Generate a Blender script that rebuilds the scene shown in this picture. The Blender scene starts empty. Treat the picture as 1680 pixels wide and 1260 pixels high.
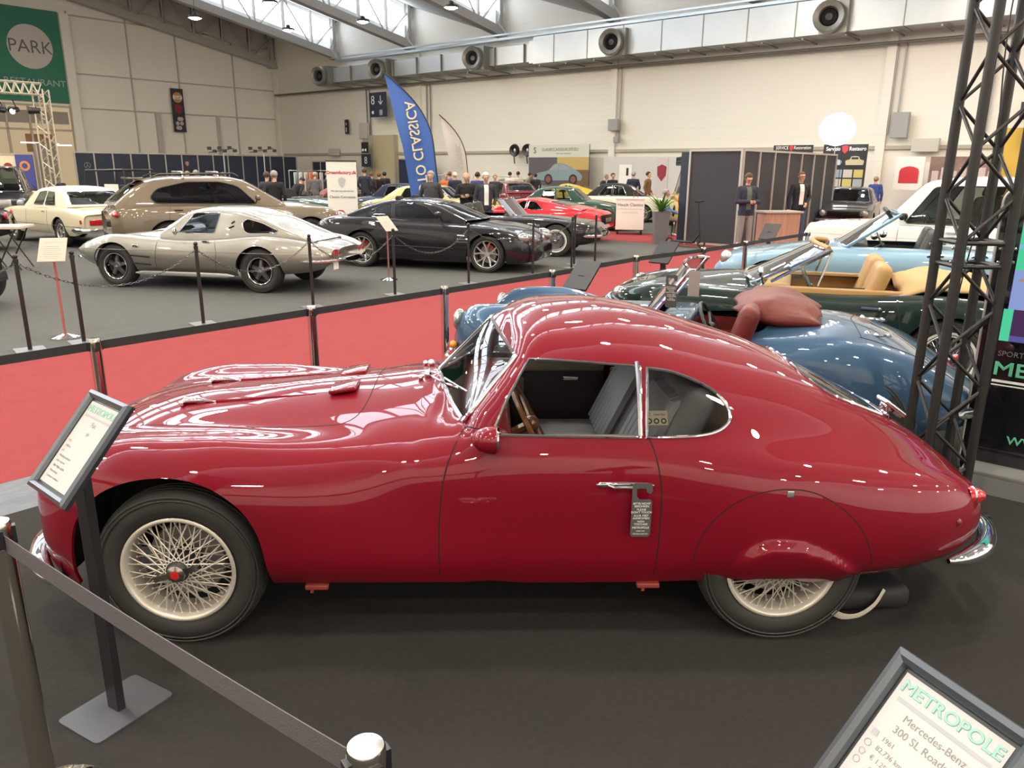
import bpy, bmesh, math, random
import numpy as np
from mathutils import Vector, Matrix, Euler
from mathutils.bvhtree import BVHTree
from mathutils.geometry import tessellate_polygon
random.seed(7)
C = bpy.context.scene.collection
SC = bpy.context.scene
# ------------------------------------------------------------------ camera
FPX, CAMH, PITCH, ROLL = 1260.0, 1.84, math.radians(15.6), math.radians(0.4)
_fw = Vector((0, math.cos(PITCH), -math.sin(PITCH))); _u0 = Vector((0, math.sin(PITCH), math.cos(PITCH))); _r0 = Vector((1, 0, 0))
_rt = _r0*math.cos(ROLL) + _u0*math.sin(ROLL); _up = -_r0*math.sin(ROLL) + _u0*math.cos(ROLL)
cam_pos = Vector((0, 0, CAMH))
cd = bpy.data.cameras.new('camera'); cam = bpy.data.objects.new('camera', cd); C.objects.link(cam)
cd.sensor_width = 36; cd.sensor_fit = 'HORIZONTAL'; cd.lens = 36*FPX/1680; cd.clip_start = .05; cd.clip_end = 300
M3 = Matrix((_rt, _up, -_fw)).transposed()
cam.matrix_world = Matrix.Translation(cam_pos) @ M3.to_4x4()
SC.camera = cam
# ------------------------------------------------------------------ world and exposure
w = bpy.data.worlds.new('world'); SC.world = w; w.use_nodes = True
w.node_tree.nodes['Background'].inputs[0].default_value = (.75, .85, 1, 1); w.node_tree.nodes['Background'].inputs[1].default_value = 1.0
SC.view_settings.view_transform = 'Standard'; SC.view_settings.look = 'None'; SC.view_settings.exposure = -0.78; SC.view_settings.gamma = 1
SC.view_settings.use_curve_mapping = False
SKY_EMIT, LAMP_EMIT = 15.0, 850.0
try:
    SC.cycles.sample_clamp_indirect = 4.0; SC.cycles.caustics_reflective = False; SC.cycles.caustics_refractive = False
    SC.cycles.max_bounces = 8; SC.cycles.transparent_max_bounces = 16; SC.cycles.glossy_bounces = 4; SC.cycles.use_light_tree = True
except Exception: pass
# ------------------------------------------------------------------ measuring helpers
def ray(px, py): return _fw + _rt*((px-840)/FPX) - _up*((py-630)/FPX)
def G(px, py, z=0.0):
    d = ray(px, py); t = (z-CAMH)/d.z; return cam_pos + d*t
_a = math.radians(40.3)
HU = Vector((math.sin(_a), math.cos(_a), 0)); HV = Vector((-math.cos(_a), math.sin(_a), 0)); HZ = Vector((0, 0, 1))
def H(u, v, z=0.0): return HU*u + HV*v + HZ*z          # hall coordinates
def onplane(px, py, n, D):
    d = ray(px, py); t = (D - cam_pos.dot(n))/d.dot(n); return cam_pos + d*t
def onU(px, py, D): p = onplane(px, py, HU, D); return p.dot(HV), p.z
def onV(px, py, E): p = onplane(px, py, HV, E); return p.dot(HU), p.z
# ------------------------------------------------------------------ materials
_mats = {}
def _new(name):
    m = bpy.data.materials.new(name); m.use_nodes = True; return m, m.node_tree.nodes, m.node_tree.links
def mat(name, col, rough=.5, metal=0.0, coat=0.0, noise=None, bump=None, spec=.5, emit=None, es=0.0, coatr=.03):
    if name in _mats: return _mats[name]
    m, N, L = _new(name); b = N['Principled BSDF']
    b.inputs['Base Color'].default_value = (*col, 1); b.inputs['Roughness'].default_value = rough
    b.inputs['Metallic'].default_value = metal; b.inputs['Coat Weight'].default_value = coat; b.inputs['Coat Roughness'].default_value = coatr
    b.inputs['Specular IOR Level'].default_value = spec
    if emit: b.inputs['Emission Color'].default_value = (*emit, 1); b.inputs['Emission Strength'].default_value = es
    tc = None
    if noise:                       # (scale, amount, stretch)
        tc = N.new('ShaderNodeTexCoord'); mp = N.new('ShaderNodeMapping'); nz = N.new('ShaderNodeTexNoise'); rp = N.new('ShaderNodeMixRGB')
        nz.inputs['Scale'].default_value = noise[0]; nz.inputs['Detail'].default_value = 5
        if len(noise) > 2: mp.inputs['Scale'].default_value = noise[2]
        L.new(tc.outputs['Object'], mp.inputs[0]); L.new(mp.outputs[0], nz.inputs['Vector'])
        a = noise[1]; rp.inputs[1].default_value = (*[max(0, c*(1-a)) for c in col], 1); rp.inputs[2].default_value = (*[min(1, c*(1+a)) for c in col], 1)
        L.new(nz.outputs['Fac'], rp.inputs[0]); L.new(rp.outputs[0], b.inputs['Base Color'])
    if bump:                        # (scale, strength)
        tc = tc or N.new('ShaderNodeTexCoord'); n2 = N.new('ShaderNodeTexNoise'); n2.inputs['Scale'].default_value = bump[0]; n2.inputs['Detail'].default_value = 4
        bp = N.new('ShaderNodeBump'); bp.inputs['Strength'].default_value = bump[1]; bp.inputs['Distance'].default_value = .01
        L.new(tc.outputs['Object'], n2.inputs['Vector']); L.new(n2.outputs['Fac'], bp.inputs['Height']); L.new(bp.outputs[0], b.inputs['Normal'])
    _mats[name] = m; return m
def emitter(name, col, s):
    if name in _mats: return _mats[name]
    m, N, L = _new(name); N.remove(N['Principled BSDF']); e = N.new('ShaderNodeEmission'); e.inputs[0].default_value = (*col, 1); e.inputs[1].default_value = s
    L.new(e.outputs[0], N['Material Output'].inputs[0]); _mats[name] = m; return m
def glass(name, tint=(.8, .85, .85), ior=1.5):
    if name in _mats: return _mats[name]
    m, N, L = _new(name); N.remove(N['Principled BSDF']); t = N.new('ShaderNodeBsdfTransparent'); g = N.new('ShaderNodeBsdfGlossy')
    f = N.new('ShaderNodeFresnel'); f.inputs[0].default_value = ior; mx = N.new('ShaderNodeMixShader')
    t.inputs[0].default_value = (*tint, 1); g.inputs['Roughness'].default_value = .01; g.inputs[0].default_value = (1, 1, 1, 1)
    L.new(f.outputs[0], mx.inputs[0]); L.new(t.outputs[0], mx.inputs[1]); L.new(g.outputs[0], mx.inputs[2]); L.new(mx.outputs[0], N['Material Output'].inputs[0])
    _mats[name] = m; return m
def paint(name, col, metal=0.0, rough=.35): return mat('paint_'+name, col, max(rough, .4), metal, 1.0, coatr=.01, spec=.12)
CHROME = mat('chrome', (.86, .86, .87), .06, 1.0); STEEL = mat('brushed_steel', (.62, .60, .57), .25, 1.0)
BLACK = mat('black_plastic', (.012, .012, .014), .4); MATTE = mat('black_matte', (.01, .01, .012), .8); RUBBER = mat('tyre_rubber', (.022, .022, .021), .62, bump=(60, .15))
WHITEWALL = mat('whitewall_rubber', (.75, .74, .70), .5)
GLASS = glass('clear_glass'); DGLASS = glass('tinted_glass', (.35, .42, .42), 1.6)
WHITE = mat('white_paint', (.80, .79, .76), .5); SILVER = mat('aluminium', (.58, .58, .57), .35, .9)
LENSR = mat('red_lens', (.45, .01, .02), .15, coat=1); LENSC = mat('clear_lens', (.38, .40, .42), .12, .6, coat=1); LENSA = mat('amber_lens', (.8, .3, .03), .15, coat=1)
# ------------------------------------------------------------------ mesh building
class MB:
    def __init__(s): s.v = []; s.f = []; s.m = []
    def add(s, vs, fs, mi=0):
        o = len(s.v); s.v += [Vector(x) for x in vs]; s.f += [[i+o for i in f] for f in fs]; s.m += [mi]*len(fs); return s
    def box(s, c, d, mi=0, R=None, taper=1.0):
        c = Vector(c); hx, hy, hz = d[0]/2, d[1]/2, d[2]/2; vs = []
        for sx, sy, sz in ((-1,-1,-1),(1,-1,-1),(1,1,-1),(-1,1,-1),(-1,-1,1),(1,-1,1),(1,1,1),(-1,1,1)):
            k = taper if sz > 0 else 1.0
            p = Vector((sx*hx*k, sy*hy*k, sz*hz)); vs.append(c + (R @ p if R else p))
        return s.add(vs, [(0,3,2,1),(4,5,6,7),(0,1,5,4),(1,2,6,5),(2,3,7,6),(3,0,4,7)], mi)
    def rbox(s, c, d, r=.02, mi=0, R=None, seg=3):
        bm = bmesh.new(); bmesh.ops.create_cube(bm, size=1); bmesh.ops.scale(bm, vec=d, verts=bm.verts)
        bmesh.ops.bevel(bm, geom=bm.edges[:], offset=min(r, min(d)*.49), segments=seg, profile=.5, affect='EDGES')
        return s.bm(bm, mi, Matrix.Translation(Vector(c)) @ (R.to_4x4() if R else Matrix()))
    def bm(s, bm, mi=0, M=None):
        bm.verts.ensure_lookup_table(); bm.verts.index_update()
        vs = [(M @ v.co if M else v.co.copy()) for v in bm.verts]; fs = [[v.index for v in f.verts] for f in bm.faces]; bm.free(); return s.add(vs, fs, mi)
    def tube(s, pts, r, n=8, mi=0, closed=False, cap=True, flat=None):
        pts = [Vector(p) for p in pts]; L = len(pts); rs = r if isinstance(r, (list, tuple)) else [r]*L; vs = []; pn = None
        for i, p in enumerate(pts):
            if closed: t = pts[(i+1) % L] - pts[i-1]
            else: t = pts[min(i+1, L-1)] - pts[max(i-1, 0)]
            t = t.normalized() if t.length > 1e-9 else Vector((0, 0, 1))
            if pn is None: a = Vector((0, 0, 1)) if abs(t.z) < .9 else Vector((1, 0, 0)); pn = (a - t*a.dot(t)).normalized()
            else:
                q = pn - t*pn.dot(t); pn = q.normalized() if q.length > 1e-6 else pn
            b = t.cross(pn)
            for k in range(n):
                a = 2*math.pi*k/n; vs.append(p + (pn*math.cos(a) + b*math.sin(a)*(flat or 1))*rs[i])
        fs = []; R = L if closed else L-1
        for i in range(R):
            j = (i+1) % L
            for k in range(n): fs.append((i*n+k, i*n+(k+1) % n, j*n+(k+1) % n, j*n+k))
        if cap and not closed: fs += [tuple(reversed(range(n))), tuple((L-1)*n+k for k in range(n))]
        return s.add(vs, fs, mi)
    def lathe(s, prof, c=(0, 0, 0), ax='z', n=24, mi=0, R=None):
        vs = []; fs = []; P = len(prof); c = Vector(c)
        for k in range(n):
            a = 2*math.pi*k/n
            for r, h in prof:
                p = Vector((r*math.cos(a), r*math.sin(a), h)) if ax == 'z' else (Vector((r*math.cos(a), h, r*math.sin(a))) if ax == 'y' else Vector((h, r*math.cos(a), r*math.sin(a))))
                vs.append(c + (R @ p if R else p))
        for k in range(n):
            k2 = (k+1) % n
            for i in range(P-1):
                f = [k*P+i, k*P+i+1, k2*P+i+1, k2*P+i]
                if prof[i][0] < 1e-6: f = [k*P+i, k*P+i+1, k2*P+i+1]
                elif prof[i+1][0] < 1e-6: f = [k*P+i, k*P+i+1, k2*P+i]
                fs.append(f)
        return s.add(vs, fs, mi)
    def ball(s, c, r, mi=0, n=12, sc=(1, 1, 1), R=None):
        prof = [(math.sin(math.pi*i/n), -math.cos(math.pi*i/n)) for i in range(n+1)]; prof[0] = (0, -1); prof[-1] = (0, 1)
        vs0 = len(s.v); s.lathe(prof, (0, 0, 0), 'z', n*2, mi)
        for i in range(vs0, len(s.v)):
            p = s.v[i]; q = Vector((p.x*r*sc[0], p.y*r*sc[1], p.z*r*sc[2])); s.v[i] = Vector(c) + (R @ q if R else q)
        return s
    def prism(s, poly, o, X, Y, N, h, mi=0, mi2=None):          # 2-d polygon in plane (o,X,Y), extruded h along N
        o = Vector(o); X = Vector(X); Y = Vector(Y); N = Vector(N); n = len(poly)
        a = [o + X*p[0] + Y*p[1] for p in poly]; b = [p + N*h for p in a]
        tr = tessellate_polygon([[Vector((p[0], p[1], 0)) for p in poly]])
        s.add(b, [tuple(t) for t in tr], mi if mi2 is None else mi2)
        s.add(a, [tuple(reversed(t)) for t in tr], mi)
        s.add(a+b, [(i, (i+1) % n, n+(i+1) % n, n+i) for i in range(n)], mi); return s
    def build(s, name, mats, parent=None, smooth=False, loc=None, rot=None, fix=True, angle=40):
        me = bpy.data.meshes.new(name); me.from_pydata([tuple(v) for v in s.v], [], s.f)
        for m in (mats if isinstance(mats, (list, tuple)) else [mats]): me.materials.append(m)
        me.polygons.foreach_set('material_index', s.m)
        if fix:
            bm = bmesh.new(); bm.from_mesh(me); bmesh.ops.remove_doubles(bm, verts=bm.verts, dist=1e-5); bmesh.ops.recalc_face_normals(bm, faces=bm.faces); bm.to_mesh(me); bm.free()
        if smooth: shade(me, angle)
        o = bpy.data.objects.new(name, me); C.objects.link(o)
        if parent: o.parent = parent
        if loc is not None: o.location = loc
        if rot is not None: o.rotation_euler = rot
        return o
def shade(me, angle=40):
    me.polygons.foreach_set('use_smooth', [True]*len(me.polygons))
    if angle < 180:
        try: me.set_sharp_from_angle(angle=math.radians(angle))
        except Exception: pass
def tag(o, label=None, cat=None, group=None, kind=None):
    if label: o['label'] = label
    if cat: o['category'] = cat
    if group: o['group'] = group
    if kind: o['kind'] = kind
    return o
def struct(o): o['kind'] = 'structure'; return o
def empty(name, loc=(0, 0, 0), rz=0.0):
    o = bpy.data.objects.new(name, None); o.empty_display_size = .2; C.objects.link(o); o.location = loc; o.rotation_euler = (0, 0, rz); return o
def copy_tree(o, parent=None):
    c = o.copy(); C.objects.link(c)
    if parent: c.parent = parent
    for ch in [x for x in KIDS.get(o.name, kids(o))]: copy_tree(ch, c)
    return c
KIDS = {}
def kids(o): return [x for x in bpy.data.objects if x.parent == o]
def text(s, size, M, matl, name='lettering', parent=None, ext=.0008, align='CENTER', sx=1.0, bold=0.0, lines=1.0):
    cu = bpy.data.curves.new(name, 'FONT'); cu.body = s; cu.size = size; cu.extrude = ext; cu.align_x = align; cu.align_y = 'CENTER'; cu.bevel_depth = bold; cu.bevel_resolution = 0; cu.extrude = min(ext, .0008); cu.resolution_u = 3; cu.space_line = lines
    t = bpy.data.objects.new('tmp', cu); C.objects.link(t); dg = bpy.context.evaluated_depsgraph_get(); dg.update()
    me = bpy.data.meshes.new_from_object(t.evaluated_get(dg)); bpy.data.objects.remove(t)
    me.transform(M @ Matrix.Diagonal((sx, 1, 1, 1))); me.materials.clear(); me.materials.append(matl)
    o = bpy.data.objects.new(name, me); C.objects.link(o)
    if parent: o.parent = parent
    return o
def frame_M(o, X, Y):
    X = Vector(X).normalized(); Y = Vector(Y); Y = (Y - X*Y.dot(X)).normalized(); Z = X.cross(Y); m = Matrix((X, Y, Z)).transposed().to_4x4(); m.translation = Vector(o); return m
def bez(pts, n=8):                                   # Catmull-Rom through points
    pts = [Vector(p) for p in pts]; out = []
    for i in range(len(pts)-1):
        p0, p1, p2, p3 = pts[max(i-1, 0)], pts[i], pts[i+1], pts[min(i+2, len(pts)-1)]
        for k in range(n):
            t = k/n; out.append(.5*((2*p1) + (p2-p0)*t + (2*p0-5*p1+4*p2-p3)*t*t + (3*p1-p0-3*p2+p3)*t**3))
    out.append(pts[-1]); return out
def bez2(pts, n=6, closed=False):
    P = [Vector((p[0], p[1], 0)) for p in pts]
    if closed:
        q = bez([P[-1]]+P+[P[0], P[1]], n); q = q[n:-n]; q = q[:-1] if (q[0]-q[-1]).length < 1e-6 else q
    else: q = bez(P, n)
    return [(p.x, p.y) for p in q]
# ------------------------------------------------------------------ the hall: floor, walls, roof, skylights, lamps
carpet_dark = mat('anthracite_carpet', (.028, .0265, .0255), .95, noise=(40, .25), bump=(500, .3), spec=.15)
carpet_grey = mat('grey_carpet', (.098, .100, .100), .95, noise=(8, .15), bump=(400, .3), spec=.15)
carpet_red = mat('red_carpet', (.245, .041, .045), .95, noise=(5, .10), bump=(400, .3), spec=.15)
concrete = mat('concrete_floor', (.30, .31, .33), .6, noise=(6, .35, (1, 4, 1)))
wall_m = mat('painted_brick_wall', (.78, .75, .68), .9, noise=(.25, .03)); panel_m = mat('wall_panel', (.88, .85, .78), .85)
roof_m = mat('roof_panel', (.50, .49, .48), .9, noise=(.4, .06)); truss_m = mat('roof_steel', (.42, .41, .40), .6)
def brick_bump(m):
    N, L = m.node_tree.nodes, m.node_tree.links; tc = N.new('ShaderNodeTexCoord'); br = N.new('ShaderNodeTexBrick'); bp = N.new('ShaderNodeBump'); mp = N.new('ShaderNodeMapping')
    mp.inputs['Rotation'].default_value = (math.pi/2, 0, 0); br.inputs['Scale'].default_value = 1; br.inputs['Brick Width'].default_value = .5; br.inputs['Row Height'].default_value = .25; br.inputs['Mortar Size'].default_value = .012
    L.new(tc.outputs['Object'], mp.inputs[0]); L.new(mp.outputs[0], br.inputs['Vector']); L.new(br.outputs['Fac'], bp.inputs['Height']); bp.invert = True
    bp.inputs['Strength'].default_value = .6; bp.inputs['Distance'].default_value = .02; L.new(bp.outputs[0], N['Principled BSDF'].inputs['Normal'])
brick_bump(wall_m)
UW, UN, VW, VN = 34.0, -14.0, 51.8, -22.0
HROT = (0, 0, math.pi/2-_a)          # local x = U, local y = V
def hobj(mb, name, mats, **k): o = mb.build(name, mats, **k); o.rotation_euler = HROT; return o
def hbox(name, u0, u1, v0, v1, z0, z1, m, **k): return hobj(MB().box(((u0+u1)/2, (v0+v1)/2, (z0+z1)/2), (u1-u0, v1-v0, z1-z0)), name, m, **k)
struct(hbox('floor', UN, UW, VN, VW, -.25, -.02, concrete))
struct(hbox('floor_stand_carpet', UN, 17.9, VN, 4.6, -.02, 0, carpet_dark))
struct(hbox('floor_aisle_carpet', UN, UW, 5.12, 8.72, -.02, -.003, carpet_red))
struct(hbox('floor_aisle_carpet_edge', 2.2, UW, 4.6, 5.12, -.02, -.003, carpet_red))
struct(hbox('floor_cross_aisle', 17.95, 20.6, 8.72, VW-6, -.02, -.003, carpet_red))
struct(hbox('floor_aisle_carpet_far', 17.9, 23.5, VN, 4.6, -.02, -.003, carpet_red))
struct(hbox('floor_exhibit_carpet', UN, 17.9, 8.74, VW-2, -.02, 0, carpet_grey))
struct(hbox('floor_booth_carpet', 20.65, UW-1, 8.74, VW-2, -.02, 0, carpet_grey))
struct(hbox('floor_concrete_strip', UN, 2.2, 4.6, 5.12, -.02, -.004, mat('pale_tile', (.15, .165, .19), .85, noise=(9, .35, (1, 5, 1)), spec=.2)))
# walls
struct(hbox('wall_back', UW, UW+.3, VN, VW, -.02, 13.5, wall_m)); struct(hbox('wall_left', UN, UW+.3, VW, VW+.3, -.02, 19, panel_m))
struct(hbox('wall_front', UN-.3, UN, VN, VW, -.02, 13.5, wall_m)); struct(hbox('wall_right', UN, UW, VN-.3, VN, -.02, 19, panel_m))
def zb(u): return 8.8 + .18*min(UW-u, u-UN)
def zt(u): return zb(u) + 2.3
um = (UW+UN)/2
# roof panels (sawtooth), one per bay, and the glazed trusses
VK = [51.3-7.2*k for k in range(11)]
sky = emitter('daylit_skylight_glazing', (.80, .90, 1.0), SKY_EMIT)
mbr = MB()
for vk in VK:
    for (a, b) in ((UN, um), (um, UW)):
        va, vb_ = vk, max(vk-7.2, VN)
        mbr.add([(a, va, zt(a)), (b, va, zt(b)), (b, vb_, zb(b)), (a, vb_, zb(a))], [(0, 1, 2, 3)])
        mbr.add([(a, va, zt(a)+.2), (b, va, zt(b)+.2), (b, vb_, zb(b)+.2), (a, vb_, zb(a)+.2)], [(3, 2, 1, 0)])
for (a, b) in ((UN, um), (um, UW)): mbr.add([(a, 51.3, zt(a)), (b, 51.3, zt(b)), (b, 51.9, zt(b)), (a, 51.9, zt(a))], [(0, 1, 2, 3)])
struct(hobj(mbr, 'ceiling', roof_m, fix=False))
def truss(vk, detail, i):
    mp = MB(); ms = MB()
    for (a, b) in ((UN, um), (um, UW)):
        n = 12; st = (b-a)/n
        for q in range(n):
            p0, p1 = a+q*st, a+(q+1)*st; e0 = .0
            u0, u1 = p0+.10, p1-.10
            if (a > UN and q == n-1): mp.add([(u0, vk, zb(u0)+.62), (u0+.2, vk, zb(u0)+.62), (u1, vk, zb(u1)+1.3), (u1-.7, vk, zt(u1)-.2), (u0, vk, zt(u0)-.2)], [(0, 1, 2, 3, 4)])
            else: mp.add([(u0, vk, zb(u0)+.62), (u1, vk, zb(u1)+.62), (u1, vk, zt(u1)-.2), (u0, vk, zt(u0)-.2)], [(0, 1, 2, 3)])
            if detail:
                ms.tube([(p0, vk-.12, zb(p0)), (p0, vk-.12, zt(p0))], .07, 4)
                f, g = (zb, zt) if q % 2 else (zt, zb); ms.tube([(p0, vk-.14, f(p0)), (p1, vk-.14, g(p1))], .055, 4)
        for fz, r in ((zb, .22), (zt, .12)): ms.box(((a+b)/2, vk-.05, (fz(a)+fz(b))/2+.12), (math.hypot(b-a, fz(b)-fz(a)), .42 if r > .2 else .25, r*2), R=Matrix.Rotation(-math.atan2(fz(b)-fz(a), b-a), 3, 'Y'))
    o = hobj(mp, ('window_%d' if i else 'trim_%d') % (i+1 if i else 70), sky if i else roof_m, fix=False); struct(o); t = hobj(ms, 'trim_%d' % (i+1), truss_m); struct(t)
for i, vk in enumerate(VK): truss(vk, vk > -8, i)
# end posts and brackets of the trusses at the back wall
for i, vk in enumerate(VK[:8]):
    m = MB(); m.box((UW-.35, vk-.1, 10.0), (.25, .3, 2.6)); m.tube([(UW-.5, vk-.3, 9.9), (UW-.9, vk-.5, 9.3), (UW-.7, vk-.9, 8.75)], .05, 6); m.box((UW-.3, vk-.1, 8.75), (.6, .5, .12))
    struct(hobj(m, 'trim_%d' % (20+i), truss_m))
# lamps
lamp_disc = emitter('lamp_glow', (1.0, .87, .68), LAMP_EMIT*.75); lamp_body = mat('lamp_housing', (.06, .055, .05), .5, .5)
lroot = empty('high_bay_lamp', (0, 0, 0)); 
MB().lathe([(0, .26), (.10, .26), (.12, .12), (.30, .10), (.33, .06), (.33, 0), (.29, 0), (.28, .03), (0, .04)], n=16).build('housing', lamp_body, lroot, True)
MB().lathe([(0, -.07), (.12, -.055), (.22, -.02), (.27, .02), (.27, .03)], n=16).build('bulb', lamp_disc, lroot)
MB().tube([(0, 0, .26), (0, 0, 1.6)], .012, 4).build('cord', BLACK, lroot)
KIDS[lroot.name] = kids(lroot)
first = True; seen_lab = {(320, 30): 'left lamp over the green banner wall', (443, 5): '', (473, 50): ''}
lamp_px = [((320, 30), 'round warm high bay lamp hanging before the left wall, left of the roof truss'), ((443, 5), 'round warm high bay lamp at the top edge, second from the left'),
           ((473, 50), 'round warm high bay lamp nearest the hall corner'), ((595, 36), 'round warm high bay lamp hanging between the first two skylight trusses'), ((740, 13), 'round warm high bay lamp hanging right of the blue feather flag')]
pts = []
for (p, lab) in lamp_px: q = G(p[0], p[1], 8.6); pts.append((q, lab))
print('LAMPS', [(round(q.dot(HU), 1), round(q.dot(HV), 1)) for q, _ in pts])
for a in range(8):
    for b in range(10):
        u, v = -11+a*5.4, -17.5+b*6.2
        q = H(u, v, 8.9)
        d = q - cam_pos; z = d.dot(_fw)
        if z > 0 and abs(d.dot(_rt)/z*FPX) < 900 and abs(d.dot(_up)/z*FPX) < 680: continue
        pts.append((q, None))
for q, lab in pts:
    o = lroot if first else copy_tree(lroot); first = False; o.location = q
    tag(o, lab or 'round warm high bay lamp hanging under the roof outside the photo', 'ceiling lamp', 'high bay lamps under the hall roof')
# ------------------------------------------------------------------ car building library (local x: nose -> tail, y: near side negative, z up)
def pchip(x, xs, ys):
    xs = np.asarray(xs, float); ys = np.asarray(ys, float); h = np.diff(xs); d = np.diff(ys)/h; m = np.zeros(len(xs))
    m[0], m[-1] = d[0], d[-1]
    for i in range(1, len(xs)-1):
        if d[i-1]*d[i] > 0: w1, w2 = 2*h[i]+h[i-1], h[i]+2*h[i-1]; m[i] = (w1+w2)/(w1/d[i-1]+w2/d[i])
    x = np.clip(np.asarray(x, float), xs[0], xs[-1]); k = np.clip(np.searchsorted(xs, x)-1, 0, len(xs)-2); t = (x-xs[k])/h[k]
    return (2*t**3-3*t**2+1)*ys[k] + (t**3-2*t**2+t)*h[k]*m[k] + (-2*t**3+3*t**2)*ys[k+1] + (t**3-t**2)*h[k]*m[k+1]
def cspline(P, n, closed=False):        # natural cubic spline through points (mirror at the end), n samples
    P = np.asarray(P, float); Q = np.vstack([P, (P[::-1]*[-1, 1])[1:]]); s = np.r_[0, np.cumsum(np.sqrt(np.maximum(1e-9, ((Q[1:]-Q[:-1])**2).sum(1))))]
    N = len(Q); h = np.diff(s); A = np.zeros((N, N)); B = np.zeros((N, 2)); A[0, 0] = A[-1, -1] = 1
    for i in range(1, N-1):
        A[i, i-1], A[i, i], A[i, i+1] = h[i-1], 2*(h[i-1]+h[i]), h[i]; B[i] = 6*((Q[i+1]-Q[i])/h[i]-(Q[i]-Q[i-1])/h[i-1])
    M = np.linalg.solve(A, B); t = np.linspace(0, s[len(P)-1], n); k = np.clip(np.searchsorted(s, t, 'right')-1, 0, N-2); a = (s[k+1]-t)[:, None]; b = (t-s[k])[:, None]; hk = h[k][:, None]
    return M[k]*a**3/(6*hk) + M[k+1]*b**3/(6*hk) + (Q[k]/hk-M[k]*hk/6)*a + (Q[k+1]/hk-M[k+1]*hk/6)*b
def loft(stations, nx=160, ny=40, smooth=.04, keep=None):
    """stations: {x: [(y,z)...]}; returns bmesh with both sides"""
    xs = np.array(sorted(stations)); T = np.array([stations[x] for x in xs], float); NP = T.shape[1]
    X = np.unique(np.r_[np.linspace(xs[0], xs[-1], nx), xs[0]+np.geomspace(.002, .2, 12), xs[-1]-np.geomspace(.002, .2, 12)])
    D = np.linspace(xs[0], xs[-1], 900); dx = D[1]-D[0]; out = np.zeros((len(X), NP, 2))
    for p in range(NP):
        for c in range(2):
            v = pchip(D, xs, T[:, p, c])
            if smooth > 0:
                r = int(3*smooth/dx)+1; kx = np.arange(-r, r+1)*dx; g = np.exp(-.5*(kx/smooth)**2); g /= g.sum()
                vp = np.r_[2*v[0]-v[r:0:-1], v, 2*v[-1]-v[-2:-r-2:-1]]; sm = np.convolve(vp, g, 'valid')
                w_ = np.clip(np.minimum(D-xs[0], xs[-1]-D)/.25, 0, 1)
                if keep is not None: w_ = w_*keep(D)
                v = sm*w_ + v*(1-w_)
            out[:, p, c] = np.interp(X, D, v)
    bm = bmesh.new(); rows = []
    for i, x in enumerate(X):
        S = cspline(out[i], ny); full = [(-y, z) for y, z in S] + [(y, z) for y, z in S[::-1][1:]]
        full[ny-1] = (0.0, full[ny-1][1])
        rows.append([bm.verts.new((x, y, z)) for y, z in full])
    for i in range(len(rows)-1):
        for j in range(len(rows[0])-1): bm.faces.new((rows[i][j], rows[i+1][j], rows[i+1][j+1], rows[i][j+1]))
    for r, rev in ((rows[0], 0), (rows[-1], 1)):
        try: bm.faces.new(r if rev else r[::-1])
        except Exception: pass
    bm.normal_update(); return bm
def pip(p, poly):
    x, y = p; c = False; n = len(poly)
    for i in range(n):
        x1, y1 = poly[i]; x2, y2 = poly[(i+1) % n]
        if (y1 > y) != (y2 > y) and x < (x2-x1)*(y-y1)/(y2-y1)+x1: c = not c
    return c
def segd(p, a, b):
    ax, ay = b[0]-a[0], b[1]-a[1]; L = ax*ax+ay*ay; t = 0 if L < 1e-12 else max(0, min(1, ((p[0]-a[0])*ax+(p[1]-a[1])*ay)/L)); return math.hypot(a[0]+ax*t-p[0], a[1]+ay*t-p[1])
def carve(bm, poly, ax, filt):
    """cut the outline exactly into the mesh (projection along the axis not in ax); return faces inside"""
    i, j = ax; k = 3-i-j; n = len(poly); xs = [p[0] for p in poly]; ys = [p[1] for p in poly]; mg = .12
    cand = [f for f in bm.faces if filt(f) and min(v.co[i] for v in f.verts) < max(xs)+mg and max(v.co[i] for v in f.verts) > min(xs)-mg and min(v.co[j] for v in f.verts) < max(ys)+mg and max(v.co[j] for v in f.verts) > min(ys)-mg]
    cs = set(cand)
    for q in range(n):
        a, b = poly[q], poly[(q+1) % n]
        if math.hypot(b[0]-a[0], b[1]-a[1]) < 1e-6: continue
        co = [0, 0, 0]; co[i], co[j] = a; no = [0, 0, 0]; no[i], no[j] = -(b[1]-a[1]), b[0]-a[0]
        near = []
        for f in cs:
            if not f.is_valid: continue
            pts = [(v.co[i], v.co[j]) for v in f.verts]; sd = [(p[0]-a[0])*no[i]+(p[1]-a[1])*no[j] for p in pts]
            if min(sd) >= -1e-9 or max(sd) <= 1e-9: continue
            cx = sum(p[0] for p in pts)/len(pts), sum(p[1] for p in pts)/len(pts); rad = max(math.hypot(p[0]-cx[0], p[1]-cx[1]) for p in pts)
            if segd(cx, a, b) < rad*1.15: near.append(f)
        if not near: continue
        es = {e for f in near for e in f.edges}; vs = {v for f in near for v in f.verts}
        r = bmesh.ops.bisect_plane(bm, geom=near+list(es)+list(vs), dist=1e-5, plane_co=co, plane_no=no)
        for g in r['geom']:
            if isinstance(g, bmesh.types.BMFace): cs.add(g)
        cs = {f for f in cs if f.is_valid}
    out = []
    for f in cs:
        if not f.is_valid: continue
        c = f.calc_center_median()
        if pip((c[i], c[j]), poly): out.append(f)
    return out
def detach(bm, faces):
    """move faces into a new bmesh"""
    fs = set(faces); nb = bmesh.new(); mp = {}
    for f in faces:
        vs = []
        for v in f.verts:
            if v not in mp: mp[v] = nb.verts.new(v.co)
            vs.append(mp[v])
        try: nb.faces.new(vs)
        except Exception: pass
    bmesh.ops.delete(bm, geom=list(fs), context='FACES'); nb.normal_update(); return nb
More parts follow.
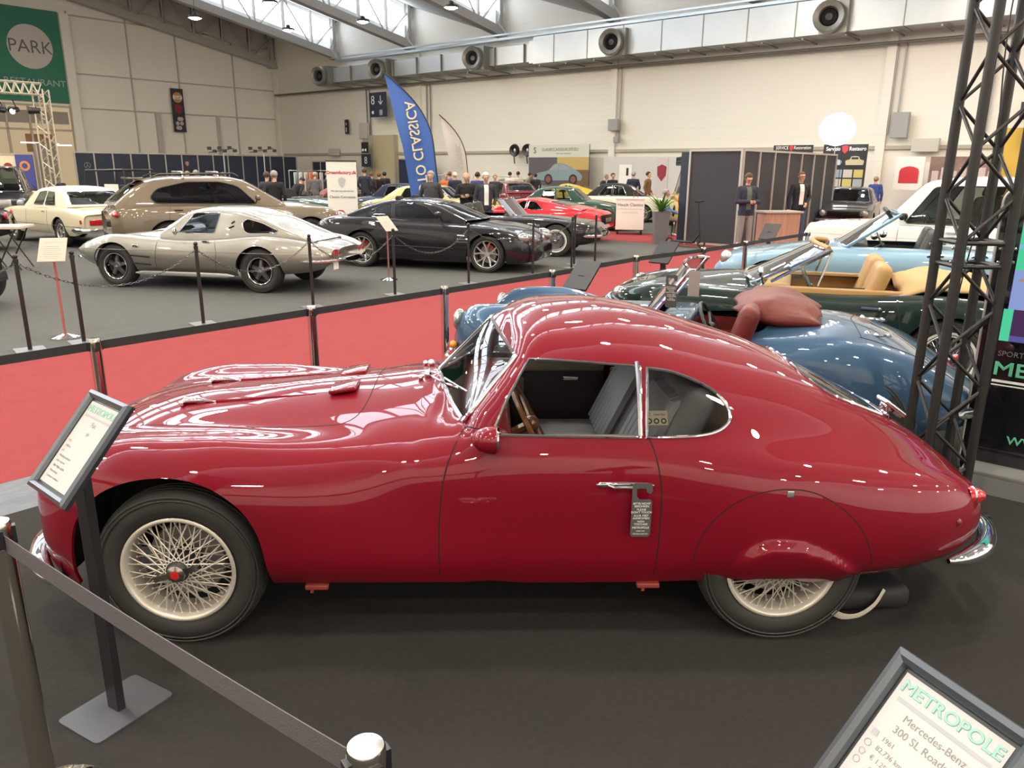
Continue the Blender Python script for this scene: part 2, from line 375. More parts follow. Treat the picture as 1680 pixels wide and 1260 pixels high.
def bm_obj(bm, name, m, parent=None, thick=0.0, off=0.0, angle=180, inner=None):
    if off: 
        for v in bm.verts: v.co += v.normal*off
    if thick:
        bm.normal_update(); bmesh.ops.solidify(bm, geom=bm.faces[:], thickness=thick)
        if inner is not None: pass
    me = bpy.data.meshes.new(name); bm.to_mesh(me); bm.free(); me.materials.append(m); shade(me, angle)
    o = bpy.data.objects.new(name, me); C.objects.link(o); o.parent = parent; return o
class Surf:
    def __init__(s, bm): s.t = BVHTree.FromBMesh(bm)
    def side(s, x, z, sd=-1, off=0.0):
        h = s.t.ray_cast(Vector((x, sd*3, z)), Vector((0, -sd, 0)))
        if h[0] is None: return None
        n = h[1]; n = n if n.y*sd > 0 else -n; return h[0] + n*off
    def top(s, x, y, off=0.0):
        h = s.t.ray_cast(Vector((x, y, 4)), Vector((0, 0, -1)))
        if h[0] is None: return None
        n = h[1]; n = n if n.z > 0 else -n; return h[0] + n*off
    def front(s, y, z, sd=-1, off=0.0):
        h = s.t.ray_cast(Vector((sd*8, y, z)), Vector((-sd, 0, 0)))
        if h[0] is None: return None
        n = h[1]; n = n if n.x*sd > 0 else -n; return h[0] + n*off
def clean(p): return [q for q in p if q is not None]
def strip(name, pts, r, m, parent, n=6, closed=False, flat=None):
    pts = clean(pts)
    if len(pts) < 2: return None
    return MB().tube(pts, r, n, closed=closed, flat=flat).build(name, m, parent, True, fix=False)
def sampled(poly, step=.03, closed=True):
    out = []; n = len(poly)
    for i in range(n if closed else n-1):
        a, b = poly[i], poly[(i+1) % n]; d = math.hypot(b[0]-a[0], b[1]-a[1]); k = max(1, int(d/step))
        for q in range(k): out.append((a[0]+(b[0]-a[0])*q/k, a[1]+(b[1]-a[1])*q/k))
    if not closed: out.append(poly[-1])
    return out
def arc(cx, cz, r, a0, a1, n=20): return [(cx+r*math.cos(math.radians(a0+(a1-a0)*i/n)), cz+r*math.sin(math.radians(a0+(a1-a0)*i/n))) for i in range(n+1)]
# ------------------------------------------------------------------ wheels (axis y, outer face towards -y)
RIMW = mat('aged_wheel_paint', (.62, .57, .50), .35, .3, coat=.5); DARKM = mat('dark_metal', (.05, .05, .055), .4, .6); DISC = mat('brake_drum', (.30, .29, .28), .45, .7); RED = mat('red_enamel', (.5, .01, .01), .3, coat=.6)
def wheel(kind, R, W, rr, parent, x, y, z=None, sd=-1, turn=0.0):
    z = R if z is None else z; h = W/2
    prof = [(rr, -h*.62), (rr+.012, -h*.86), (rr+.03, -h*.95), (rr+(R-rr)*.45, -h*1.03), (R-.035, -h*.95), (R-.012, -h*.78), (R, -h*.55), (R, h*.55), (R-.012, h*.78), (R-.05, h*.95), (rr+.02, h*.8), (rr, h*.6)]
    m = MB(); m.lathe(prof, ax='y', n=56)
    for rg in (rr+(R-rr)*.72, rr+(R-rr)*.84): m.lathe([(rg-.004, -h*1.0), (rg, -h*1.035), (rg+.004, -h*1.0)], ax='y', n=56)
    if kind != 'far': 
        for q in (-.3, 0, .3): m.lathe([(R-.001, h*(q-.06)), (R+.002, h*(q-.05)), (R+.002, h*(q+.05)), (R-.001, h*(q+.06))], ax='y', n=56)
    t = m.build('tyre', RUBBER, parent, True, angle=50)
    RM = {'wire': RIMW, 'mag': CHROME}.get(kind, SILVER)
    lip = [(rr+.006, -h*.80), (rr+.009, -h*.92), (rr+.002, -h*.98), (rr-.006, -h*.95), (rr-.009, -h*.80), (rr-.014, -h*.70), (rr-.018, -h*.2), (rr-.016, h*.1), (rr-.018, h*.7), (rr, h*.8)]
    MB().lathe(lip, ax='y', n=48).build('rim', RM, t, True, angle=60)
    if kind in ('wire', 'wirewhite'):
        s = MB(); d = MB(); n = 20
        for k in range(n):
            a = 2*math.pi*k/n
            for (ra, ya, rb, yb, tw) in ((.045, -h*1.02, rr-.014, -h*.60, .42), (.045, -h*1.02, rr-.014, -h*.60, -.42), (.07, -h*.35, rr-.018, h*.2, .55), (.07, -h*.35, rr-.018, h*.2, -.55)):
                a2 = a + (.5*math.pi/n if tw > 0 else -.5*math.pi/n)*1.0; p = (ra*math.cos(a2+tw*1.6), ya, ra*math.sin(a2+tw*1.6)); q = (rb*math.cos(a2), yb, rb*math.sin(a2))
                s.tube([p, q], .0026, 5)
                s.ball(q, .006, n=4, sc=(1, 1, 1))
        s.build('wire_spokes', RIMW if kind == 'wire' else CHROME, t, False, fix=False)
        d.lathe([(0, h*.25), (.15, h*.25), (.155, h*.5), (0, h*.5)], ax='y', n=32); d.build('brake_drum', DISC, t, True)
        MB().lathe([(0, -h*1.28), (.012, -h*1.28), (.03, -h*1.22), (.036, -h*1.1), (.04, -h*1.02), (.055, -h*.98), (.06, -h*.5), (.075, h*.1), (0, h*.1)], ax='y', n=28).build('hub', DARKM, t, True)
        sp = MB(); sp.lathe([(0, -h*1.42), (.02, -h*1.40), (.034, -h*1.3), (.036, -h*1.2)], ax='y', n=24)
        for q in (0, math.pi): sp.box((.055*math.cos(q+.3), -h*1.22, .055*math.sin(q+.3)), (.07, .012, .022), R=Matrix.Rotation(-(q+.3), 3, 'Y'))
        k = sp.build('knock_off_cap', mat('polished_nickel', (.5, .47, .43), .18, 1.0), t, True)
        if kind == 'wire': MB().lathe([(0, -h*1.43), (.016, -h*1.428), (.018, -h*1.42)], ax='y', n=20).build('cap_emblem', RED, k, True)
    elif kind == 'mag':
        s = MB(); s.lathe([(0, -h*.72), (.05, -h*.72), (.07, -h*.55), (.075, -h*.2), (0, -h*.2)], ax='y', n=30)
        for k in range(5):
            a = 2*math.pi*k/5+.3; ca, sa = math.cos(a), math.sin(a); tx, tz = -sa, ca; P = []
            for (r, wd, yy) in ((.04, .032, -h*.6), (.10, .035, -h*.58), (rr*.72, .030, -h*.45), (rr-.03, .040, -h*.3)):
                P.append([(r*ca+tx*wd*e, yy+dy, r*sa+tz*wd*e) for e, dy in ((-1, .03), (-.6, 0), (.6, 0), (1, .03))])
            vs = [p for row in P for p in row]; fs = [(i*4+j, i*4+j+1, (i+1)*4+j+1, (i+1)*4+j) for i in range(3) for j in range(3)]; s.add(vs, fs)
        s.build('spokes', mat('grey_magnesium', (.12, .12, .12), .45, .7), t, True, angle=30)
        MB().lathe([(rr-.03, -h*.2), (.12, h*.2), (0, h*.2)], ax='y', n=30).build('wheel_back', MATTE, t, True)
        MB().lathe([(0, -h*.95), (.018, -h*.93), (.028, -h*.8), (.03, -h*.6)], ax='y', n=20).build('hub_cap', CHROME, t, True)
    elif kind == 'alloy':
        s = MB(); s.lathe([(0, -h*.72), (.045, -h*.70), (.06, -h*.55), (.06, -h*.2), (0, -h*.2)], ax='y', n=30)
        for k in range(5):
            for e in (-1, 1):
                a = 2*math.pi*k/5+math.pi/2+e*.16; a1 = 2*math.pi*k/5+math.pi/2+e*.30
                s.tube([(.045*math.cos(a), -h*.6, .045*math.sin(a)), (rr*.55*math.cos(a), -h*.72, rr*.55*math.sin(a)), ((rr-.015)*math.cos(a1), -h*.80, (rr-.015)*math.sin(a1))], [.017, .015, .018], 6)
        s.build('spokes', SILVER, t, True); MB().lathe([(0, -h*.1), (.16, -h*.1), (.165, h*.05), (0, h*.1)], ax='y', n=32).build('brake_disc', DISC, t, True)
        MB().lathe([(rr-.035, h*.2), (0, h*.3)], ax='y', n=30).build('wheel_back', MATTE, t, True)
        q = MB()
        for k in range(12): a = .9+k*.09; q.box((.15*math.cos(a), -h*.2, .15*math.sin(a)), (.05, .04, .02), R=Matrix.Rotation(-a, 3, 'Y'))
        q.build('brake_caliper', mat('caliper', (.55, .04, .03), .4), t)
    elif kind in ('hubcap', 'whitewall', 'steel'):
        cm = CHROME if kind != 'steel' else mat('silver_wheel', (.55, .55, .54), .4, .3)
        MB().lathe([(rr-.03, -h*.6), (rr*.80, -h*.55), (rr*.66, -h*.62), (rr*.62, -h*.86), (rr*.5, -h*.95), (rr*.25, -h*.86), (.05, -h*.92), (0, -h*1.0)], ax='y', n=40).build('hub_cap', cm, t, True, angle=25)
        q = MB()
        for k in range(12): a = 2*math.pi*k/12; q.ball((rr*.80*math.cos(a), -h*.60, rr*.80*math.sin(a)), .018, n=4, sc=(1, .4, 1))
        q.build('vent_holes', MATTE, t)
    if kind in ('whitewall', 'wirewhite'): MB().lathe([(rr+.015, -h*.97), (rr+(R-rr)*.2, -h*1.045), (rr+(R-rr)*.30, -h*1.045)], ax='y', n=56).build('white_wall', WHITEWALL, t, True)
    t.location = (x, y, z)
    if sd > 0: t.rotation_euler = (0, 0, math.pi)
    if turn: t.rotation_euler.z += turn
    return t
def well(parent, x, z, r, ysurf, depth=.28):
    for s in (-1, 1):
        m = MB(); P = arc(x, z, r, -4, 184, 20); m.add([(p[0], s*ysurf, p[1]) for p in P]+[(p[0], s*(ysurf-depth), p[1]) for p in P], [(i, i+1, 22+i, 21+i) for i in range(20)]); m.add([(p[0], s*(ysurf-depth), p[1]) for p in P], [tuple(range(21))])
        m.build('wheel_well', MATTE, parent, fix=False)
def seat(parent, x, y, z, m, wd=.48, tall=.6, lean=.3, head=False, name='seat'):
    b = MB(); b.rbox((x, y, z+.08), (.50, wd, .18), .06); R = Matrix.Rotation(lean, 3, 'Y'); 
    b.rbox(Vector((x+.24, y, z+.12)) + R @ Vector((0, 0, tall/2)), (.14, wd, tall), .06, R=R)
    if head: b.rbox(Vector((x+.24, y, z+.12)) + R @ Vector((0, 0, tall+.1)), (.09, wd*.5, .18), .04, R=R)
    return b.build(name, m, parent, True)
def steering(parent, x, y, z, r=.19, tilt=1.15, m=None):
    R = Matrix.Rotation(tilt, 3, 'Y'); b = MB(); b.tube([Vector((x, y, z)) + R @ Vector((r*math.cos(a), r*math.sin(a), 0)) for a in [i*math.pi/16 for i in range(32)]], .012, 6, closed=True)
    for a in (0, 2.1, 4.2): b.tube([Vector((x, y, z)), Vector((x, y, z)) + R @ Vector((r*math.cos(a), r*math.sin(a), 0))], .009, 5)
    b.tube([Vector((x, y, z)), Vector((x, y, z)) + R @ Vector((0, 0, -.35))], .02, 6); b.ball((x, y, z), .035, n=6)
    return b.build('steering_wheel', m or BLACK, parent, True)
# ------------------------------------------------------------------ the red coupe
RPAINT = mat('deep_red_paint', (.165, .0004, .010), .55, 0.0, 1.0, coatr=.004, spec=.12)
hero = empty('vintage_coupe', (-1.283, 3.402, 0), math.radians(1.40))
tag(hero, 'glossy dark red vintage coupe with wire wheels in the foreground, behind the black sign stand', 'car')
HM = Matrix.Translation((-1.283, 3.402, 0)) @ Matrix.Rotation(math.radians(1.40), 4, 'Z'); HI = HM.inverted()
def wsz(x, y):
    y = abs(y); A = Vector((.945, 0, .952)); B = Vector((1.187, 0, 1.197)); D_ = Vector((1.183, .545, 1.012)); n = (B-A).cross(D_-A); return A.z - (n.x*(x-A.x)+n.y*(y-A.y))/n.z
def _low(x):
    K = {.90: [(.70,.26),(.733,.34),(.738,.47),(.728,.62),(.69,.768),(.60,.834)], 1.08: [(.70,.26),(.728,.34),(.738,.47),(.738,.62),(.712,.775),(.665,.838)], 1.18: [(.69,.26),(.726,.34),(.738,.47),(.741,.62),(.718,.78),(.682,.862)], 1.33: [(.69,.25),(.725,.34),(.738,.47),(.743,.62),(.723,.785),(.685,.869)]}
    ks = sorted(K); return [(float(np.interp(x, ks, [K[k][i][0] for k in ks])), float(np.interp(x, ks, [K[k][i][1] for k in ks]))) for i in range(6)]
wp = lambda x, *ys: [(y, wsz(x, y)) for y in ys]
WS = {.942: _low(.942)+[(.47,.884),(.31,.918),(.155,.941),(0,.950)], .965: _low(.965)+[(.46,.886),(.30,.919)]+wp(.965,.11)+wp(.965,0), .985: _low(.985)+[(.45,.887)]+wp(.985,.20,.10,0), 1.01: _low(1.01)+[(.48,.884)]+wp(1.01,.31,.155,0),
  1.035: _low(1.035)+wp(1.035,.42,.28,.14,0), 1.06: _low(1.06)+wp(1.06,.51,.34,.17,0), 1.08: _low(1.08)+[(.60,.874)]+wp(1.08,.42,.21,0), 1.125: _low(1.125)+[(.607,.925)]+wp(1.125,.53,.265,0), 1.187: _low(1.187)+[(.597,.990)]+wp(1.187,.50,.25)+[(0,1.195)],
  1.235: _low(1.235)+[(.590,1.035)]+wp(1.235,.50,.25)+[(0,1.226)], 1.285: _low(1.285)+[(.588,1.062)]+wp(1.285,.492)+[(.275,1.222),(0,1.246)], 1.33: _low(1.33)+[(.592,1.065),(.497,1.170),(.28,1.237),(0,1.262)]}
ST = {
-.735: [(.10,.40),(.16,.41),(.20,.43),(.215,.46),(.20,.50),(.17,.525),(.14,.54),(.10,.545),(.05,.55),(0,.55)],
-.72: [(.20,.31),(.34,.34),(.43,.40),(.455,.48),(.435,.56),(.38,.60),(.30,.62),(.2,.635),(.1,.64),(0,.64)],
-.66: [(.42,.22),(.53,.27),(.60,.37),(.61,.50),(.58,.645),(.48,.685),(.38,.69),(.25,.705),(.12,.715),(0,.72)],
-.55: [(.56,.17),(.64,.24),(.69,.38),(.685,.58),(.605,.745),(.47,.74),(.36,.745),(.25,.76),(.12,.772),(0,.775)],
-.40: [(.64,.17),(.71,.27),(.735,.44),(.725,.64),(.61,.795),(.46,.778),(.35,.785),(.24,.80),(.12,.812),(0,.815)],
-.2: [(.68,.22),(.745,.32),(.765,.50),(.747,.68),(.605,.824),(.45,.80),(.34,.81),(.23,.828),(.11,.84),(0,.845)],
.05: [(.70,.25),(.765,.34),(.785,.51),(.762,.69),(.60,.826),(.45,.808),(.34,.822),(.23,.846),(.11,.86),(0,.866)],
.3: [(.70,.26),(.755,.34),(.775,.50),(.752,.675),(.615,.808),(.47,.812),(.35,.836),(.23,.864),(.11,.885),(0,.892)],
.6: [(.70,.26),(.745,.34),(.758,.48),(.74,.64),(.65,.785),(.51,.826),(.38,.858),(.24,.89),(.12,.91),(0,.917)],
.85: [(.70,.26),(.733,.34),(.738,.47),(.722,.62),(.68,.765),(.585,.83),(.45,.876),(.3,.912),(.15,.934),(0,.942)],
.90: [(.70,.26),(.733,.34),(.738,.47),(.728,.62),(.69,.768),(.60,.834),(.46,.881),(.3,.918),(.15,.939),(0,.948)],
**WS,
1.4: [(.69,.25),(.725,.34),(.738,.47),(.744,.62),(.724,.785),(.686,.87),(.595,1.065),(.495,1.18),(.28,1.252),(0,1.274)],
1.6: [(.69,.25),(.725,.34),(.738,.47),(.744,.62),(.724,.785),(.686,.87),(.60,1.05),(.50,1.172),(.28,1.256),(0,1.282)],
1.8: [(.69,.25),(.728,.34),(.742,.47),(.748,.62),(.728,.785),(.686,.868),(.60,1.03),(.495,1.145),(.28,1.228),(0,1.257)],
1.95: [(.69,.255),(.735,.34),(.756,.47),(.763,.62),(.738,.775),(.685,.868),(.59,1.01),(.48,1.11),(.27,1.192),(0,1.222)],
2.1: [(.70,.26),(.745,.34),(.772,.46),(.778,.61),(.748,.76),(.675,.862),(.575,.98),(.465,1.07),(.26,1.146),(0,1.176)],
2.34: [(.70,.265),(.755,.34),(.788,.45),(.79,.60),(.752,.742),(.65,.832),(.54,.93),(.425,1.01),(.235,1.075),(0,1.10)],
2.6: [(.69,.27),(.752,.34),(.78,.44),(.778,.58),(.728,.71),(.60,.795),(.49,.865),(.37,.925),(.20,.972),(0,.987)],
2.85: [(.65,.275),(.715,.34),(.745,.43),(.742,.555),(.685,.67),(.54,.74),(.435,.79),(.33,.828),(.18,.848),(0,.856)],
3.05: [(.57,.28),(.645,.34),(.68,.42),(.675,.53),(.62,.625),(.48,.67),(.38,.70),(.29,.722),(.155,.735),(0,.74)],
3.18: [(.48,.29),(.555,.345),(.595,.42),(.59,.51),(.54,.58),(.42,.608),(.33,.625),(.25,.64),(.13,.65),(0,.655)],
3.27: [(.34,.30),(.42,.35),(.465,.42),(.46,.485),(.42,.53),(.34,.55),(.27,.56),(.2,.568),(.1,.572),(0,.575)],
3.31: [(.16,.33),(.22,.365),(.25,.42),(.245,.46),(.22,.485),(.18,.495),(.14,.50),(.1,.503),(.05,.505),(0,.505)],
}
ST = {(-.2+(x+.2)*.865 if x < -.2 else x): v for x, v in ST.items()}
bm = loft(ST, 250, 72, .035, keep=lambda D: 1-.93*np.exp(-((D-1.1)/.22)**6))
wy = [(.945, .0), (.985, .2), (1.035, .42), (1.080, .585), (1.10, .577), (1.285, .492), (1.235, .25), (1.187, .0)]
ws_poly = bez2(wy[:4], 4) + [wy[4]] + bez2(wy[5:], 4); full = ws_poly + [(x, -y) for x, y in ws_poly[::-1][1:-1]]
bm.normal_update(); S = Surf(bm)
def hit(px, py):
    o = HI @ cam_pos; d = (HI.to_3x3() @ ray(px, py)).normalized(); h = S.t.ray_cast(o, d); return h[0]
def pxz(pts): return [(h.x, h.z) for h in (hit(*p) for p in pts) if h is not None]
sidef = lambda f: abs(f.calc_center_median().y) > .38 and f.calc_center_median().z < 1.22
# window openings measured on the body surface
wf = pxz([(806,713), (835,650), (868,589), (900,590), (960,594), (1050,601), (1051,650), (1051,718), (930,716)])
print('front window', [(round(a,3), round(b,3)) for a, b in wf])
wf = wf[:1] + bez2(wf[:3], 4)[1:] + wf[3:]
qr = pxz([(1061,718), (1061,604)]) + bez2(pxz([(1061,604), (1100,610), (1140,625), (1172,643), (1193,667), (1197,688), (1184,704), (1160,713), (1120,717), (1061,718)]), 4)[1:-1]
def P2(px): return pxz(px)
faces = carve(bm, wf, (0, 2), sidef); g = detach(bm, faces)
def split_sides(b):
    out = []
    for s in (-1, 1):
        c = b.copy(); bmesh.ops.delete(c, geom=[f for f in c.faces if f.calc_center_median().y*s < 0], context='FACES'); out.append(c)
    return out
body_parts = []
for i, c in enumerate(split_sides(g)):
    if i == 0: c.free(); continue           # the near door window is wound down
    o = bm_obj(c, 'door_window', GLASS, hero)
faces = carve(bm, qr, (0, 2), sidef); g = detach(bm, faces)
for c in split_sides(g): bm_obj(c, 'quarter_window', glass('smoky_glass', (.62, .62, .60)), hero)
# windscreen halves: outline in (x,y) seen from above
topf = lambda f: f.calc_center_median().z > .8
faces = carve(bm, full, (0, 1), topf); detach(bm, faces).free()
for sd in (-1, 1):
    b_ = bez2(wy[:4], 8); t_ = bez2([wy[7], wy[6], wy[5]], 12); K_ = 24; W_v = []
    pick = lambda c, q: (float(np.interp(q, np.linspace(0, 1, len(c)), [p[0] for p in c])), float(np.interp(q, np.linspace(0, 1, len(c)), [p[1] for p in c])))
    for i in range(K_+1):
        for j in range(K_+1):
            p, q = pick(b_, i/K_), pick(t_, i/K_); x = p[0]+(q[0]-p[0])*j/K_; y = p[1]+(q[1]-p[1])*j/K_; bl_ = .016*math.sin(math.pi*i/K_)*math.sin(math.pi*j/K_)
            W_v.append(Vector((x, sd*y, wsz(x, y))) + Vector((-.69, sd*.23, .68))*bl_)
    MB().add(W_v, [(i*(K_+1)+j, (i+1)*(K_+1)+j, (i+1)*(K_+1)+j+1, i*(K_+1)+j+1) for i in range(K_) for j in range(K_)]).build('windscreen', GLASS, hero, True, fix=False)
rw = bez2([(2.50, 0), (2.51, .15), (2.55, .27), (2.62, .325), (2.72, .325), (2.86, .29), (2.96, .22), (3.0, .1), (3.005, 0)], 4); full_r = rw + [(x, -y) for x, y in rw[::-1][1:-1]]
faces = carve(bm, full_r, (0, 1), topf); g = detach(bm, faces); bm_obj(g, 'rear_window', GLASS, hero)
# front wheel arch and rear opening
AX, AZ = -.03, .325
archp = [(-.43,.10),(-.435,.30),(-.425,.42),(-.385,.545),(-.30,.645),(-.19,.70),(-.06,.722),(.05,.715),(.15,.682),(.235,.622),(.285,.555),(.315,.47),(.328,.36),(.332,.26),(.335,.10)]
archp = bez2(archp, 4)
low = lambda f: abs(f.calc_center_median().y) > .5
bmesh.ops.delete(bm, geom=carve(bm, archp, (0, 2), low), context='FACES')
reo = bez2([(2.10, .10), (2.105, .255), (2.16, .285), (2.26, .302), (2.36, .296), (2.44, .272), (2.50, .25), (2.51, .10)], 4)
bmesh.ops.delete(bm, geom=carve(bm, reo, (0, 2), low), context='FACES')
# spat (removable panel) and doors become parts
skirt = [(1.975, .10), (1.975, .33), (1.99, .46), (2.04, .56), (2.12, .635), (2.22, .675), (2.32, .686), (2.42, .668), (2.52, .61), (2.60, .53), (2.655, .43), (2.68, .33), (2.685, .10)]
skirt = bez2(skirt, 5); g = detach(bm, carve(bm, skirt, (0, 2), low))
def bulge(c):
    for v in c.verts:
        x, z, s = v.co.x, v.co.z, (1 if v.co.y > 0 else -1)
        if 2.12 < x < 2.68:
            t = (x-2.12)/.56; top = .30 + .185*math.sin(math.pi*min(1, t*1.25)**.7*.5)*(1-.55*max(0, t-.35)/.65) if t > 0 else .3
            top = .29+.19*(math.sin(math.pi*(t**.62)))**.8 if t < .9 else .29+.19*(math.sin(math.pi*(.9**.62)))**.8*(1-t)/.1
            k = max(0, min(1, (top-z)/.022)); k = k*k*(3-2*k); e = min(1, t/.12, (1-t)/.2); v.co.y += s*.034*k*max(0, e)
for c in split_sides(g): bulge(c); c.normal_update(); bm_obj(c, 'wheel_spat', RPAINT, hero)
dA = pxz([(806,713), (790,712), (772,706), (758,722), (744,750), (733,785), (726,830), (722,880), (721,968)]); dB = pxz([(1076,965), (1083,880), (1085,830), (1083,780), (1077,745), (1069,722), (1061,719)])
print('door', [(round(a,3), round(b,3)) for a, b in dA+dB])
lowz = .20
front_edge = bez2([(1.155,.885),(1.115,.885),(1.078,.868),(1.035,.79),(1.008,.70),(.994,.58),(.987,.45),(.986,.30)], 4)+[(.986, lowz)]
rear_edge = [(1.83, lowz)]+bez2([(1.832,.30),(1.838,.45),(1.838,.60),(1.832,.70),(1.812,.80),(1.785,.868),(1.765,.885)], 4)
doorp = front_edge + rear_edge + [(1.6, .8705), (1.3, .877)]
doorp = front_edge + rear_edge + [(wf_p[0], wf_p[1]-.0) for wf_p in ((1.748, .871), (1.5, .873), (1.2, .879))]
sd2 = lambda f: abs(f.calc_center_median().y) > .5 and f.calc_center_median().z < .90
g = detach(bm, carve(bm, doorp, (0, 2), sd2)); doors = []
for i, c in enumerate(split_sides(g)): doors.append(bm_obj(c, 'car_door', RPAINT, hero))
# bonnet seam polygon -> own part
bon = [(-.49, 0), (-.485, .13), (-.465, .24), (-.41, .31), (-.32, .345), (0, .395), (.3, .43), (.5, .45), (.585, .445), (.64, .39), (.665, .27), (.672, .12), (.672, 0)]
bon = bez2(bon, 5); bonf = bon + [(x, -y) for x, y in bon[::-1][1:-1]]
g = detach(bm, carve(bm, bonf, (0, 1), topf if False else (lambda f: f.calc_center_median().z > .7))); bonnet = bm_obj(g, 'bonnet', RPAINT, hero)
# fuel the body; open grille behind
grl = bez2([(-.0, .0)], 1) if False else None
body = bm_obj(bm, 'body', RPAINT, hero)
SEAM = mat('panel_gap', (.004, .002, .002), .9)
def ribbon(pts, w, m, parent, name='seam', off=.0006, proj='side', sd=-1):
    v = []; f = []
    pts = clean(pts)
    for i, p in enumerate(pts):
        t = (pts[min(i+1, len(pts)-1)] - pts[max(i-1, 0)]).normalized(); h = S.t.find_nearest(p); n = h[1] if h[1] is not None else Vector((0, 0, 1))
        cdir = p - Vector((p.x, 0, .5)); n = n if n.dot(cdir) > 0 else -n
        b = t.cross(n).normalized()*w/2; q = h[0] + n*off if (h[0]-p).length < .05 else p; v += [q+b, q-b]
    for i in range(len(pts)-1): f.append((2*i, 2*i+1, 2*i+3, 2*i+2))
    return MB().add(v, f).build(name, m, parent, fix=False)
for s in (-1, 1):
    d = doors[0 if s < 0 else 1]
    ribbon([S.side(x, z, s) for x, z in sampled(front_edge[:-1], .02, False)], .005, SEAM, d, 'door_gap')
    ribbon([S.side(x, z, s) for x, z in sampled(rear_edge[1:], .02, False)], .005, SEAM, d, 'door_gap')
    ribbon([S.side(x, z, s) for x, z in sampled(skirt[6:-6], .02, False)], .004, SEAM, hero, 'spat_gap')
    strip('window_trim', [S.side(x, z, s, .002) for x, z in sampled(wf, .02)], .0055, CHROME, hero, closed=True)
    strip('window_trim', [S.side(x, z, s, .002) for x, z in sampled(qr, .02)], .0065, CHROME, hero, closed=True)
    strip('window_trim', [S.side(1.755, z, s, .004) for z in (.868, .93, 1.0, 1.06, 1.118)], .009, CHROME, hero)
    # wheel arch flange
    P = [S.side(x, z, s) for x, z in archp[3:-3]]; m = MB(); q = clean(P)
    m.add([p for p in q]+[p-Vector((0, s*.02, 0)) for p in q], [(i, i+1, len(q)+i+1, len(q)+i) for i in range(len(q)-1)]); m.build('arch_lip', RPAINT, hero, True, fix=False)
ribbon([S.top(x, y) for x, y in sampled(bonf, .02)+[bonf[0]]], .004, SEAM, bonnet, 'bonnet_gap')
strip('windscreen_trim', [Vector((x, y, wsz(x, y)+.002)) for x, y in sampled(full, .02)], .009, CHROME, hero, closed=True)
strip('windscreen_trim', [Vector((x, 0, wsz(x, 0)+.002)) for x in np.linspace(.945, 1.187, 8)], .005, CHROME, hero)
strip('rear_window_trim', [S.top(x, y, .003) for x, y in sampled(full_r, .02)], .008, CHROME, hero, closed=True)
# wells, floor and interior
well(hero, -.05, .30, .445, .69, .40); well(hero, 2.34, AZ, .35, .70, .30)
INT = mat('grey_leather', (.20, .20, .22), .55, bump=(30, .2)); INTD = mat('dark_door_card', (.022, .017, .020), .6); TAUPE = mat('taupe_trim', (.20, .165, .125), .6)
MB().box((1.55, 0, .30), (3.1, 1.1, .03)).build('floor_pan', MATTE, hero)
m = MB(); m.box((-.1, 0, .30), (1.0, .7, .12)); m.build('engine_bay_tray', MATTE, hero)
for s in (-1, 1):
    MB().rbox((1.44, s*.645, .60), (.74, .03, .42), .012).build('door_card', INTD, hero, True)
    c = MB(); c.rbox((1.47, s*.632, .815), (.66, .05, .075), .02); c.build('door_capping', TAUPE, hero, True)
    c = MB(); c.rbox((2.04, s*.60, .60), (.42, .03, .42), .012); c.build('rear_side_trim', mat('olive_trim', (.10, .085, .06), .6), hero, True)
    MB().rbox((1.62, s*.633, .74), (.09, .02, .028), .008).build('inner_handle', CHROME, hero, True)
    MB().rbox((1.34, s*.632, .70), (.05, .012, .09), .006).build('map_pocket', TAUPE, hero, True)
MB().rbox((1.16, 0, .80), (.22, 1.2, .14), .05).build('dashboard', mat('red_dash', (.14, .01, .012), .4, coat=.4), hero, True)
for y in (-.33, .33):
    b = MB(); b.rbox((1.58, y, .46), (.50, .50, .16), .07, seg=4)
    R = Matrix.Rotation(.45, 3, 'Y'); b.rbox(Vector((1.80, y, .50)) + R @ Vector((0, 0, .26)), (.13, .50, .60), .06, R=R, seg=4)
    R = Matrix.Rotation(.6, 3, 'Y')
    for q in range(-3, 4): b.tube([Vector((1.735, y+q*.065, .55)), Vector((1.86, y+q*.062, .80)), Vector((1.93, y+q*.055, .93)), Vector((2.00, y+q*.05, .955))], [.03, .036, .036, .02], 8)
    b.build('seat', INT, hero, True)
MB().rbox((2.35, 0, .72), (.50, 1.10, .05), .02).build('parcel_shelf', mat('tan_shelf', (.30, .17, .09), .7), hero, True)
MB().rbox((2.60, 0, .60), (.06, .9, .34), .02).build('rear_bulkhead', INTD, hero, True)
steering(hero, 1.36, -.33, .80, .19, 1.1, mat('wood_rim', (.12, .05, .02), .3, coat=.6))
# wheels
for (x, z) in ((-.03, .325), (2.345, .325)):
    for s in (-1, 1): wheel('wire', .328, .155, .214, hero, x, s*.645, z, s)
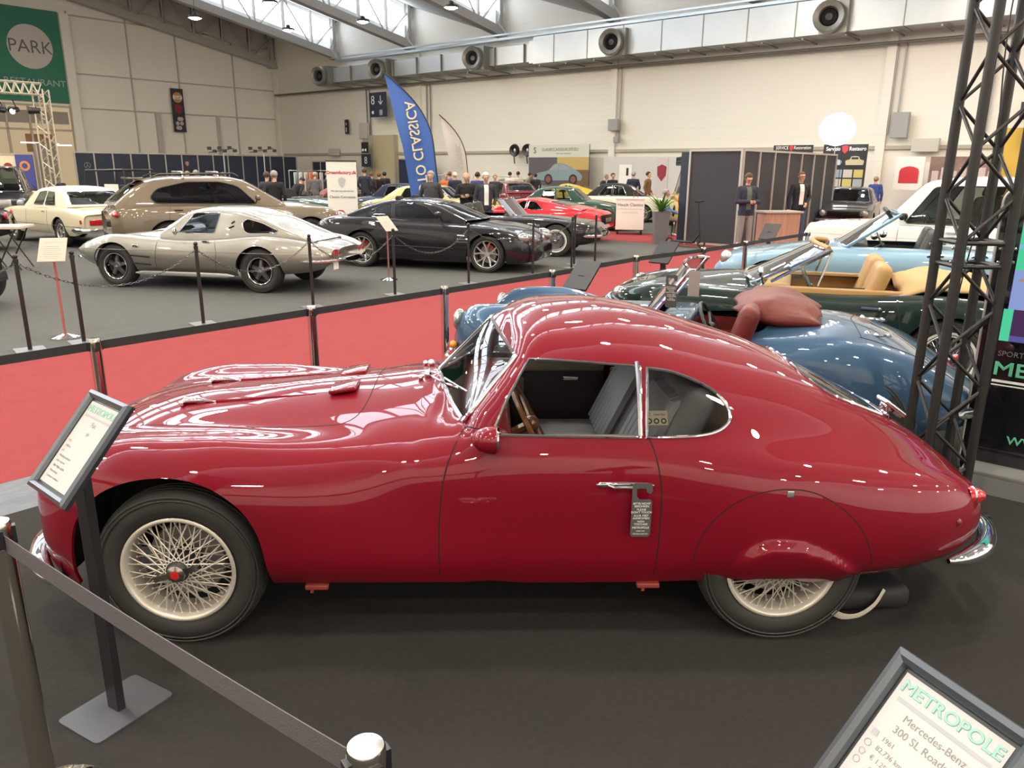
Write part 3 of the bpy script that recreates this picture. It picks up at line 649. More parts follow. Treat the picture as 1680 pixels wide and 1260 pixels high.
# door handle with the hanging tag, side mirror, lamps, bumpers, ornaments
for s in (-1, 1):
    hx0, hz0 = hit(978, 795).x, hit(978, 795).z; hx1 = hit(1073, 797).x
    p0, p1, pm = S.side(hx0, hz0, s, .004), S.side(hx1, hz0-.002, s, .004), S.side((hx0+hx1)/2, hz0, s, .004)
    b = MB(); b.tube([p0, p0*.9+p1*.1, pm, p0*.1+p1*.9, p1], [.004, .011, .011, .011, .004], 8, flat=.5)
    o = Vector((0, s*.022, 0)); b.tube([p0*.78+p1*.22, p0*.7+p1*.3+o, pm+o, p0*.3+p1*.7+o*1.1], [.007, .0065, .006, .007], 8)
    b.build('door_handle', CHROME, doors[0 if s < 0 else 1], True)
mp = hit(790, 716)
m = MB()
for s in (-1, ):
    base = S.side(1.17, .858, s) or Vector((1.17, s*.70, .86)); c = base + Vector((.012, s*.055, .012))
    prof = [(.0, -.062), (.022, -.058), (.040, -.040), (.050, -.012), (.053, .018), (.050, .030), (0, .030)]
    m.lathe(prof, c, 'x', 24); m.tube([base+Vector((0, 0, -.02)), c+Vector((-.01, 0, -.03))], [.022, .014], 8)
    mo = m.build('side_mirror', RPAINT, hero, True)
    MB().lathe([(.050, .026), (.055, .030), (.050, .036), (0, .034)], c, 'x', 24).build('mirror_ring', CHROME, mo, True)
def pod(c, sc, m, name, R=None): return MB().ball(c, 1.0, n=14, sc=sc, R=R).build(name, m, hero, True)
for s in (-1, 1):
    # quarter bumpers, front and rear
    def bumper(sgn, x0, z0, name):
        rows = []; b = MB(); N = 14
        for i in range(N+1):
            t = i/N; a = t*math.pi*.62; w = max(.003, .048*math.sin(math.pi*min(1, t*.9+.10))**.6)
            px = x0 + sgn*(.135*math.cos(a*.9)); py = s*(.60 - .27*(1-math.sin(min(math.pi/2, .18+(1-t)*1.4)))-.10*t+.10*(1-t))
            rows.append((Vector((px, py, z0)), w))
        V_ = []; 
        for p, w in rows:
            for k in range(12):
                a = 2*math.pi*k/12; V_.append(p + Vector((sgn*.022*math.cos(a), s*.014*math.cos(a), w*math.sin(a))))
        F = [(i*12+k, i*12+(k+1) % 12, (i+1)*12+(k+1) % 12, (i+1)*12+k) for i in range(N) for k in range(12)] + [tuple(range(12)), tuple(N*12+k for k in range(12))]
        return b.add(V_, F)
def blade(path, hs, name, th=.020):
    V_ = []; N = len(path)
    for i, (p, h_) in enumerate(zip(path, hs)):
        p = Vector(p); t = (Vector(path[min(i+1, N-1)])-Vector(path[max(i-1, 0)])).normalized(); n = t.cross(Vector((0, 0, 1))).normalized()
        for k in range(14):
            a = 2*math.pi*k/14; V_.append(p + n*min(th, h_*1.0)*math.cos(a) + Vector((0, 0, h_*math.sin(a))))
    F = [(i*14+k, i*14+(k+1) % 14, (i+1)*14+(k+1) % 14, (i+1)*14+k) for i in range(N-1) for k in range(14)] + [tuple(range(14)), tuple((N-1)*14+k for k in range(14))]
    return MB().add(V_, F).build(name, CHROME, hero, True)
for s in (-1, 1):
    pth = bez([(-.47, s*.715, .285), (-.54, s*.70, .295), (-.61, s*.63, .312), (-.665, s*.52, .325), (-.70, s*.40, .325), (-.71, s*.30, .325)], 4)
    n = len(pth); blade(pth, [.004+.040*math.sin(math.pi*(.02+.92*i/(n-1)))**.7 for i in range(n)], 'front_bumper', .040)
    pth = bez([(3.02, s*.70, .34), (3.12, s*.665, .34), (3.24, s*.58, .34), (3.33, s*.45, .338), (3.375, s*.32, .335), (3.39, s*.22, .335)], 4)
    n = len(pth); blade(pth, [.004+.042*math.sin(math.pi*(.02+.90*i/(n-1)))**.7 for i in range(n)], 'rear_bumper', .040)
    # tail lamp, reflector, headlamps
    b = MB(); b.lathe([(.036, -.03), (.036, .0), (.030, .022), (.024, .026), (.020, .040), (0, .044)], (3.165, s*.565, .565), 'x', 20); b.build('tail_lamp', LENSR, hero, True)
    MB().lathe([(.034, -.012), (.040, -.006), (.034, .002)], (3.165, s*.565, .565), 'x', 20).build('lamp_ring', CHROME, hero, True)
    rp = S.side(3.045, .50, s, .0); MB().ball(rp, .014, sc=(.9, .8, 1.3)).build('side_reflector', mat('maroon_enamel', (.12, .01, .012), .3, coat=.5), hero, True)
    hl = Vector((-.59, s*.50, .555)); MB().lathe([(.088, .02), (.092, 0), (.082, -.012), (.06, -.03), (0, -.042)], hl, 'x', 28).build('headlamp', LENSC, hero, True)
    MB().lathe([(.086, .03), (.098, .005), (.092, -.010), (.084, -.012)], hl, 'x', 28).build('headlamp_ring', CHROME, hero, True)
    sp = hit(1297, 811); q = S.side(sp.x, sp.z, s, .002); MB().rbox(q, (.026, .004, .026), .002).build('square_badge', SILVER, hero, True)
    for jx in (.50, 1.815): MB().rbox((jx, s*.70, .245), (.09, .03, .02), .004).box((jx-.02, s*.70, .23), (.012, .02, .02)).build('jacking_point', mat('primer_red', (.22, .03, .02), .6), hero, True)
gr = MB(); gr.rbox((-.668, 0, .47), (.03, .44, .18), .03)
gr.build('grille_surround', CHROME, hero, True); gm = MB()
for q in range(11): gm.box((-.686, -.19+q*.038, .47), (.012, .008, .15))
gm.build('grille_bars', CHROME, hero)
# bonnet ornaments: two chrome jet shapes and vents
for s in (-1, 1):
    b = MB(); p0 = S.top(-.185, s*.175); p1 = S.top(-.02, s*.175)
    if p0 and p1: b.tube([p0+Vector((0, 0, .004)), p0*.8+p1*.2+Vector((0, 0, .016)), p0*.45+p1*.55+Vector((0, 0, .014)), p1], [.003, .017, .012, .002], 10); b.box(p0*.85+p1*.15+Vector((0, 0, .01)), (.02, .07, .012)); b.build('bonnet_ornament', CHROME, bonnet, True)
    rp = [S.top(x, s*.175, .001) for x in np.linspace(-.02, .42, 14)]; strip('bonnet_rib', rp, [.008*(1-i/14)+.001 for i in range(14)], RPAINT, bonnet)
    for yy in (.14,):
        c0 = S.top(.54, s*yy, .008); a0 = math.atan2(S.top(.60, s*yy).z-S.top(.48, s*yy).z, .12); MB().rbox(c0, (.12, .15, .02), .008, R=Matrix.Rotation(-a0-.06, 3, 'Y')).build('bonnet_vent', RPAINT, bonnet, True)
# wipers
for s in (-1, 1):
    b = MB(); c = S.top(.905, s*.10, .012); b.ball(c, .018, n=8); b.ball(S.top(.875, s*.13, .01), .013, n=8)
    b.tube([c, S.top(1.0, s*.22, .02), S.top(1.06, s*.34, .012)], .004, 5); b.tube([S.top(1.0, s*.06, .010), S.top(1.06, s*.30, .010)] if False else [S.top(.99, s*.16, .012), S.top(1.10, s*.44, .012)], .004, 5); b.build('wiper', CHROME, hero, True)
# inspection sticker behind the quarter window, plate lamp at the tail
a, b_ = S.side(1.775, .905, -1, -.004), S.side(1.865, .905, -1, -.004); c_ = S.side(1.775, .955, -1, -.004)
Mx = frame_M(a, b_-a, c_-a); st = MB().add([Mx @ Vector(p) for p in ((0, 0, 0), (.09, 0, 0), (.09, .056, 0), (0, .056, 0))], [(0, 1, 2, 3)]).build('window_sticker', mat('cream_sticker', (.72, .66, .50), .5), hero, fix=False)
INK = mat('black_ink', (.015, .015, .015), .6)
text('TC', .016, Mx @ Matrix.Translation((.015, .041, .001)), INK, 'sticker_print', st); text('Classic Data', .009, Mx @ Matrix.Translation((.058, .041, .001)), INK, 'sticker_print', st)
cr = MB()
for q in range(3): 
    for k in range(16): a = 2*math.pi*k/16; a1 = a+2*math.pi/16; cr.add([Mx @ Vector((.018+.028*q+r*math.cos(t), .016+r*math.sin(t), .001)) for r, t in ((.006, a), (.011, a), (.011, a1), (.006, a1))], [(0, 1, 2, 3)])
cr.build('sticker_print', INK, st, fix=False)
pl = MB(); pt = S.top(3.06, .02); pl.rbox(pt+Vector((.03, 0, .035)), (.13, .10, .022), .008, R=Matrix.Rotation(.62, 3, 'Y')); pl.rbox(pt+Vector((.0, 0, .03)), (.03, .06, .05), .01); pl.box(pt+Vector((.05, 0, .012)), (.05, .08, .03), R=Matrix.Rotation(.62, 3, 'Y')); pl.build('plate_lamp', CHROME, hero, True)
# ------------------------------------------------------------------ generic exhibition cars
def P1(k, x): return float(pchip([x], [p[0] for p in k], [p[1] for p in k])[0]) if len(k) > 1 else k[0][1]
def rnd(poly, r=.03, n=3):                         # round the corners of a polygon
    out = []; L = len(poly)
    for i in range(L):
        a, b, c = Vector(poly[i-1]), Vector(poly[i]), Vector(poly[(i+1) % L]); d1 = (a-b); d2 = (c-b); rr = min(r, d1.length*.45, d2.length*.45); p, q = b+d1.normalized()*rr, b+d2.normalized()*rr
        for k in range(n+1): t = k/n; out.append(tuple(p*(1-t)**2+b*2*t*(1-t)+q*t*t))
    return out
def make_car(name, label, pos, rz, s, cat='car', group=None):
    """s: dict of profiles (x from the nose)"""
    root = empty(name, pos, math.radians(rz)); tag(root, label, cat, group); L = s['L']; low = s.get('low', False)
    PT, IN = s['paint'], s.get('interior', MATTE); GL = s.get('glass', DGLASS); TR = s.get('trim', CHROME)
    cr = s.get('crest', .08); val = s.get('valley', 0.0); mid = s.get('mid', .5); tuck = s.get('tuck', .06)
    xs = sorted(set([0, .03, .12, .3, .6, L-.6, L-.3, L-.12, L-.03, L] + list(np.linspace(.6, L-.6, 14)) + [p[0] for k in ('top', 'sh', 'wid') for p in s[k]])); st = {}
    for x in xs:
        if x < 0 or x > L: continue
        w, zs, zt_, zb_ = P1(s['wid'], x), P1(s['sh'], x), P1(s['top'], x), P1(s['zb'], x); c = min(cr, w*.3)
        if callable(val): vv = val(x)
        else: vv = val
        wi = w-c
        st[x] = [(w-tuck, zb_), (w-tuck*.25, zb_+(zs-zb_)*.16), (w, zb_+(zs-zb_)*mid), (w-.15*c, zb_+(zs-zb_)*.80), (w-.45*c, zb_+(zs-zb_)*.94), (wi, zs), (wi*.86, zs+(zt_-zs)*.26-vv), (wi*.62, zs+(zt_-zs)*.60-vv*.5), (wi*.34, zs+(zt_-zs)*.88), (0, zt_)]
    bm = loft(st, s.get('nx', 70 if low else 120), s.get('ny', 22 if low else 36), s.get('smooth', .03)); bm.normal_update(); S = Surf(bm)
    sidef = lambda f: abs(f.calc_center_median().y) > P1(s['wid'], L/2)*.55
    AR = s.get('arch', s['R']*1.12); ah = s.get('ah', [.0, .0]); axz = [(s['xf'], s['R']), (s['xf']+s['wb'], s['R'])]
    for q, (ax, az) in enumerate(axz):
        cut = s.get('rearcut', None) if q else None; zbx = P1(s['zb'], ax)
        pl = [(ax-AR*1.02, zbx-.3), (ax-AR*1.02, az*.9)] + [(ax+AR*math.cos(t)*(1.02), az+AR*math.sin(t)) for t in [math.pi-i*math.pi/16 for i in range(17)]] + [(ax+AR*1.02, zbx-.3)]
        if cut is not None: pl = [(p[0], min(p[1], cut)) for p in pl]
        fs = carve(bm, pl, (0, 2), sidef); bmesh.ops.delete(bm, geom=fs, context='FACES')
        if not low:
            for sd in (-1, 1):
                P = clean([S.side(x, z, sd) for x, z in pl[1:-1]])
                if len(P) > 2: MB().add(P+[p-Vector((0, sd*.025, 0)) for p in P], [(i, i+1, len(P)+i+1, len(P)+i) for i in range(len(P)-1)]).build('arch_lip', PT, root, True, fix=False)
        well(root, ax, az, AR*.98, P1(s['wid'], ax)-.08, .26)
    for pl in s.get('doors', []):
        g = detach(bm, carve(bm, pl, (0, 2), lambda f: sidef(f) and f.calc_center_median().z < max(p[1] for p in pl)+.02)); sh = P1(s['wid'], L/2)
        for sd in (-1, 1):
            c = g.copy(); bmesh.ops.delete(c, geom=[f for f in c.faces if f.calc_center_median().y*sd < 0], context='FACES'); d = bm_obj(c, 'car_door', PT, root)
            strip('door_gap', [S.side(x, z, sd, .0003) for x, z in sampled(pl, .04)], .0035 if not low else .006, MATTE, d, 4, True)
            for (hx, hz, hl) in s.get('handles', []):
                if min(p[0] for p in pl) < hx < max(p[0] for p in pl):
                    p, q = S.side(hx, hz, sd, .012), S.side(hx+hl, hz, sd, .012)
                    if p and q: MB().tube([p, q], .012, 6).ball(S.side(hx+hl*.9, hz, sd, .006), .018, n=5).build('door_handle', s.get('handle_m', TR), d, True)
    gh = s.get('gh'); ck = s.get('cockpit')
    if gh: ck0 = [(gh['prof'][0][0]+.10, gh['wb']-.10), (gh['prof'][-1][0]-gh.get('deck', .25), gh['wb']-.10)]; ckp = [(ck0[0][0], -ck0[0][1]), (ck0[1][0], -ck0[1][1]), (ck0[1][0], ck0[1][1]), (ck0[0][0], ck0[0][1])]
    if ck: ckp = rnd(ck, .08)
    if gh or ck:
        fs = carve(bm, ckp, (0, 1), lambda f: f.calc_center_median().z > P1(s['sh'], f.calc_center_median().x)-.12 and f.normal.z > -.2); bmesh.ops.delete(bm, geom=fs, context='FACES')
        x0, x1 = min(p[0] for p in ckp), max(p[0] for p in ckp); wy_ = max(p[1] for p in ckp); zt_ = P1(s['sh'], (x0+x1)/2)
        tub = MB(); zf = P1(s['zb'], L/2)+.08; tub.box(((x0+x1)/2, 0, zf), (x1-x0+.3, 2*wy_, .03))
        for sd in (-1, 1): tub.box(((x0+x1)/2, sd*(wy_+.012), (zf+zt_)/2-.02), (x1-x0, .02, zt_-zf-.06))
        tub.box((x0, 0, (zf+zt_)/2), (.03, 2*wy_, zt_-zf-.06)); tub.box((x1, 0, (zf+zt_)/2), (.03, 2*wy_, zt_-zf-.06)); tub.build('cabin_lining', IN, root)
        MB().rbox((x0+.13, 0, zt_-.02), (.24, 2*wy_*.97, .15), .05).build('dashboard', s.get('dash', BLACK), root, True)
        if s.get('strim'): strip('cockpit_trim', [S.top(x, y, .004) for x, y in sampled(ckp, .05)], .012, s['strim'], root, closed=True)
        sx = s.get('seatx', x0+.75); sm = s.get('seat_m', IN)
        for y in (-.36, .36): seat(root, sx, y, zf+.12, sm, .48, s.get('seath', zt_-zf+.05), .3, s.get('headrest', False))
        if s.get('rearseat'): MB().rbox((s['rearseat'], 0, zf+.25), (.5, 1.1, .3), .06).rbox((s['rearseat']+.3, 0, zf+.5), (.16, 1.15, .6), .06).build('rear_seat', sm, root, True)
        steering(root, x0+.42, -.36 if s.get('lhd', True) else .36, zt_+.02, .18, 1.1, s.get('wheel_m'))
    for nm, pl, pj_, mt, off in s.get('panels', []):       # named coloured panels cut out of the skin
        fs = carve(bm, pl, (0, 2) if pj_ == 'side' else (1, 2), (sidef if pj_ == 'side' else (lambda f: (f.calc_center_median().x < L*.3) if pj_ == 'nose' else (f.calc_center_median().x > L*.7))))
        g = detach(bm, fs)
        if len(g.faces): bm_obj(g, nm, mt, root, off=off)
        else: g.free()
    bm_obj(bm, 'body', PT, root, angle=s.get('angle', 180))
    # greenhouse
    if gh:
        pr = gh['prof']; zr = max(p[1] for p in pr); wb_, wt = gh['wb'], gh['wt']; crn = gh.get('crown', .05); g0 = {}
        zbf = lambda x: P1(s['sh'], x) + gh.get('dz', 0)
        for x in sorted(set(list(np.linspace(pr[0][0], pr[-1][0], 16)) + [p[0] for p in pr])):
            h = P1(pr, x); zbl = min(zbf(x), h-.01); cc = crn*min(1, max(.05, (h-zbl)/(zr-zbl+1e-6))); zc = h-cc; f = max(0, (zc-zbl)/(zr-zbl)); yt = wb_+(wt-wb_)*f; nar = gh.get('narrow'); 
            k = 1.0 if not nar else 1-nar*max(0, (x-(pr[0][0]+pr[-1][0])/2)/(pr[-1][0]-pr[0][0]))
            g0[x] = [(wb_*k, zbl-.05), ((wb_+(yt-wb_)*.3)*k, zbl+(zc-zbl)*.3), ((wb_+(yt-wb_)*.62)*k, zbl+(zc-zbl)*.62), ((wb_+(yt-wb_)*.9)*k, zbl+(zc-zbl)*.9), (yt*.975*k, zc+cc*.08), (yt*.90*k, zc+cc*.42), (yt*.66*k, zc+cc*.80), (yt*.33*k, zc+cc*.97), (0, h)]
        gb = loft(g0, 60 if low else 90, 20 if low else 30, gh.get('smooth', .02)); xm = (pr[0][0]+pr[-1][0])/2; bf, br = gh.get('bowf', .12), gh.get('bowr', .06)
        for v in gb.verts:
            k = 1-min(1, (v.co.y/wb_)**2)
            if v.co.x < xm: v.co.x -= bf*k*min(1, (xm-v.co.x)/(xm-pr[0][0]))
            else: v.co.x += br*k*min(1, (v.co.x-xm)/(pr[-1][0]-xm))
        gb.normal_update(); SG = Surf(gb); RM = gh.get('mat', PT)
        sf = lambda f: abs(f.normal.y) > .5 or abs(f.calc_center_median().y) > wt*.7
        for pl in gh.get('side', []):
            pl = rnd(pl, gh.get('rad', .04)); fs = carve(gb, pl, (0, 2), lambda f: abs(f.calc_center_median().y) > wt*.55); g = detach(gb, fs)
            for sd in (-1, 1):
                c = g.copy(); bmesh.ops.delete(c, geom=[f for f in c.faces if f.calc_center_median().y*sd < 0], context='FACES'); bm_obj(c, 'side_window', GL, root)
                if gh.get('strim', True): strip('window_trim', [SG.side(x, z, sd, .002) for x, z in sampled(pl, .05)], gh.get('tr', .008), gh.get('trim', TR), root, 5, True)
        for nm, key, sgn in (('windscreen', 'front', -1), ('rear_window', 'rear', 1)):
            if key not in gh: continue
            for pl in gh[key]:
                pl = rnd(pl, gh.get('rad', .04)); cx = xm
                fs = carve(gb, pl, (1, 2), lambda f: (f.calc_center_median().x-cx)*sgn > 0 and f.normal.x*sgn > -.1 if False else (f.calc_center_median().x-cx)*sgn > 0); g = detach(gb, fs)
                bm_obj(g, nm, GL, root); strip(nm+'_trim', [SG.front(y, z, sgn, .002) for y, z in sampled(pl, .05)], gh.get('tr', .008), gh.get('trim', TR), root, 5, True)
        bm_obj(gb, gh.get('name', 'roof'), RM, root)
        s['_SG'] = SG
    # wheels
    for q, (ax, az) in enumerate(axz):
        for sd in (-1, 1):
            hw = P1(s['wid'], ax)
            wheel(s['wheel'], s['R'], s.get('tw', .19), s.get('rr', s['R']*.60), root, ax, sd*(hw-s.get('tw', .19)/2-s.get('inset', .03)), az, sd)
    # blades, lamps, seams
    for nm, pts, h_, m_ in s.get('bars', []):
        for sd in ((-1, 1) if pts[0][1] != 0 else (1,)):
            P = bez([(p[0], p[1]*sd, p[2]) for p in pts], 5); n = len(P); V_ = []; 
            for i, p in enumerate(P):
                t = (P[min(i+1, n-1)]-P[max(i-1, 0)]).normalized(); nn = t.cross(Vector((0, 0, 1))).normalized(); k_ = min(1, .25+i/(n*.12), .25+(n-1-i)/(n*.12)) if pts[0][1] != 0 else min(1, .3+(n-1-i)/(n*.12))
                for k in range(8): a = 2*math.pi*k/8; V_.append(p + nn*.02*math.cos(a) + Vector((0, 0, h_/2*k_*math.sin(a))))
            MB().add(V_, [(i*8+k, i*8+(k+1) % 8, (i+1)*8+(k+1) % 8, (i+1)*8+k) for i in range(n-1) for k in range(8)]+[tuple(range(8)), tuple((n-1)*8+k for k in range(8))]).build(nm, m_, root, True)
    for nm, x, y, z, r, m_, sc in s.get('lamps', []):
        for sd in ((-1, 1) if y else (1,)): MB().ball((x, y*sd, z), r, n=8, sc=sc).build(nm, m_, root, True)
    for nm, pts, r, m_ in s.get('lines', []):
        for sd in (-1, 1): strip(nm, [S.side(x, z, sd, .001) for x, z in sampled(pts, .05, False)], r, m_, root, 5)
    for nm, c, d, m_ in s.get('boxes', []):
        for sd in ((-1, 1) if c[1] else (1,)): MB().rbox((c[0], c[1]*sd, c[2]), d, min(d)*.3).build(nm, m_, root, True)
    for mx, mz in s.get('mirrors', []):
        for sd in (-1, 1):
            hw = P1(s['wid'], mx); MB().tube([(mx, sd*(hw-.16), mz-.09), (mx-.01, sd*(hw-.03), mz)], .015, 6).rbox((mx, sd*(hw+.03), mz+.03), (.09, .17, .11), .035).build('side_mirror', s.get('mirror_m', PT), root, True)
    return root, S
def screen(root, x0, z0, x1, z1, w0, w1, m=CHROME, r=.014, bow=.12, g=GLASS):
    """windscreen of an open car: base centre x0,z0 -> top x1,z1"""
    N = 10; V_ = []; 
    for t in (0, .5, 1):
        for i in range(N+1):
            e = -1+2*i/N; wd = w0+(w1-w0)*t; V_.append(Vector((x0+(x1-x0)*t+bow*e*e, e*wd, z0+(z1-z0)*t-.02*e*e)))
    F = [(r_*(N+1)+i, r_*(N+1)+i+1, (r_+1)*(N+1)+i+1, (r_+1)*(N+1)+i) for r_ in (0, 1) for i in range(N)]
    w = MB().add(V_, F).build('windscreen', g, root, True, fix=False)
    loop = V_[:N+1] + [V_[2*N+1]] + V_[2*N+2:][::-1] + [V_[N+1]]; MB().tube(loop, r, 6, closed=True).build('windscreen_frame', m, w, True, fix=False); return w
# ---- silver split-window coupe
g_ = lambda *a: H(*a)
FS = paint('fawn_silver', (.27, .26, .235), .8, .3); s = dict(L=4.45, xf=.86, wb=2.49, R=.335, rr=.20, tw=.22, wheel='mag', paint=FS, inset=.035,
  wid=[(0, .55), (.1, .66), (.35, .78), (.8, .87), (1.4, .86), (2.2, .84), (3.0, .87), (3.5, .885), (4.0, .84), (4.3, .76), (4.45, .66)],
  top=[(0, .60), (.25, .70), (.8, .80), (1.5, .87), (2.2, .90), (3.2, .86), (3.8, .80), (4.2, .735), (4.45, .67)],
  sh=[(0, .585), (.25, .69), (.85, .825), (1.4, .79), (2.0, .765), (2.6, .79), (3.35, .855), (3.9, .80), (4.25, .73), (4.45, .66)],
  zb=[(0, .55), (.12, .42), (.4, .33), (.8, .27), (1.2, .24), (3.0, .24), (3.6, .28), (4.1, .33), (4.35, .40), (4.45, .50)], mid=.66, tuck=.10, crest=.16, valley=.02,
  gh=dict(prof=[(1.62, .86), (1.85, 1.03), (2.12, 1.21), (2.45, 1.255), (2.75, 1.245), (3.2, 1.14), (3.7, .93), (4.1, .77)], wb=.70, wt=.50, crown=.07, narrow=.55, bowf=.16, bowr=.0, smooth=.04, dz=.0, deck=.7,
     side=[[(1.92, .86), (2.16, 1.155), (2.60, 1.17), (2.54, .86)], [(2.98, 1.02), (3.04, .90), (3.12, .87), (3.50, .875), (3.56, .92), (3.30, 1.03), (3.06, 1.09)]], front=[[(-.58, .90), (.58, .90), (.46, 1.18), (-.46, 1.18)]], rad=.03, trim=CHROME),
  seatx=2.45, interior=mat('dark_cabin', (.02, .02, .022), .7), doors=[[(1.60, .30), (1.64, .84), (2.58, .84), (2.66, .60), (2.62, .30)]], handles=[(2.40, .74, .12)],
  bars=[('front_bumper', [(-.05, .12, .45), (-.04, .4, .45), (.05, .62, .45), (.22, .76, .45)], .06, CHROME), ('rear_bumper', [(4.05, .86, .50), (4.30, .80, .50), (4.45, .62, .50), (4.5, .3, .50)], .05, CHROME), ('sill_trim', [(1.25, .862, .25), (2.0, .86, .25), (2.95, .87, .25)], .07, SILVER)],
  lamps=[('tail_lamp', 4.435, .55, .60, .055, LENSR, (.4, 1, 1)), ('tail_lamp', 4.435, .40, .60, .055, LENSR, (.4, 1, 1))],
  lines=[('side_crease', [(.25, .60), (1.4, .60), (2.9, .60), (4.3, .60)], .004, FS), ('vent_slot', [(1.18, .52), (1.52, .50)], .012, MATTE), ('vent_slot', [(1.2, .40), (1.52, .38)], .012, MATTE)], boxes=[('bonnet_badge', (1.28, .855, .66), (.09, .02, .04), CHROME)], mirrors=[])
pF, pR = G(195, 470), G(437, 480); rz = math.degrees(math.atan2(pR.y-pF.y, pR.x-pF.x)); ux = Vector((math.cos(math.radians(rz)), math.sin(math.radians(rz)), 0)); uy = Vector((-ux.y, ux.x, 0))
pos = (pF+pR)/2 - ux*(.86+1.245) + uy*.76; print('C2', pos, rz, (pR-pF).length)
c2, S2 = make_car('sports_coupe', 'silver beige split window sports coupe with thick black tyres', pos, rz, s)
SG = s['_SG']
for sd in (-1, 1):                                     # fixed rear quarter glass, split rear window, roof vents
    for zz in (.96, 1.03): strip('roof_vent', [SG.side(2.78+.03*(zz > 1), zz-.015, sd, .002), SG.side(2.86, zz+.02, sd, .002)], .012, MATTE, c2)
MB().tube([(2.05, -.84, .90), (2.0, -.86, .84)], .01, 6).ball((2.0, -.87, .90), .055, n=8, sc=(.5, .7, 1)).build('side_mirror', CHROME, c2, True)
tg = MB().box((4.44, -.50, .47), (.006, .17, .22)).build('licence_plate', WHITE, c2)
# ---- black modern roadster coupe
BK = paint('black', (.008, .008, .011)); s = dict(L=4.53, xf=.86, wb=2.56, R=.335, rr=.245, tw=.24, wheel='alloy', paint=BK, trim=BLACK, arch=.375,
  wid=[(0, .55), (.08, .68), (.3, .84), (.8, .91), (2.2, .90), (3.4, .915), (4.1, .88), (4.4, .80), (4.53, .70)],
  top=[(0, .50), (.1, .62), (.35, .76), (.9, .86), (1.6, .93), (2.4, .96), (3.5, .98), (4.2, .95), (4.45, .90), (4.53, .80)],
  sh=[(0, .48), (.1, .60), (.35, .72), (.9, .83), (1.6, .86), (2.6, .90), (3.4, .95), (4.1, .93), (4.4, .86), (4.53, .74)],
  zb=[(0, .22), (.3, .17), (.8, .18), (3.6, .20), (4.3, .26), (4.53, .38)], crest=.14, mid=.55, tuck=.05,
  gh=dict(prof=[(1.35, .93), (1.7, 1.08), (2.1, 1.24), (2.5, 1.30), (2.9, 1.285), (3.35, 1.17), (3.78, .99)], wb=.73, wt=.53, crown=.06, bowf=.18, bowr=.14, smooth=.04,
     side=[[(1.85, .93), (2.15, 1.15), (2.45, 1.225), (2.83, 1.22), (2.78, .94)], [(2.84, .945), (2.88, 1.21), (3.1, 1.15), (3.42, .97)]], front=[[(-.62, .96), (.62, .96), (.48, 1.22), (-.48, 1.22)]], rear=[[(-.5, 1.02), (.5, 1.02), (.42, 1.22), (-.42, 1.22)]], trim=BLACK, strim=True, tr=.006),
  glass=glass('privacy_glass', (.22, .24, .25), 1.6), doors=[[(1.55, .30), (1.62, .86), (2.82, .90), (2.92, .60), (2.85, .30)]], handles=[(2.62, .80, .16)], mirrors=[(1.78, 1.0)],
  lamps=[('headlamp', .23, .66, .64, .13, LENSC, (1.3, .9, .75)), ('headlamp', .10, .50, .61, .10, LENSC, (1.1, .9, .8)), ('tail_lamp', 4.40, .60, .78, .09, LENSR, (.5, 1.2, .7)), ('bonnet_star', .02, 0, .60, .06, CHROME, (.4, 1, 1))],
  lines=[('side_fin', [(1.18, .60), (1.42, .60)], .010, CHROME), ('side_fin', [(1.18, .55), (1.42, .55)], .010, CHROME), ('side_fin', [(1.28, .66), (1.42, .66)], .008, CHROME), ('side_strip', [(1.5, .42), (3.0, .44)], .012, BLACK)], headrest=True, seatx=2.35)
f = G(800, 447); rz = 162; ux = Vector((math.cos(math.radians(rz)), math.sin(math.radians(rz)), 0)); uy = Vector((-ux.y, ux.x, 0)); pos = f - ux*.86 - uy*.80
sl, S_ = make_car('modern_roadster', 'black modern hardtop roadster with silver star spoke wheels', pos, rz, s)
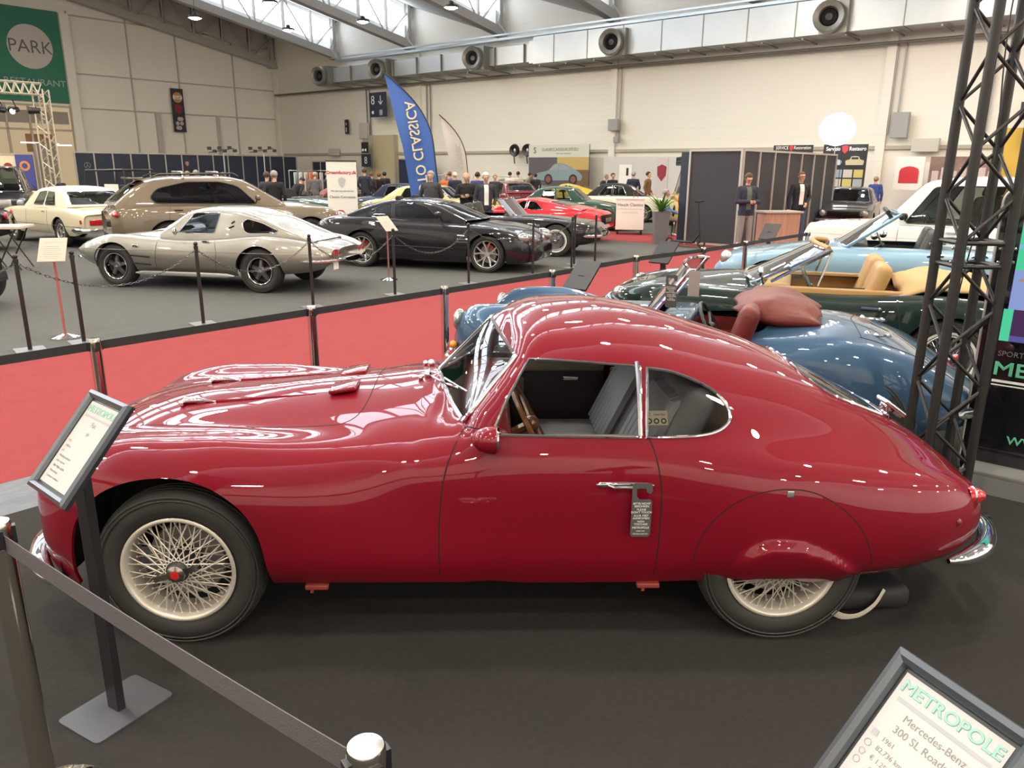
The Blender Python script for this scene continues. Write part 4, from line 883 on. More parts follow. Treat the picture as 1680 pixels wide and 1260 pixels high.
# ---- beige estate car (tall, roof rails)
BG = paint('mahogany_beige', (.165, .135, .10), .5, .35); s = dict(L=4.9, xf=.95, wb=2.9, R=.385, rr=.27, tw=.27, wheel='alloy', paint=BG, trim=BLACK, arch=.43,
  wid=[(0, .6), (.1, .75), (.4, .92), (1.0, .97), (4.2, .97), (4.7, .90), (4.9, .80)], top=[(0, .75), (.15, .92), (.5, 1.03), (1.3, 1.12), (2.2, 1.13), (4.4, 1.12), (4.75, 1.08), (4.9, .98)],
  sh=[(0, .72), (.15, .88), (.5, .98), (1.3, 1.04), (2.2, 1.06), (3.9, 1.10), (4.5, 1.08), (4.75, 1.04), (4.9, .94)], zb=[(0, .35), (.5, .28), (4.3, .30), (4.9, .42)], crest=.13, mid=.5, tuck=.05,
  gh=dict(prof=[(1.45, 1.08), (1.9, 1.36), (2.3, 1.60), (2.7, 1.67), (3.5, 1.67), (4.1, 1.60), (4.5, 1.36), (4.78, 1.12)], wb=.84, wt=.62, crown=.07, bowf=.16, bowr=.10, smooth=.035,
     side=[[(2.05, 1.09), (2.4, 1.46), (2.75, 1.55), (3.42, 1.55), (4.0, 1.42), (4.15, 1.25), (4.05, 1.14)]], front=[[(-.7, 1.12), (.7, 1.12), (.55, 1.58), (-.55, 1.58)]], rear=[[(-.66, 1.18), (.66, 1.18), (.56, 1.50), (-.56, 1.50)]], rad=.10, trim=BLACK, tr=.012),
  glass=glass('privacy_glass', (.22, .24, .25), 1.6), doors=[[(2.0, .38), (1.98, 1.05), (2.95, 1.07), (2.95, .38)], [(3.0, .38), (3.0, 1.07), (3.8, 1.09), (3.85, .85), (3.7, .45)]], handles=[(2.72, .98, .16), (3.58, 1.0, .16)], mirrors=[(2.08, 1.2)], rearseat=3.2, headrest=True,
  lamps=[('tail_lamp', 4.80, .76, .93, .15, LENSR, (.5, 1.3, .35)), ('headlamp', .2, .76, .80, .12, LENSC, (1.3, .8, .8))], boxes=[('number_plate', (4.90, 0, .72), (.02, .52, .11), MATTE), ('rear_spoiler', (4.33, .01, 1.62), (.28, 1.1, .04), BG), ('rear_valance', (4.86, 0, .50), (.12, 1.2, .12), BLACK)])
rz = 213; ux = Vector((math.cos(math.radians(rz)), math.sin(math.radians(rz)), 0)); uy = Vector((-ux.y, ux.x, 0))
cor = Vector((-7.75, 15.4, 0)); pos = cor - ux*4.75 - uy*.80
cy, S_ = make_car('sport_utility_car', 'tall beige metallic sport utility car with empty roof bars, left rear corner towards the camera', pos, rz, s)
for sd in (-1, 1):
    for xx in (2.75, 3.45): MB().tube([(xx, .60, 1.62), (xx, .55, 1.75), (xx, -.55, 1.75), (xx, -.60, 1.62)], .016, 6).build('roof_bar', SILVER, cy, True) if sd > 0 else None
    MB().tube([(2.35, sd*.58, 1.66), (2.45, sd*.60, 1.72), (3.9, sd*.58, 1.70), (4.05, sd*.56, 1.64)], .016, 6).build('roof_rail', BLACK, cy, True)
# ---- cream notchback
CRM = paint('cream', (.62, .57, .42)); s = dict(L=4.6, xf=.8, wb=2.65, R=.335, rr=.205, tw=.18, wheel='hubcap', paint=CRM, arch=.37,
  wid=[(0, .78), (.3, .86), (1.0, .90), (3.8, .90), (4.4, .86), (4.6, .83)], top=[(0, .70), (.2, .82), (1.3, .92), (2.6, .96), (4.2, .90), (4.5, .86), (4.6, .80)], sh=[(0, .68), (.2, .80), (1.3, .88), (2.6, .90), (3.7, .90), (4.4, .84), (4.6, .77)],
  zb=[(0, .35), (.4, .27), (4.0, .28), (4.6, .40)], crest=.10, mid=.6, tuck=.06,
  gh=dict(prof=[(1.45, .92), (1.85, 1.24), (2.1, 1.35), (2.6, 1.385), (3.1, 1.35), (3.35, 1.25), (3.75, .93)], wb=.78, wt=.60, crown=.06, bowf=.14, bowr=.12, smooth=.03, mat=mat('cream_vinyl', (.66, .62, .50), .55),
     side=[[(1.95, .945), (2.18, 1.24), (2.55, 1.27), (2.48, .945)], [(2.55, .945), (2.62, 1.27), (2.95, 1.25), (3.12, .945)]], front=[[(-.66, .96), (.66, .96), (.54, 1.28), (-.54, 1.28)]], rear=[[(-.66, .98), (.66, .98), (.56, 1.26), (-.56, 1.26)]], rad=.03),
  glass=glass('green_glass', (.55, .62, .60), 1.55), doors=[[(1.75, .32), (1.75, .88), (2.9, .88), (2.9, .32)]], handles=[(2.65, .80, .14)], rearseat=3.0, interior=mat('tan_cabin', (.10, .08, .05), .7),
  panels=[('tail_panel', [(-.72, .48), (.72, .48), (.72, .72), (-.72, .72)], 'tail', CRM, .003)], lamps=[],
  boxes=[('tail_lamp', (4.60, .52, .60), (.03, .36, .12), LENSR), ('side_marker', (4.50, .855, .62), (.06, .02, .09), LENSR)], bars=[('rear_bumper', [(4.1, .90, .42), (4.45, .88, .42), (4.66, .72, .42), (4.68, .01, .42)], .10, CHROME), ('front_bumper', [(.3, .86, .42), (0, .74, .42), (-.05, .01, .42)], .10, CHROME)], lines=[('waist_line', [(.3, .50), (4.5, .50)], .006, BLACK)], mirrors=[])
w_ = G(108, 405); rz = -37; ux = Vector((math.cos(math.radians(rz)), math.sin(math.radians(rz)), 0)); uy = Vector((-ux.y, ux.x, 0)); pos = w_ - ux*3.45 + uy*.80
make_car('notchback_coupe', 'cream notchback coupe with a red tail lamp left of the beige utility car', pos, rz, s)
# ------------------------------------------------------------------ more exhibition cars
def unit(rz): a = math.radians(rz); return Vector((math.cos(a), math.sin(a), 0))
def quick(L, HW, hood, belt, deck, roof, fr, pt, conv=False, **k):
    """compact description of a small or far car; fr = fractions (screen base, roof front, roof rear, back base)"""
    xa, xb, xc, xd = [f*L for f in fr]
    d = dict(L=L, xf=L*.19, wb=L*.58, R=.32, rr=.19, tw=.18, wheel='steel', paint=pt, wid=[(0, HW*.70), (L*.03, HW*.84), (L*.12, HW*.97), (L*.5, HW), (L*.85, HW*.98), (L*.97, HW*.88), (L, HW*.78)],
        top=[(0, hood-.22), (L*.03, hood-.10), (L*.12, hood-.02), (xa, belt+.03), (xd, deck+.03), (L*.96, deck-.04), (L, deck-.14)], sh=[(0, hood-.25), (L*.03, hood-.12), (L*.12, hood-.05), (xa, belt-.01), (xd, belt), (L*.95, deck-.06), (L, deck-.17)],
        zb=[(0, .38), (L*.1, .26), (L*.85, .26), (L, .38)], low=True, rad=.03)
    if not conv: d['gh'] = dict(prof=[(xa, belt+.01), ((xa+xb)/2+.03, (belt+roof)/2+.03), (xb, roof-.03), ((xb+xc)/2, roof), (xc, roof-.04), (xd, deck+.02)], wb=HW*.86, wt=HW*.66, crown=.05, bowf=.1, bowr=.06,
        side=[[(xa+.42, belt+.03), (xb+.12, roof-.09), ((xb+xc)/2-.03, roof-.08), ((xb+xc)/2-.06, belt+.03)], [((xb+xc)/2, belt+.03), ((xb+xc)/2+.02, roof-.08), (xc-.08, roof-.10), (xc+.12*(xd-xc), belt+.03)]],
        front=[[(-HW*.74, belt+.05), (HW*.74, belt+.05), (HW*.6, roof-.07), (-HW*.6, roof-.07)]], rear=[[(-HW*.68, deck+.10), (HW*.68, deck+.10), (HW*.56, roof-.09), (-HW*.56, roof-.09)]], rad=.03)
    else: d['cockpit'] = [(xa+.12, -HW*.74), (xd, -HW*.74), (xd, HW*.74), (xa+.12, HW*.74)]
    d.update(k); return d
TAN = mat('tan_leather', (.40, .23, .085), .5, bump=(40, .2)); OX = mat('oxblood_leather', (.115, .015, .013), .45, bump=(14, .6), spec=.3); NAVY = mat('navy_cloth', (.012, .016, .05), .85); CLOTHB = mat('black_cloth', (.012, .012, .012), .85)
# ---- steel blue roadster right behind the red coupe
SB = paint('steel_blue', (.035, .085, .16), .15, .3); rz = -21; L = 3.75
s = dict(L=L, xf=.62, wb=2.3, R=.32, rr=.18, tw=.16, wheel='hubcap', paint=SB, rearcut=.34, arch=.36,
  wid=[(0, .30), (.06, .46), (.2, .60), (.6, .68), (1.4, .64), (2.0, .65), (2.7, .69), (3.2, .62), (3.55, .45), (L, .22)],
  top=[(0, .56), (.08, .68), (.4, .80), (1.0, .86), (1.55, .89), (2.3, .90), (2.7, .89), (3.1, .80), (3.5, .60), (L, .42)],
  sh=[(0, .54), (.1, .76), (.25, .86), (.6, .88), (1.1, .80), (1.6, .77), (2.2, .80), (2.75, .84), (3.2, .74), (3.5, .58), (L, .40)],
  zb=[(0, .42), (.3, .28), (3.2, .26), (3.6, .30), (L, .36)], crest=.20, valley=lambda x: .10*max(0, 1-x/1.2), mid=.55, tuck=.05, smooth=.04,
  cockpit=[(1.55, -.46), (2.32, -.46), (2.40, 0), (2.32, .46), (1.55, .46)], interior=OX, seat_m=OX, seath=.42, seatx=1.88, dash=SB, doors=[[(1.5, .32), (1.5, .76), (2.25, .78), (2.3, .32)]], handles=[(2.1, .72, .1)],
  bars=[('front_bumper', [(.2, .60, .42), (-.03, .42, .42), (-.10, .01, .42)], .07, CHROME), ('rear_bumper', [(3.5, .52, .40), (3.74, .30, .40), (3.80, .01, .40)], .07, CHROME)],
  lamps=[('headlamp', .10, .44, .73, .085, LENSC, (.5, 1, 1)), ('side_lamp', .10, .56, .56, .03, LENSA, (1, 1, 1)), ('tail_lamp', 3.60, .40, .56, .035, LENSR, (1, 1, 1))])
nose = Vector((-.34, 6.25, 0)); br_, Sb = make_car('open_roadster', 'steel blue open roadster with folded oxblood leather hood, directly behind the red coupe', nose, rz, s)
screen(br_, 1.46, .87, 1.72, 1.22, .50, .46, CHROME, .012, .10)
for sd in (-1, 1):
    m = MB(); 
    for (hx, hy) in ((3.02, sd*.30),): p = Sb.top(hx, hy, .01); m.rbox(p, (.16, .03, .02), .008).ball(p+Vector((-.07, 0, .005)), .02, n=6).ball(p+Vector((.06, 0, 0)), .016, n=6)
    m.build('boot_hinge', CHROME, br_, True)
strip('boot_seam', [Sb.top(2.86+.05*abs(y)/.4, y, .001) for y in np.linspace(-.45, .45, 24)], .0025, MATTE, br_, 4)
for sd in (-1, 1): strip('boot_seam', [Sb.top(x, sd*(.45-.10*(x-2.9)), .001) for x in np.linspace(2.9, 3.5, 14)], .0025, MATTE, br_, 4)
# folded leather hood as a bulging, draped bag
bmh = bmesh.new(); NX, NY = 34, 30; rows = []
for i in range(NX+1):
    t = i/NX; row = []
    for j in range(NY):
        a = 2*math.pi*j/NY; x = 2.14+.52*t; wv = .47-.05*math.sin(math.pi*t)+.012*math.sin(9*t+3*math.cos(a)); ee = max(0, math.sin(math.pi*(.03+.94*t)))**.45; hgt = .15*ee*(1 if math.sin(a) > 0 else .45); wv *= .62+.38*ee
        hgt *= 1+.10*math.sin(5*a+6*t)+.06*math.sin(11*t+2*a); y = wv*math.copysign(abs(math.cos(a))**.85, math.cos(a)); z = .90 + hgt*math.sin(a) - .04*t; sh_ = -.05*math.sin(a) if t < .3 else 0
        row.append(bmh.verts.new((x+sh_+.02*math.sin(7*a), y, z)))
    rows.append(row)
for i in range(NX):
    for j in range(NY): bmh.faces.new((rows[i][j], rows[i+1][j], rows[i+1][(j+1) % NY], rows[i][(j+1) % NY]))
bmh.faces.new(rows[0]); bmh.faces.new(rows[-1][::-1]); bmesh.ops.recalc_face_normals(bmh, faces=bmh.faces); fh = bm_obj(bmh, 'folded_hood', OX, br_)
for k in range(-2, 3): MB().ball((2.63, k*.17, .85), .013, n=6).build('press_stud', CHROME, fh, True)
# ---- dark green grand tourer with tan interior
DG = paint('dark_racing_green', (.004, .016, .012)); rz = -20; L = 4.05
s = dict(L=L, xf=.75, wb=2.37, R=.325, rr=.195, tw=.18, wheel='wirewhite', paint=DG, arch=.36,
  wid=[(0, .34), (.08, .52), (.3, .68), (.75, .79), (1.9, .78), (3.0, .81), (3.65, .73), (3.95, .58), (L, .42)],
  top=[(0, .56), (.12, .66), (.45, .78), (1.0, .87), (1.4, .90), (2.9, .86), (3.5, .82), (3.85, .72), (L, .58)],
  sh=[(0, .55), (.12, .66), (.35, .76), (.75, .82), (1.5, .80), (2.2, .80), (3.0, .84), (3.55, .79), (3.9, .68), (L, .55)],
  zb=[(0, .46), (.35, .30), (3.4, .28), (3.85, .36), (L, .46)], crest=.15, valley=.02, mid=.5, tuck=.06,
  cockpit=[(1.58, -.56), (2.82, -.58), (2.82, .58), (1.58, .56)], interior=TAN, seat_m=TAN, seath=.48, seatx=2.22, dash=TAN, strim=CHROME,
  doors=[[(1.52, .32), (1.52, .82), (2.68, .84), (2.74, .55), (2.68, .32)]], handles=[(2.42, .71, .16)],
  bars=[('front_bumper', [(.45, .73, .44), (.12, .56, .44), (0, .30, .44)], .06, CHROME), ('rear_bumper', [(3.7, .76, .48), (4.02, .52, .48), (4.1, .2, .48)], .06, CHROME)],
  lamps=[('headlamp', .27, .55, .69, .085, LENSC, (.8, .9, .8)), ('tail_lamp', 3.96, .55, .64, .04, LENSR, (1, 1, 1))], boxes=[('lock_button', (2.55, .795, .60), (.02, .02, .02), CHROME)])
nose = Vector((.98, 8.08, 0)); gt, Sg = make_car('convertible_car', 'dark green open convertible with tan leather interior, between the blue roadster and the truss tower', nose, rz, s)
screen(gt, 1.40, .90, 1.98, 1.19, .62, .52, CHROME, .016, .14)
MB().tube(bez([(2.12, -.50, 1.185), (2.0, -.2, 1.215), (2.0, .2, 1.215), (2.12, .50, 1.185)], 5), .022, 8).build('header_lining', TAN, gt, True)
for sd in (-1, 1):
    MB().tube([(1.66, sd*.60, .88), (2.15, sd*.54, 1.17)], .016, 6).tube([(2.15, sd*.54, 1.17), (2.06, sd*.60, .86)], .011, 6).build('quarter_light_frame', CHROME, gt, True)
    MB().add([(1.68, sd*.602, .88), (2.05, sd*.602, .87), (2.13, sd*.545, 1.16)], [(0, 1, 2)]).build('quarter_light', GLASS, gt)
    MB().rbox((2.2, sd*.60, .78), (1.15, .04, .14), .018).build('door_capping', TAN, gt, True)
MB().rbox((1.95, .18, 1.11), (.04, .20, .06), .015).build('rear_view_mirror', BLACK, gt, True)
MB().tube([(1.60, -.60, .86), (1.58, -.66, .93)], .012, 6).ball((1.57, -.66, .97), .05, n=8, sc=(.6, 1, 1)).build('wing_mirror', CHROME, gt, True)
bmh = bmesh.new(); rows = []
for i in range(30):
    t = i/29; row = []
    for j in range(41):
        e = -1+2*j/40; x = 2.72+.90*t; z = .86+(.11*math.sin(math.pi*t**.7)+.016*math.sin(16*t+3*e))*(1-.5*abs(e)**4) + .012*math.sin(7*e+5*t); row.append(bmh.verts.new((x, e*(.66-.10*t), z-.04*abs(e)**6)))
    rows.append(row)
for i in range(29):
    for j in range(40): bmh.faces.new((rows[i][j], rows[i+1][j], rows[i+1][j+1], rows[i][j+1]))
bm_obj(bmh, 'hood_cover', mat('tan_canvas', (.42, .27, .12), .75, bump=(8, .5)), gt, thick=.02)
# ---- pale blue roadster behind it
LB = paint('pale_blue', (.22, .36, .48), .35, .3)
s = quick(4.1, .84, .80, .88, .86, 1.3, (.40, .5, .6, .74), LB, True, nx=90, ny=28, low=False, interior=mat('black_leather', (.015, .015, .015), .45), cockpit=[(1.72, -.58), (2.85, -.58), (2.85, .58), (1.72, .58)], wheel='hubcap', seatx=2.35, seath=.55,
  lamps=[('headlamp', .16, .62, .66, .10, LENSC, (.9, .9, 1.1))], crest=.16, bars=[('front_bumper', [(.3, .80, .42), (0, .62, .42), (-.06, .01, .42)], .09, CHROME)], lines=[('side_trim', [(.5, .55), (3.7, .55)], .008, CHROME)])
nose = Vector((3.12, 11.6, 0)); lb, Sl = make_car('open_tourer', 'pale blue open car between the dark green convertible and the white estate', nose, -23, s)
screen(lb, 1.55, .90, 2.15, 1.33, .66, .55, LB, .024, .16)
MB().tube([(2.16, -.5, 1.335), (2.13, 0, 1.36), (2.16, .5, 1.335)], .028, 8).build('header_rail', BLACK, lb, True)
m = MB(); 
for k in range(4): m.ball((1.85+.1*k, .3-.12*k, .98+.04*(k % 2)), .05, n=6)
m.build('dashboard_dials', CHROME, lb, True)
# ---- white two door estate
WH = paint('white', (.74, .74, .70))
s = dict(L=4.45, xf=.75, wb=2.54, R=.37, rr=.22, tw=.20, wheel='steel', paint=WH, arch=.43, wid=[(0, .84), (.1, .87), (1.0, .89), (4.2, .89), (4.45, .85)], top=[(0, .90), (.08, 1.02), (1.2, 1.06), (4.3, 1.06), (4.45, 1.03)], sh=[(0, .87), (.08, .99), (1.2, 1.03), (4.3, 1.04), (4.45, 1.0)],
  zb=[(0, .45), (4.45, .45)], crest=.06, mid=.6, tuck=.03, smooth=.015, interior=mat('palomino_cabin', (.20, .14, .07), .7), glass=glass('green_glass', (.55, .62, .60), 1.55),
  gh=dict(prof=[(1.30, 1.05), (1.60, 1.45), (1.85, 1.72), (2.4, 1.79), (3.4, 1.79), (4.05, 1.75), (4.35, 1.1)], wb=.83, wt=.68, crown=.06, bowf=.08, bowr=.05, smooth=.015, rad=.05, trim=BLACK, tr=.01,
     side=[[(1.62, 1.07), (1.96, 1.62), (2.38, 1.64), (2.42, 1.07)], [(2.50, 1.07), (2.48, 1.64), (3.28, 1.64), (3.28, 1.07)], [(3.34, 1.07), (3.34, 1.64), (3.88, 1.62), (4.02, 1.07)]], front=[[(-.72, 1.10), (.72, 1.10), (.60, 1.64), (-.60, 1.64)]], rear=[[(-.72, 1.12), (.72, 1.12), (.62, 1.60), (-.62, 1.60)]]),
  doors=[[(1.55, .50), (1.55, 1.03), (2.46, 1.03), (2.46, .50)]], handles=[(2.25, .95, .14)], rearseat=3.1, headrest=True, seath=.75, seatx=2.1, lines=[('waist_crease', [(.1, .84), (4.4, .84)], .004, WH)],
  bars=[('front_bumper', [(.4, .90, .55), (0, .84, .55), (-.08, .01, .55)], .12, BLACK)], lamps=[('headlamp', .0, .62, .80, .10, LENSC, (.4, 1, 1))], mirrors=[(1.62, 1.14)], mirror_m=BLACK, boxes=[('grille', (0, .01, .80), (.04, .80, .16), BLACK)])
nose = Vector((5.62, 14.1, 0)); make_car('estate_car', 'white boxy estate car with a tan cabin behind the black truss tower', nose, -45, s)
# ---- black open sports car with whitewall wheel
s = quick(4.45, .88, .80, .84, .82, 1.2, (.40, .48, .6, .70), BK, True, nx=90, ny=28, low=False, wheel='wirewhite', R=.345, rr=.205, xf=.95, wb=2.59, crest=.16, cockpit=[(1.95, -.56), (2.9, -.56), (2.9, .56), (1.95, .56)],
  lamps=[('headlamp', .20, .66, .60, .07, LENSC, (.8, 1, 1)), ('fog_lamp', .16, .40, .56, .06, LENSC, (.8, 1, 1))], bars=[('front_bumper', [(.35, .82, .46), (.02, .66, .46), (-.08, .2, .46)], .07, CHROME), ('grille_bar', [(.02, .5, .50), (-.04, .01, .50)], .03, CHROME)], mirrors=[], boxes=[('side_badge', (1.35, .875, .66), (.10, .02, .05), CHROME)], interior=mat('black_leather', (.015, .015, .015), .45))
f = G(912, 421); rz = 166; ux = unit(rz); uy = Vector((-ux.y, ux.x, 0)); pos = f - ux*.95 - uy*.76
ev, S_ = make_car('open_sports_car', 'black open sports car with a thin whitewall front tyre and chrome bumper', pos, rz, s)
ev['label'] = 'black open sports car with whitewall tyre and upright chrome windscreen behind the black hardtop roadster'
screen(ev, 1.80, .86, 2.12, 1.22, .62, .56, CHROME, .016, .24)
# ---- far cars
def at(px, Y, z=0.0):
    d = ray(px, 400); d = Vector((d.x, d.y, 0)); return Vector((d.x/d.y*Y, Y, z))
def far(name, label, px, Y, rz, s, **kw): L = s['L']; return make_car(name, label, at(px, Y) - unit(rz)*L/2, rz, s, **kw)
GN = paint('forest_green', (.02, .06, .045), .2, .3)
far('classic_coupe', 'dark green classic coupe with chrome window frames behind the black open sports car', 928, 25.6, 166, quick(4.3, .86, .82, .90, .86, 1.34, (.34, .46, .66, .80), GN, wheel='hubcap', nx=90, ny=26, lamps=[('headlamp', .08, .68, .66, .12, LENSA, (.5, .8, 1.4))],
   bars=[('front_bumper', [(.4, .86, .42), (.0, .72, .42), (-.08, .01, .42)], .11, CHROME)], boxes=[('grille', (.0, .01, .60), (.05, .6, .16), CHROME)], glass=glass('green_glass')))
CW = paint('ivory', (.68, .66, .56)); r_, S_ = far('soft_top_car', 'ivory convertible with a raised black cloth hood behind the white wheeled counter', 1000, 29.8, -14, quick(4.6, .88, .86, .92, .88, 1.38, (.32, .44, .62, .78), CW, wheel='hubcap'))
for c in kids(r_):
    if c.name.startswith('roof'): c.data.materials[0] = CLOTHB
RD = paint('signal_red', (.50, .012, .02)); far('wedge_coupe', 'low red fastback sports car with a black tail panel, left of the green classic coupe', 872, 21.5, -22, quick(4.3, .86, .70, .80, .84, 1.12, (.30, .46, .60, .88), RD, boxes=[('tail_panel', (4.29, .01, .60), (.03, 1.3, .24), BLACK), ('number_plate', (4.31, .01, .58), (.02, .46, .11), SILVER)]))
YL = paint('mustard', (.62, .36, .03)); y4, S_ = far('off_roader', 'mustard yellow off road car with a loaded roof rack beside the black booth wall', 1142, 25.9, -97, quick(4.5, .90, 1.05, 1.10, 1.10, 1.95, (.28, .38, .96, .985), YL, R=.38, lamps=[('tail_lamp', 4.46, .80, 1.0, .10, LENSR, (.4, .7, 2))]))
m = MB()
for k in range(9): m.tube([(1.6+.34*k, -.75, 2.02), (1.6+.34*k, -.75, 2.25)], .018, 4).tube([(1.6+.34*k, .75, 2.02), (1.6+.34*k, .75, 2.25)], .018, 4).tube([(1.6+.34*k, -.75, 2.02), (1.6+.34*k, .75, 2.02)], .018, 4)
for z in (2.02, 2.13, 2.25): m.tube([(1.6, -.75, z), (4.4, -.75, z), (4.4, .75, z), (1.6, .75, z)], .02, 4, closed=True)
m.build('roof_rack', BLACK, y4)
MB().rbox((3.9, 0, 2.2), (.6, .5, .3), .05).build('roof_box', BLACK, y4, True); MB().lathe([(.17, -.12), (.36, -.12), (.38, 0), (.36, .12), (.17, .12)], (4.56, .1, 1.05), 'x', 24).build('spare_wheel', RUBBER, y4, True)
GR = paint('dark_grey', (.045, .045, .05), .2, .3); far('compact_saloon', 'dark grey compact saloon with round headlamps between the booth wall and the white estate', 1388, 25.0, 62, quick(4.2, .80, .84, .92, .90, 1.40, (.30, .42, .68, .80), GR, glass=glass('green_glass'), lamps=[('headlamp', .02, .58, .66, .09, LENSC, (.4, 1, 1))], bars=[('front_bumper', [(.2, .80, .46), (-.04, .7, .46), (-.08, .01, .46)], .09, CHROME)], boxes=[('grille', (.0, .01, .66), (.05, .9, .14), BLACK)]))
BL = paint('grey_blue', (.06, .08, .13), .3, .3); r_, S_ = far('cabriolet', 'grey blue cabriolet with a raised navy cloth hood, left of the blue feather flag', 650, 27.5, -6, quick(4.4, .86, .84, .92, .88, 1.36, (.36, .46, .66, .80), BL))
for c in kids(r_):
    if c.name.startswith('roof'): c.data.materials[0] = NAVY
far('vintage_tourer', 'dark green vintage open tourer facing right behind the roll up banner', 505, 24.0, 152, quick(4.0, .80, .90, .96, .92, 1.3, (.42, .5, .6, .76), GN, True, lamps=[('headlamp', .02, .60, .80, .10, LENSC, (.8, 1, 1))], boxes=[('grille', (.02, .01, .72), (.06, .42, .30), CHROME)]))
far('gold_saloon', 'pale gold saloon behind the grey jacketed man', 712, 24.4, 164, quick(4.5, .86, .86, .94, .90, 1.38, (.32, .44, .66, .82), paint('pale_gold', (.55, .47, .22), .3, .3)))
far('yellow_coupe', 'yellow low coupe in front of the big printed wall banner with a silver blue car', 928, 36.0, -8, quick(4.2, .84, .78, .86, .84, 1.26, (.32, .46, .58, .88), paint('yellow', (.70, .50, .05))))
far('yellow_roadster', 'yellow and black open roadster behind the red fastback sports car', 852, 28.2, -10, quick(4.0, .82, .78, .84, .82, 1.2, (.40, .5, .6, .74), paint('yellow', (.70, .50, .05)), True))
far('maroon_hatchback', 'maroon hatchback behind the two right hand men', 832, 33.5, -70, quick(4.1, .82, .84, .92, .92, 1.38, (.28, .40, .80, .95), paint('maroon', (.16, .02, .03))))
far('burgundy_cabriolet', 'burgundy saloon with open bonnet left of the grey blue cabriolet', 592, 36.5, -12, quick(4.3, .84, .84, .92, .88, 1.34, (.32, .44, .64, .8), paint('burgundy', (.12, .02, .03))))
bpy.data.objects['burgundy_cabriolet']['label'] = 'burgundy saloon left of the grey blue cabriolet, far back'
far('silver_saloon', 'grey green saloon before the metal barrier fence, far behind the men', 835, 40.5, -5, quick(4.5, .86, .86, .94, .90, 1.40, (.30, .42, .68, .82), paint('sage', (.10, .13, .11), .3, .3)))
bpy.data.objects['silver_saloon'].name = 'green_saloon'
far('jeep', 'black open military style jeep in front of the navy booth wall', 196, 25.5, -14, quick(3.6, .80, .96, 1.04, 1.04, 1.6, (.36, .4, .6, .9), BLACK, True, R=.38)); jp = bpy.data.objects['jeep']
m = MB(); m.tube([(1.35, -.7, 1.05), (1.45, -.66, 1.72), (1.45, .66, 1.72), (1.35, .7, 1.05)], .03, 6); m.tube([(2.9, -.7, 1.05), (2.85, -.66, 1.75), (2.85, .66, 1.75), (2.9, .7, 1.05)], .03, 6)
for sd in (-1, 1): m.tube([(1.45, sd*.66, 1.72), (2.85, sd*.66, 1.75)], .03, 6)
m.build('roll_cage', BLACK, jp); MB().box((2.4, -.72, 1.18), (.5, .02, .28)).build('info_card', WHITE, jp)
far('black_saloon', 'black upright car with chrome grille at the left edge behind the cream coupe', 12, 24.5, 118, quick(4.4, .88, 1.0, 1.06, 1.04, 1.85, (.30, .36, .9, .97), BK, R=.38, boxes=[('grille', (.0, .01, .78), (.05, .9, .24), SILVER)], lamps=[('headlamp', .0, .68, .80, .10, LENSC, (.5, 1, 1))], bars=[('front_bumper', [(.1, .88, .52), (-.04, .8, .52), (-.08, .01, .52)], .12, CHROME)]))
far('old_roadster', 'small beige vintage car with folded flat windscreen frame before the white truss gate', 66, 28.4, 20, quick(3.5, .72, .92, 1.0, .96, 1.4, (.40, .5, .6, .76), paint('beige', (.50, .42, .26)), True)); screen(bpy.data.objects['old_roadster'], 1.35, 1.0, 1.45, 1.42, .56, .52, mat('beige_frame', (.5, .42, .28), .4), .03, .05)
far('black_fastback', 'black car showing one red brown tail lamp at the left edge beside the folding table', -165, 17.0, 28, quick(4.3, .88, .80, .90, .92, 1.3, (.30, .44, .60, .84), BK, lamps=[('tail_lamp', 4.26, .70, .78, .11, LENSR, (.4, 1.4, .8))]))
far('vintage_car', 'car cut off by the left edge, showing only a whitewall tyre', -292, 9.9, 4, quick(3.6, .80, .90, .96, .94, 1.35, (.34, .46, .62, .80), BK, wheel='wirewhite', R=.34, xf=.45, wb=2.8))
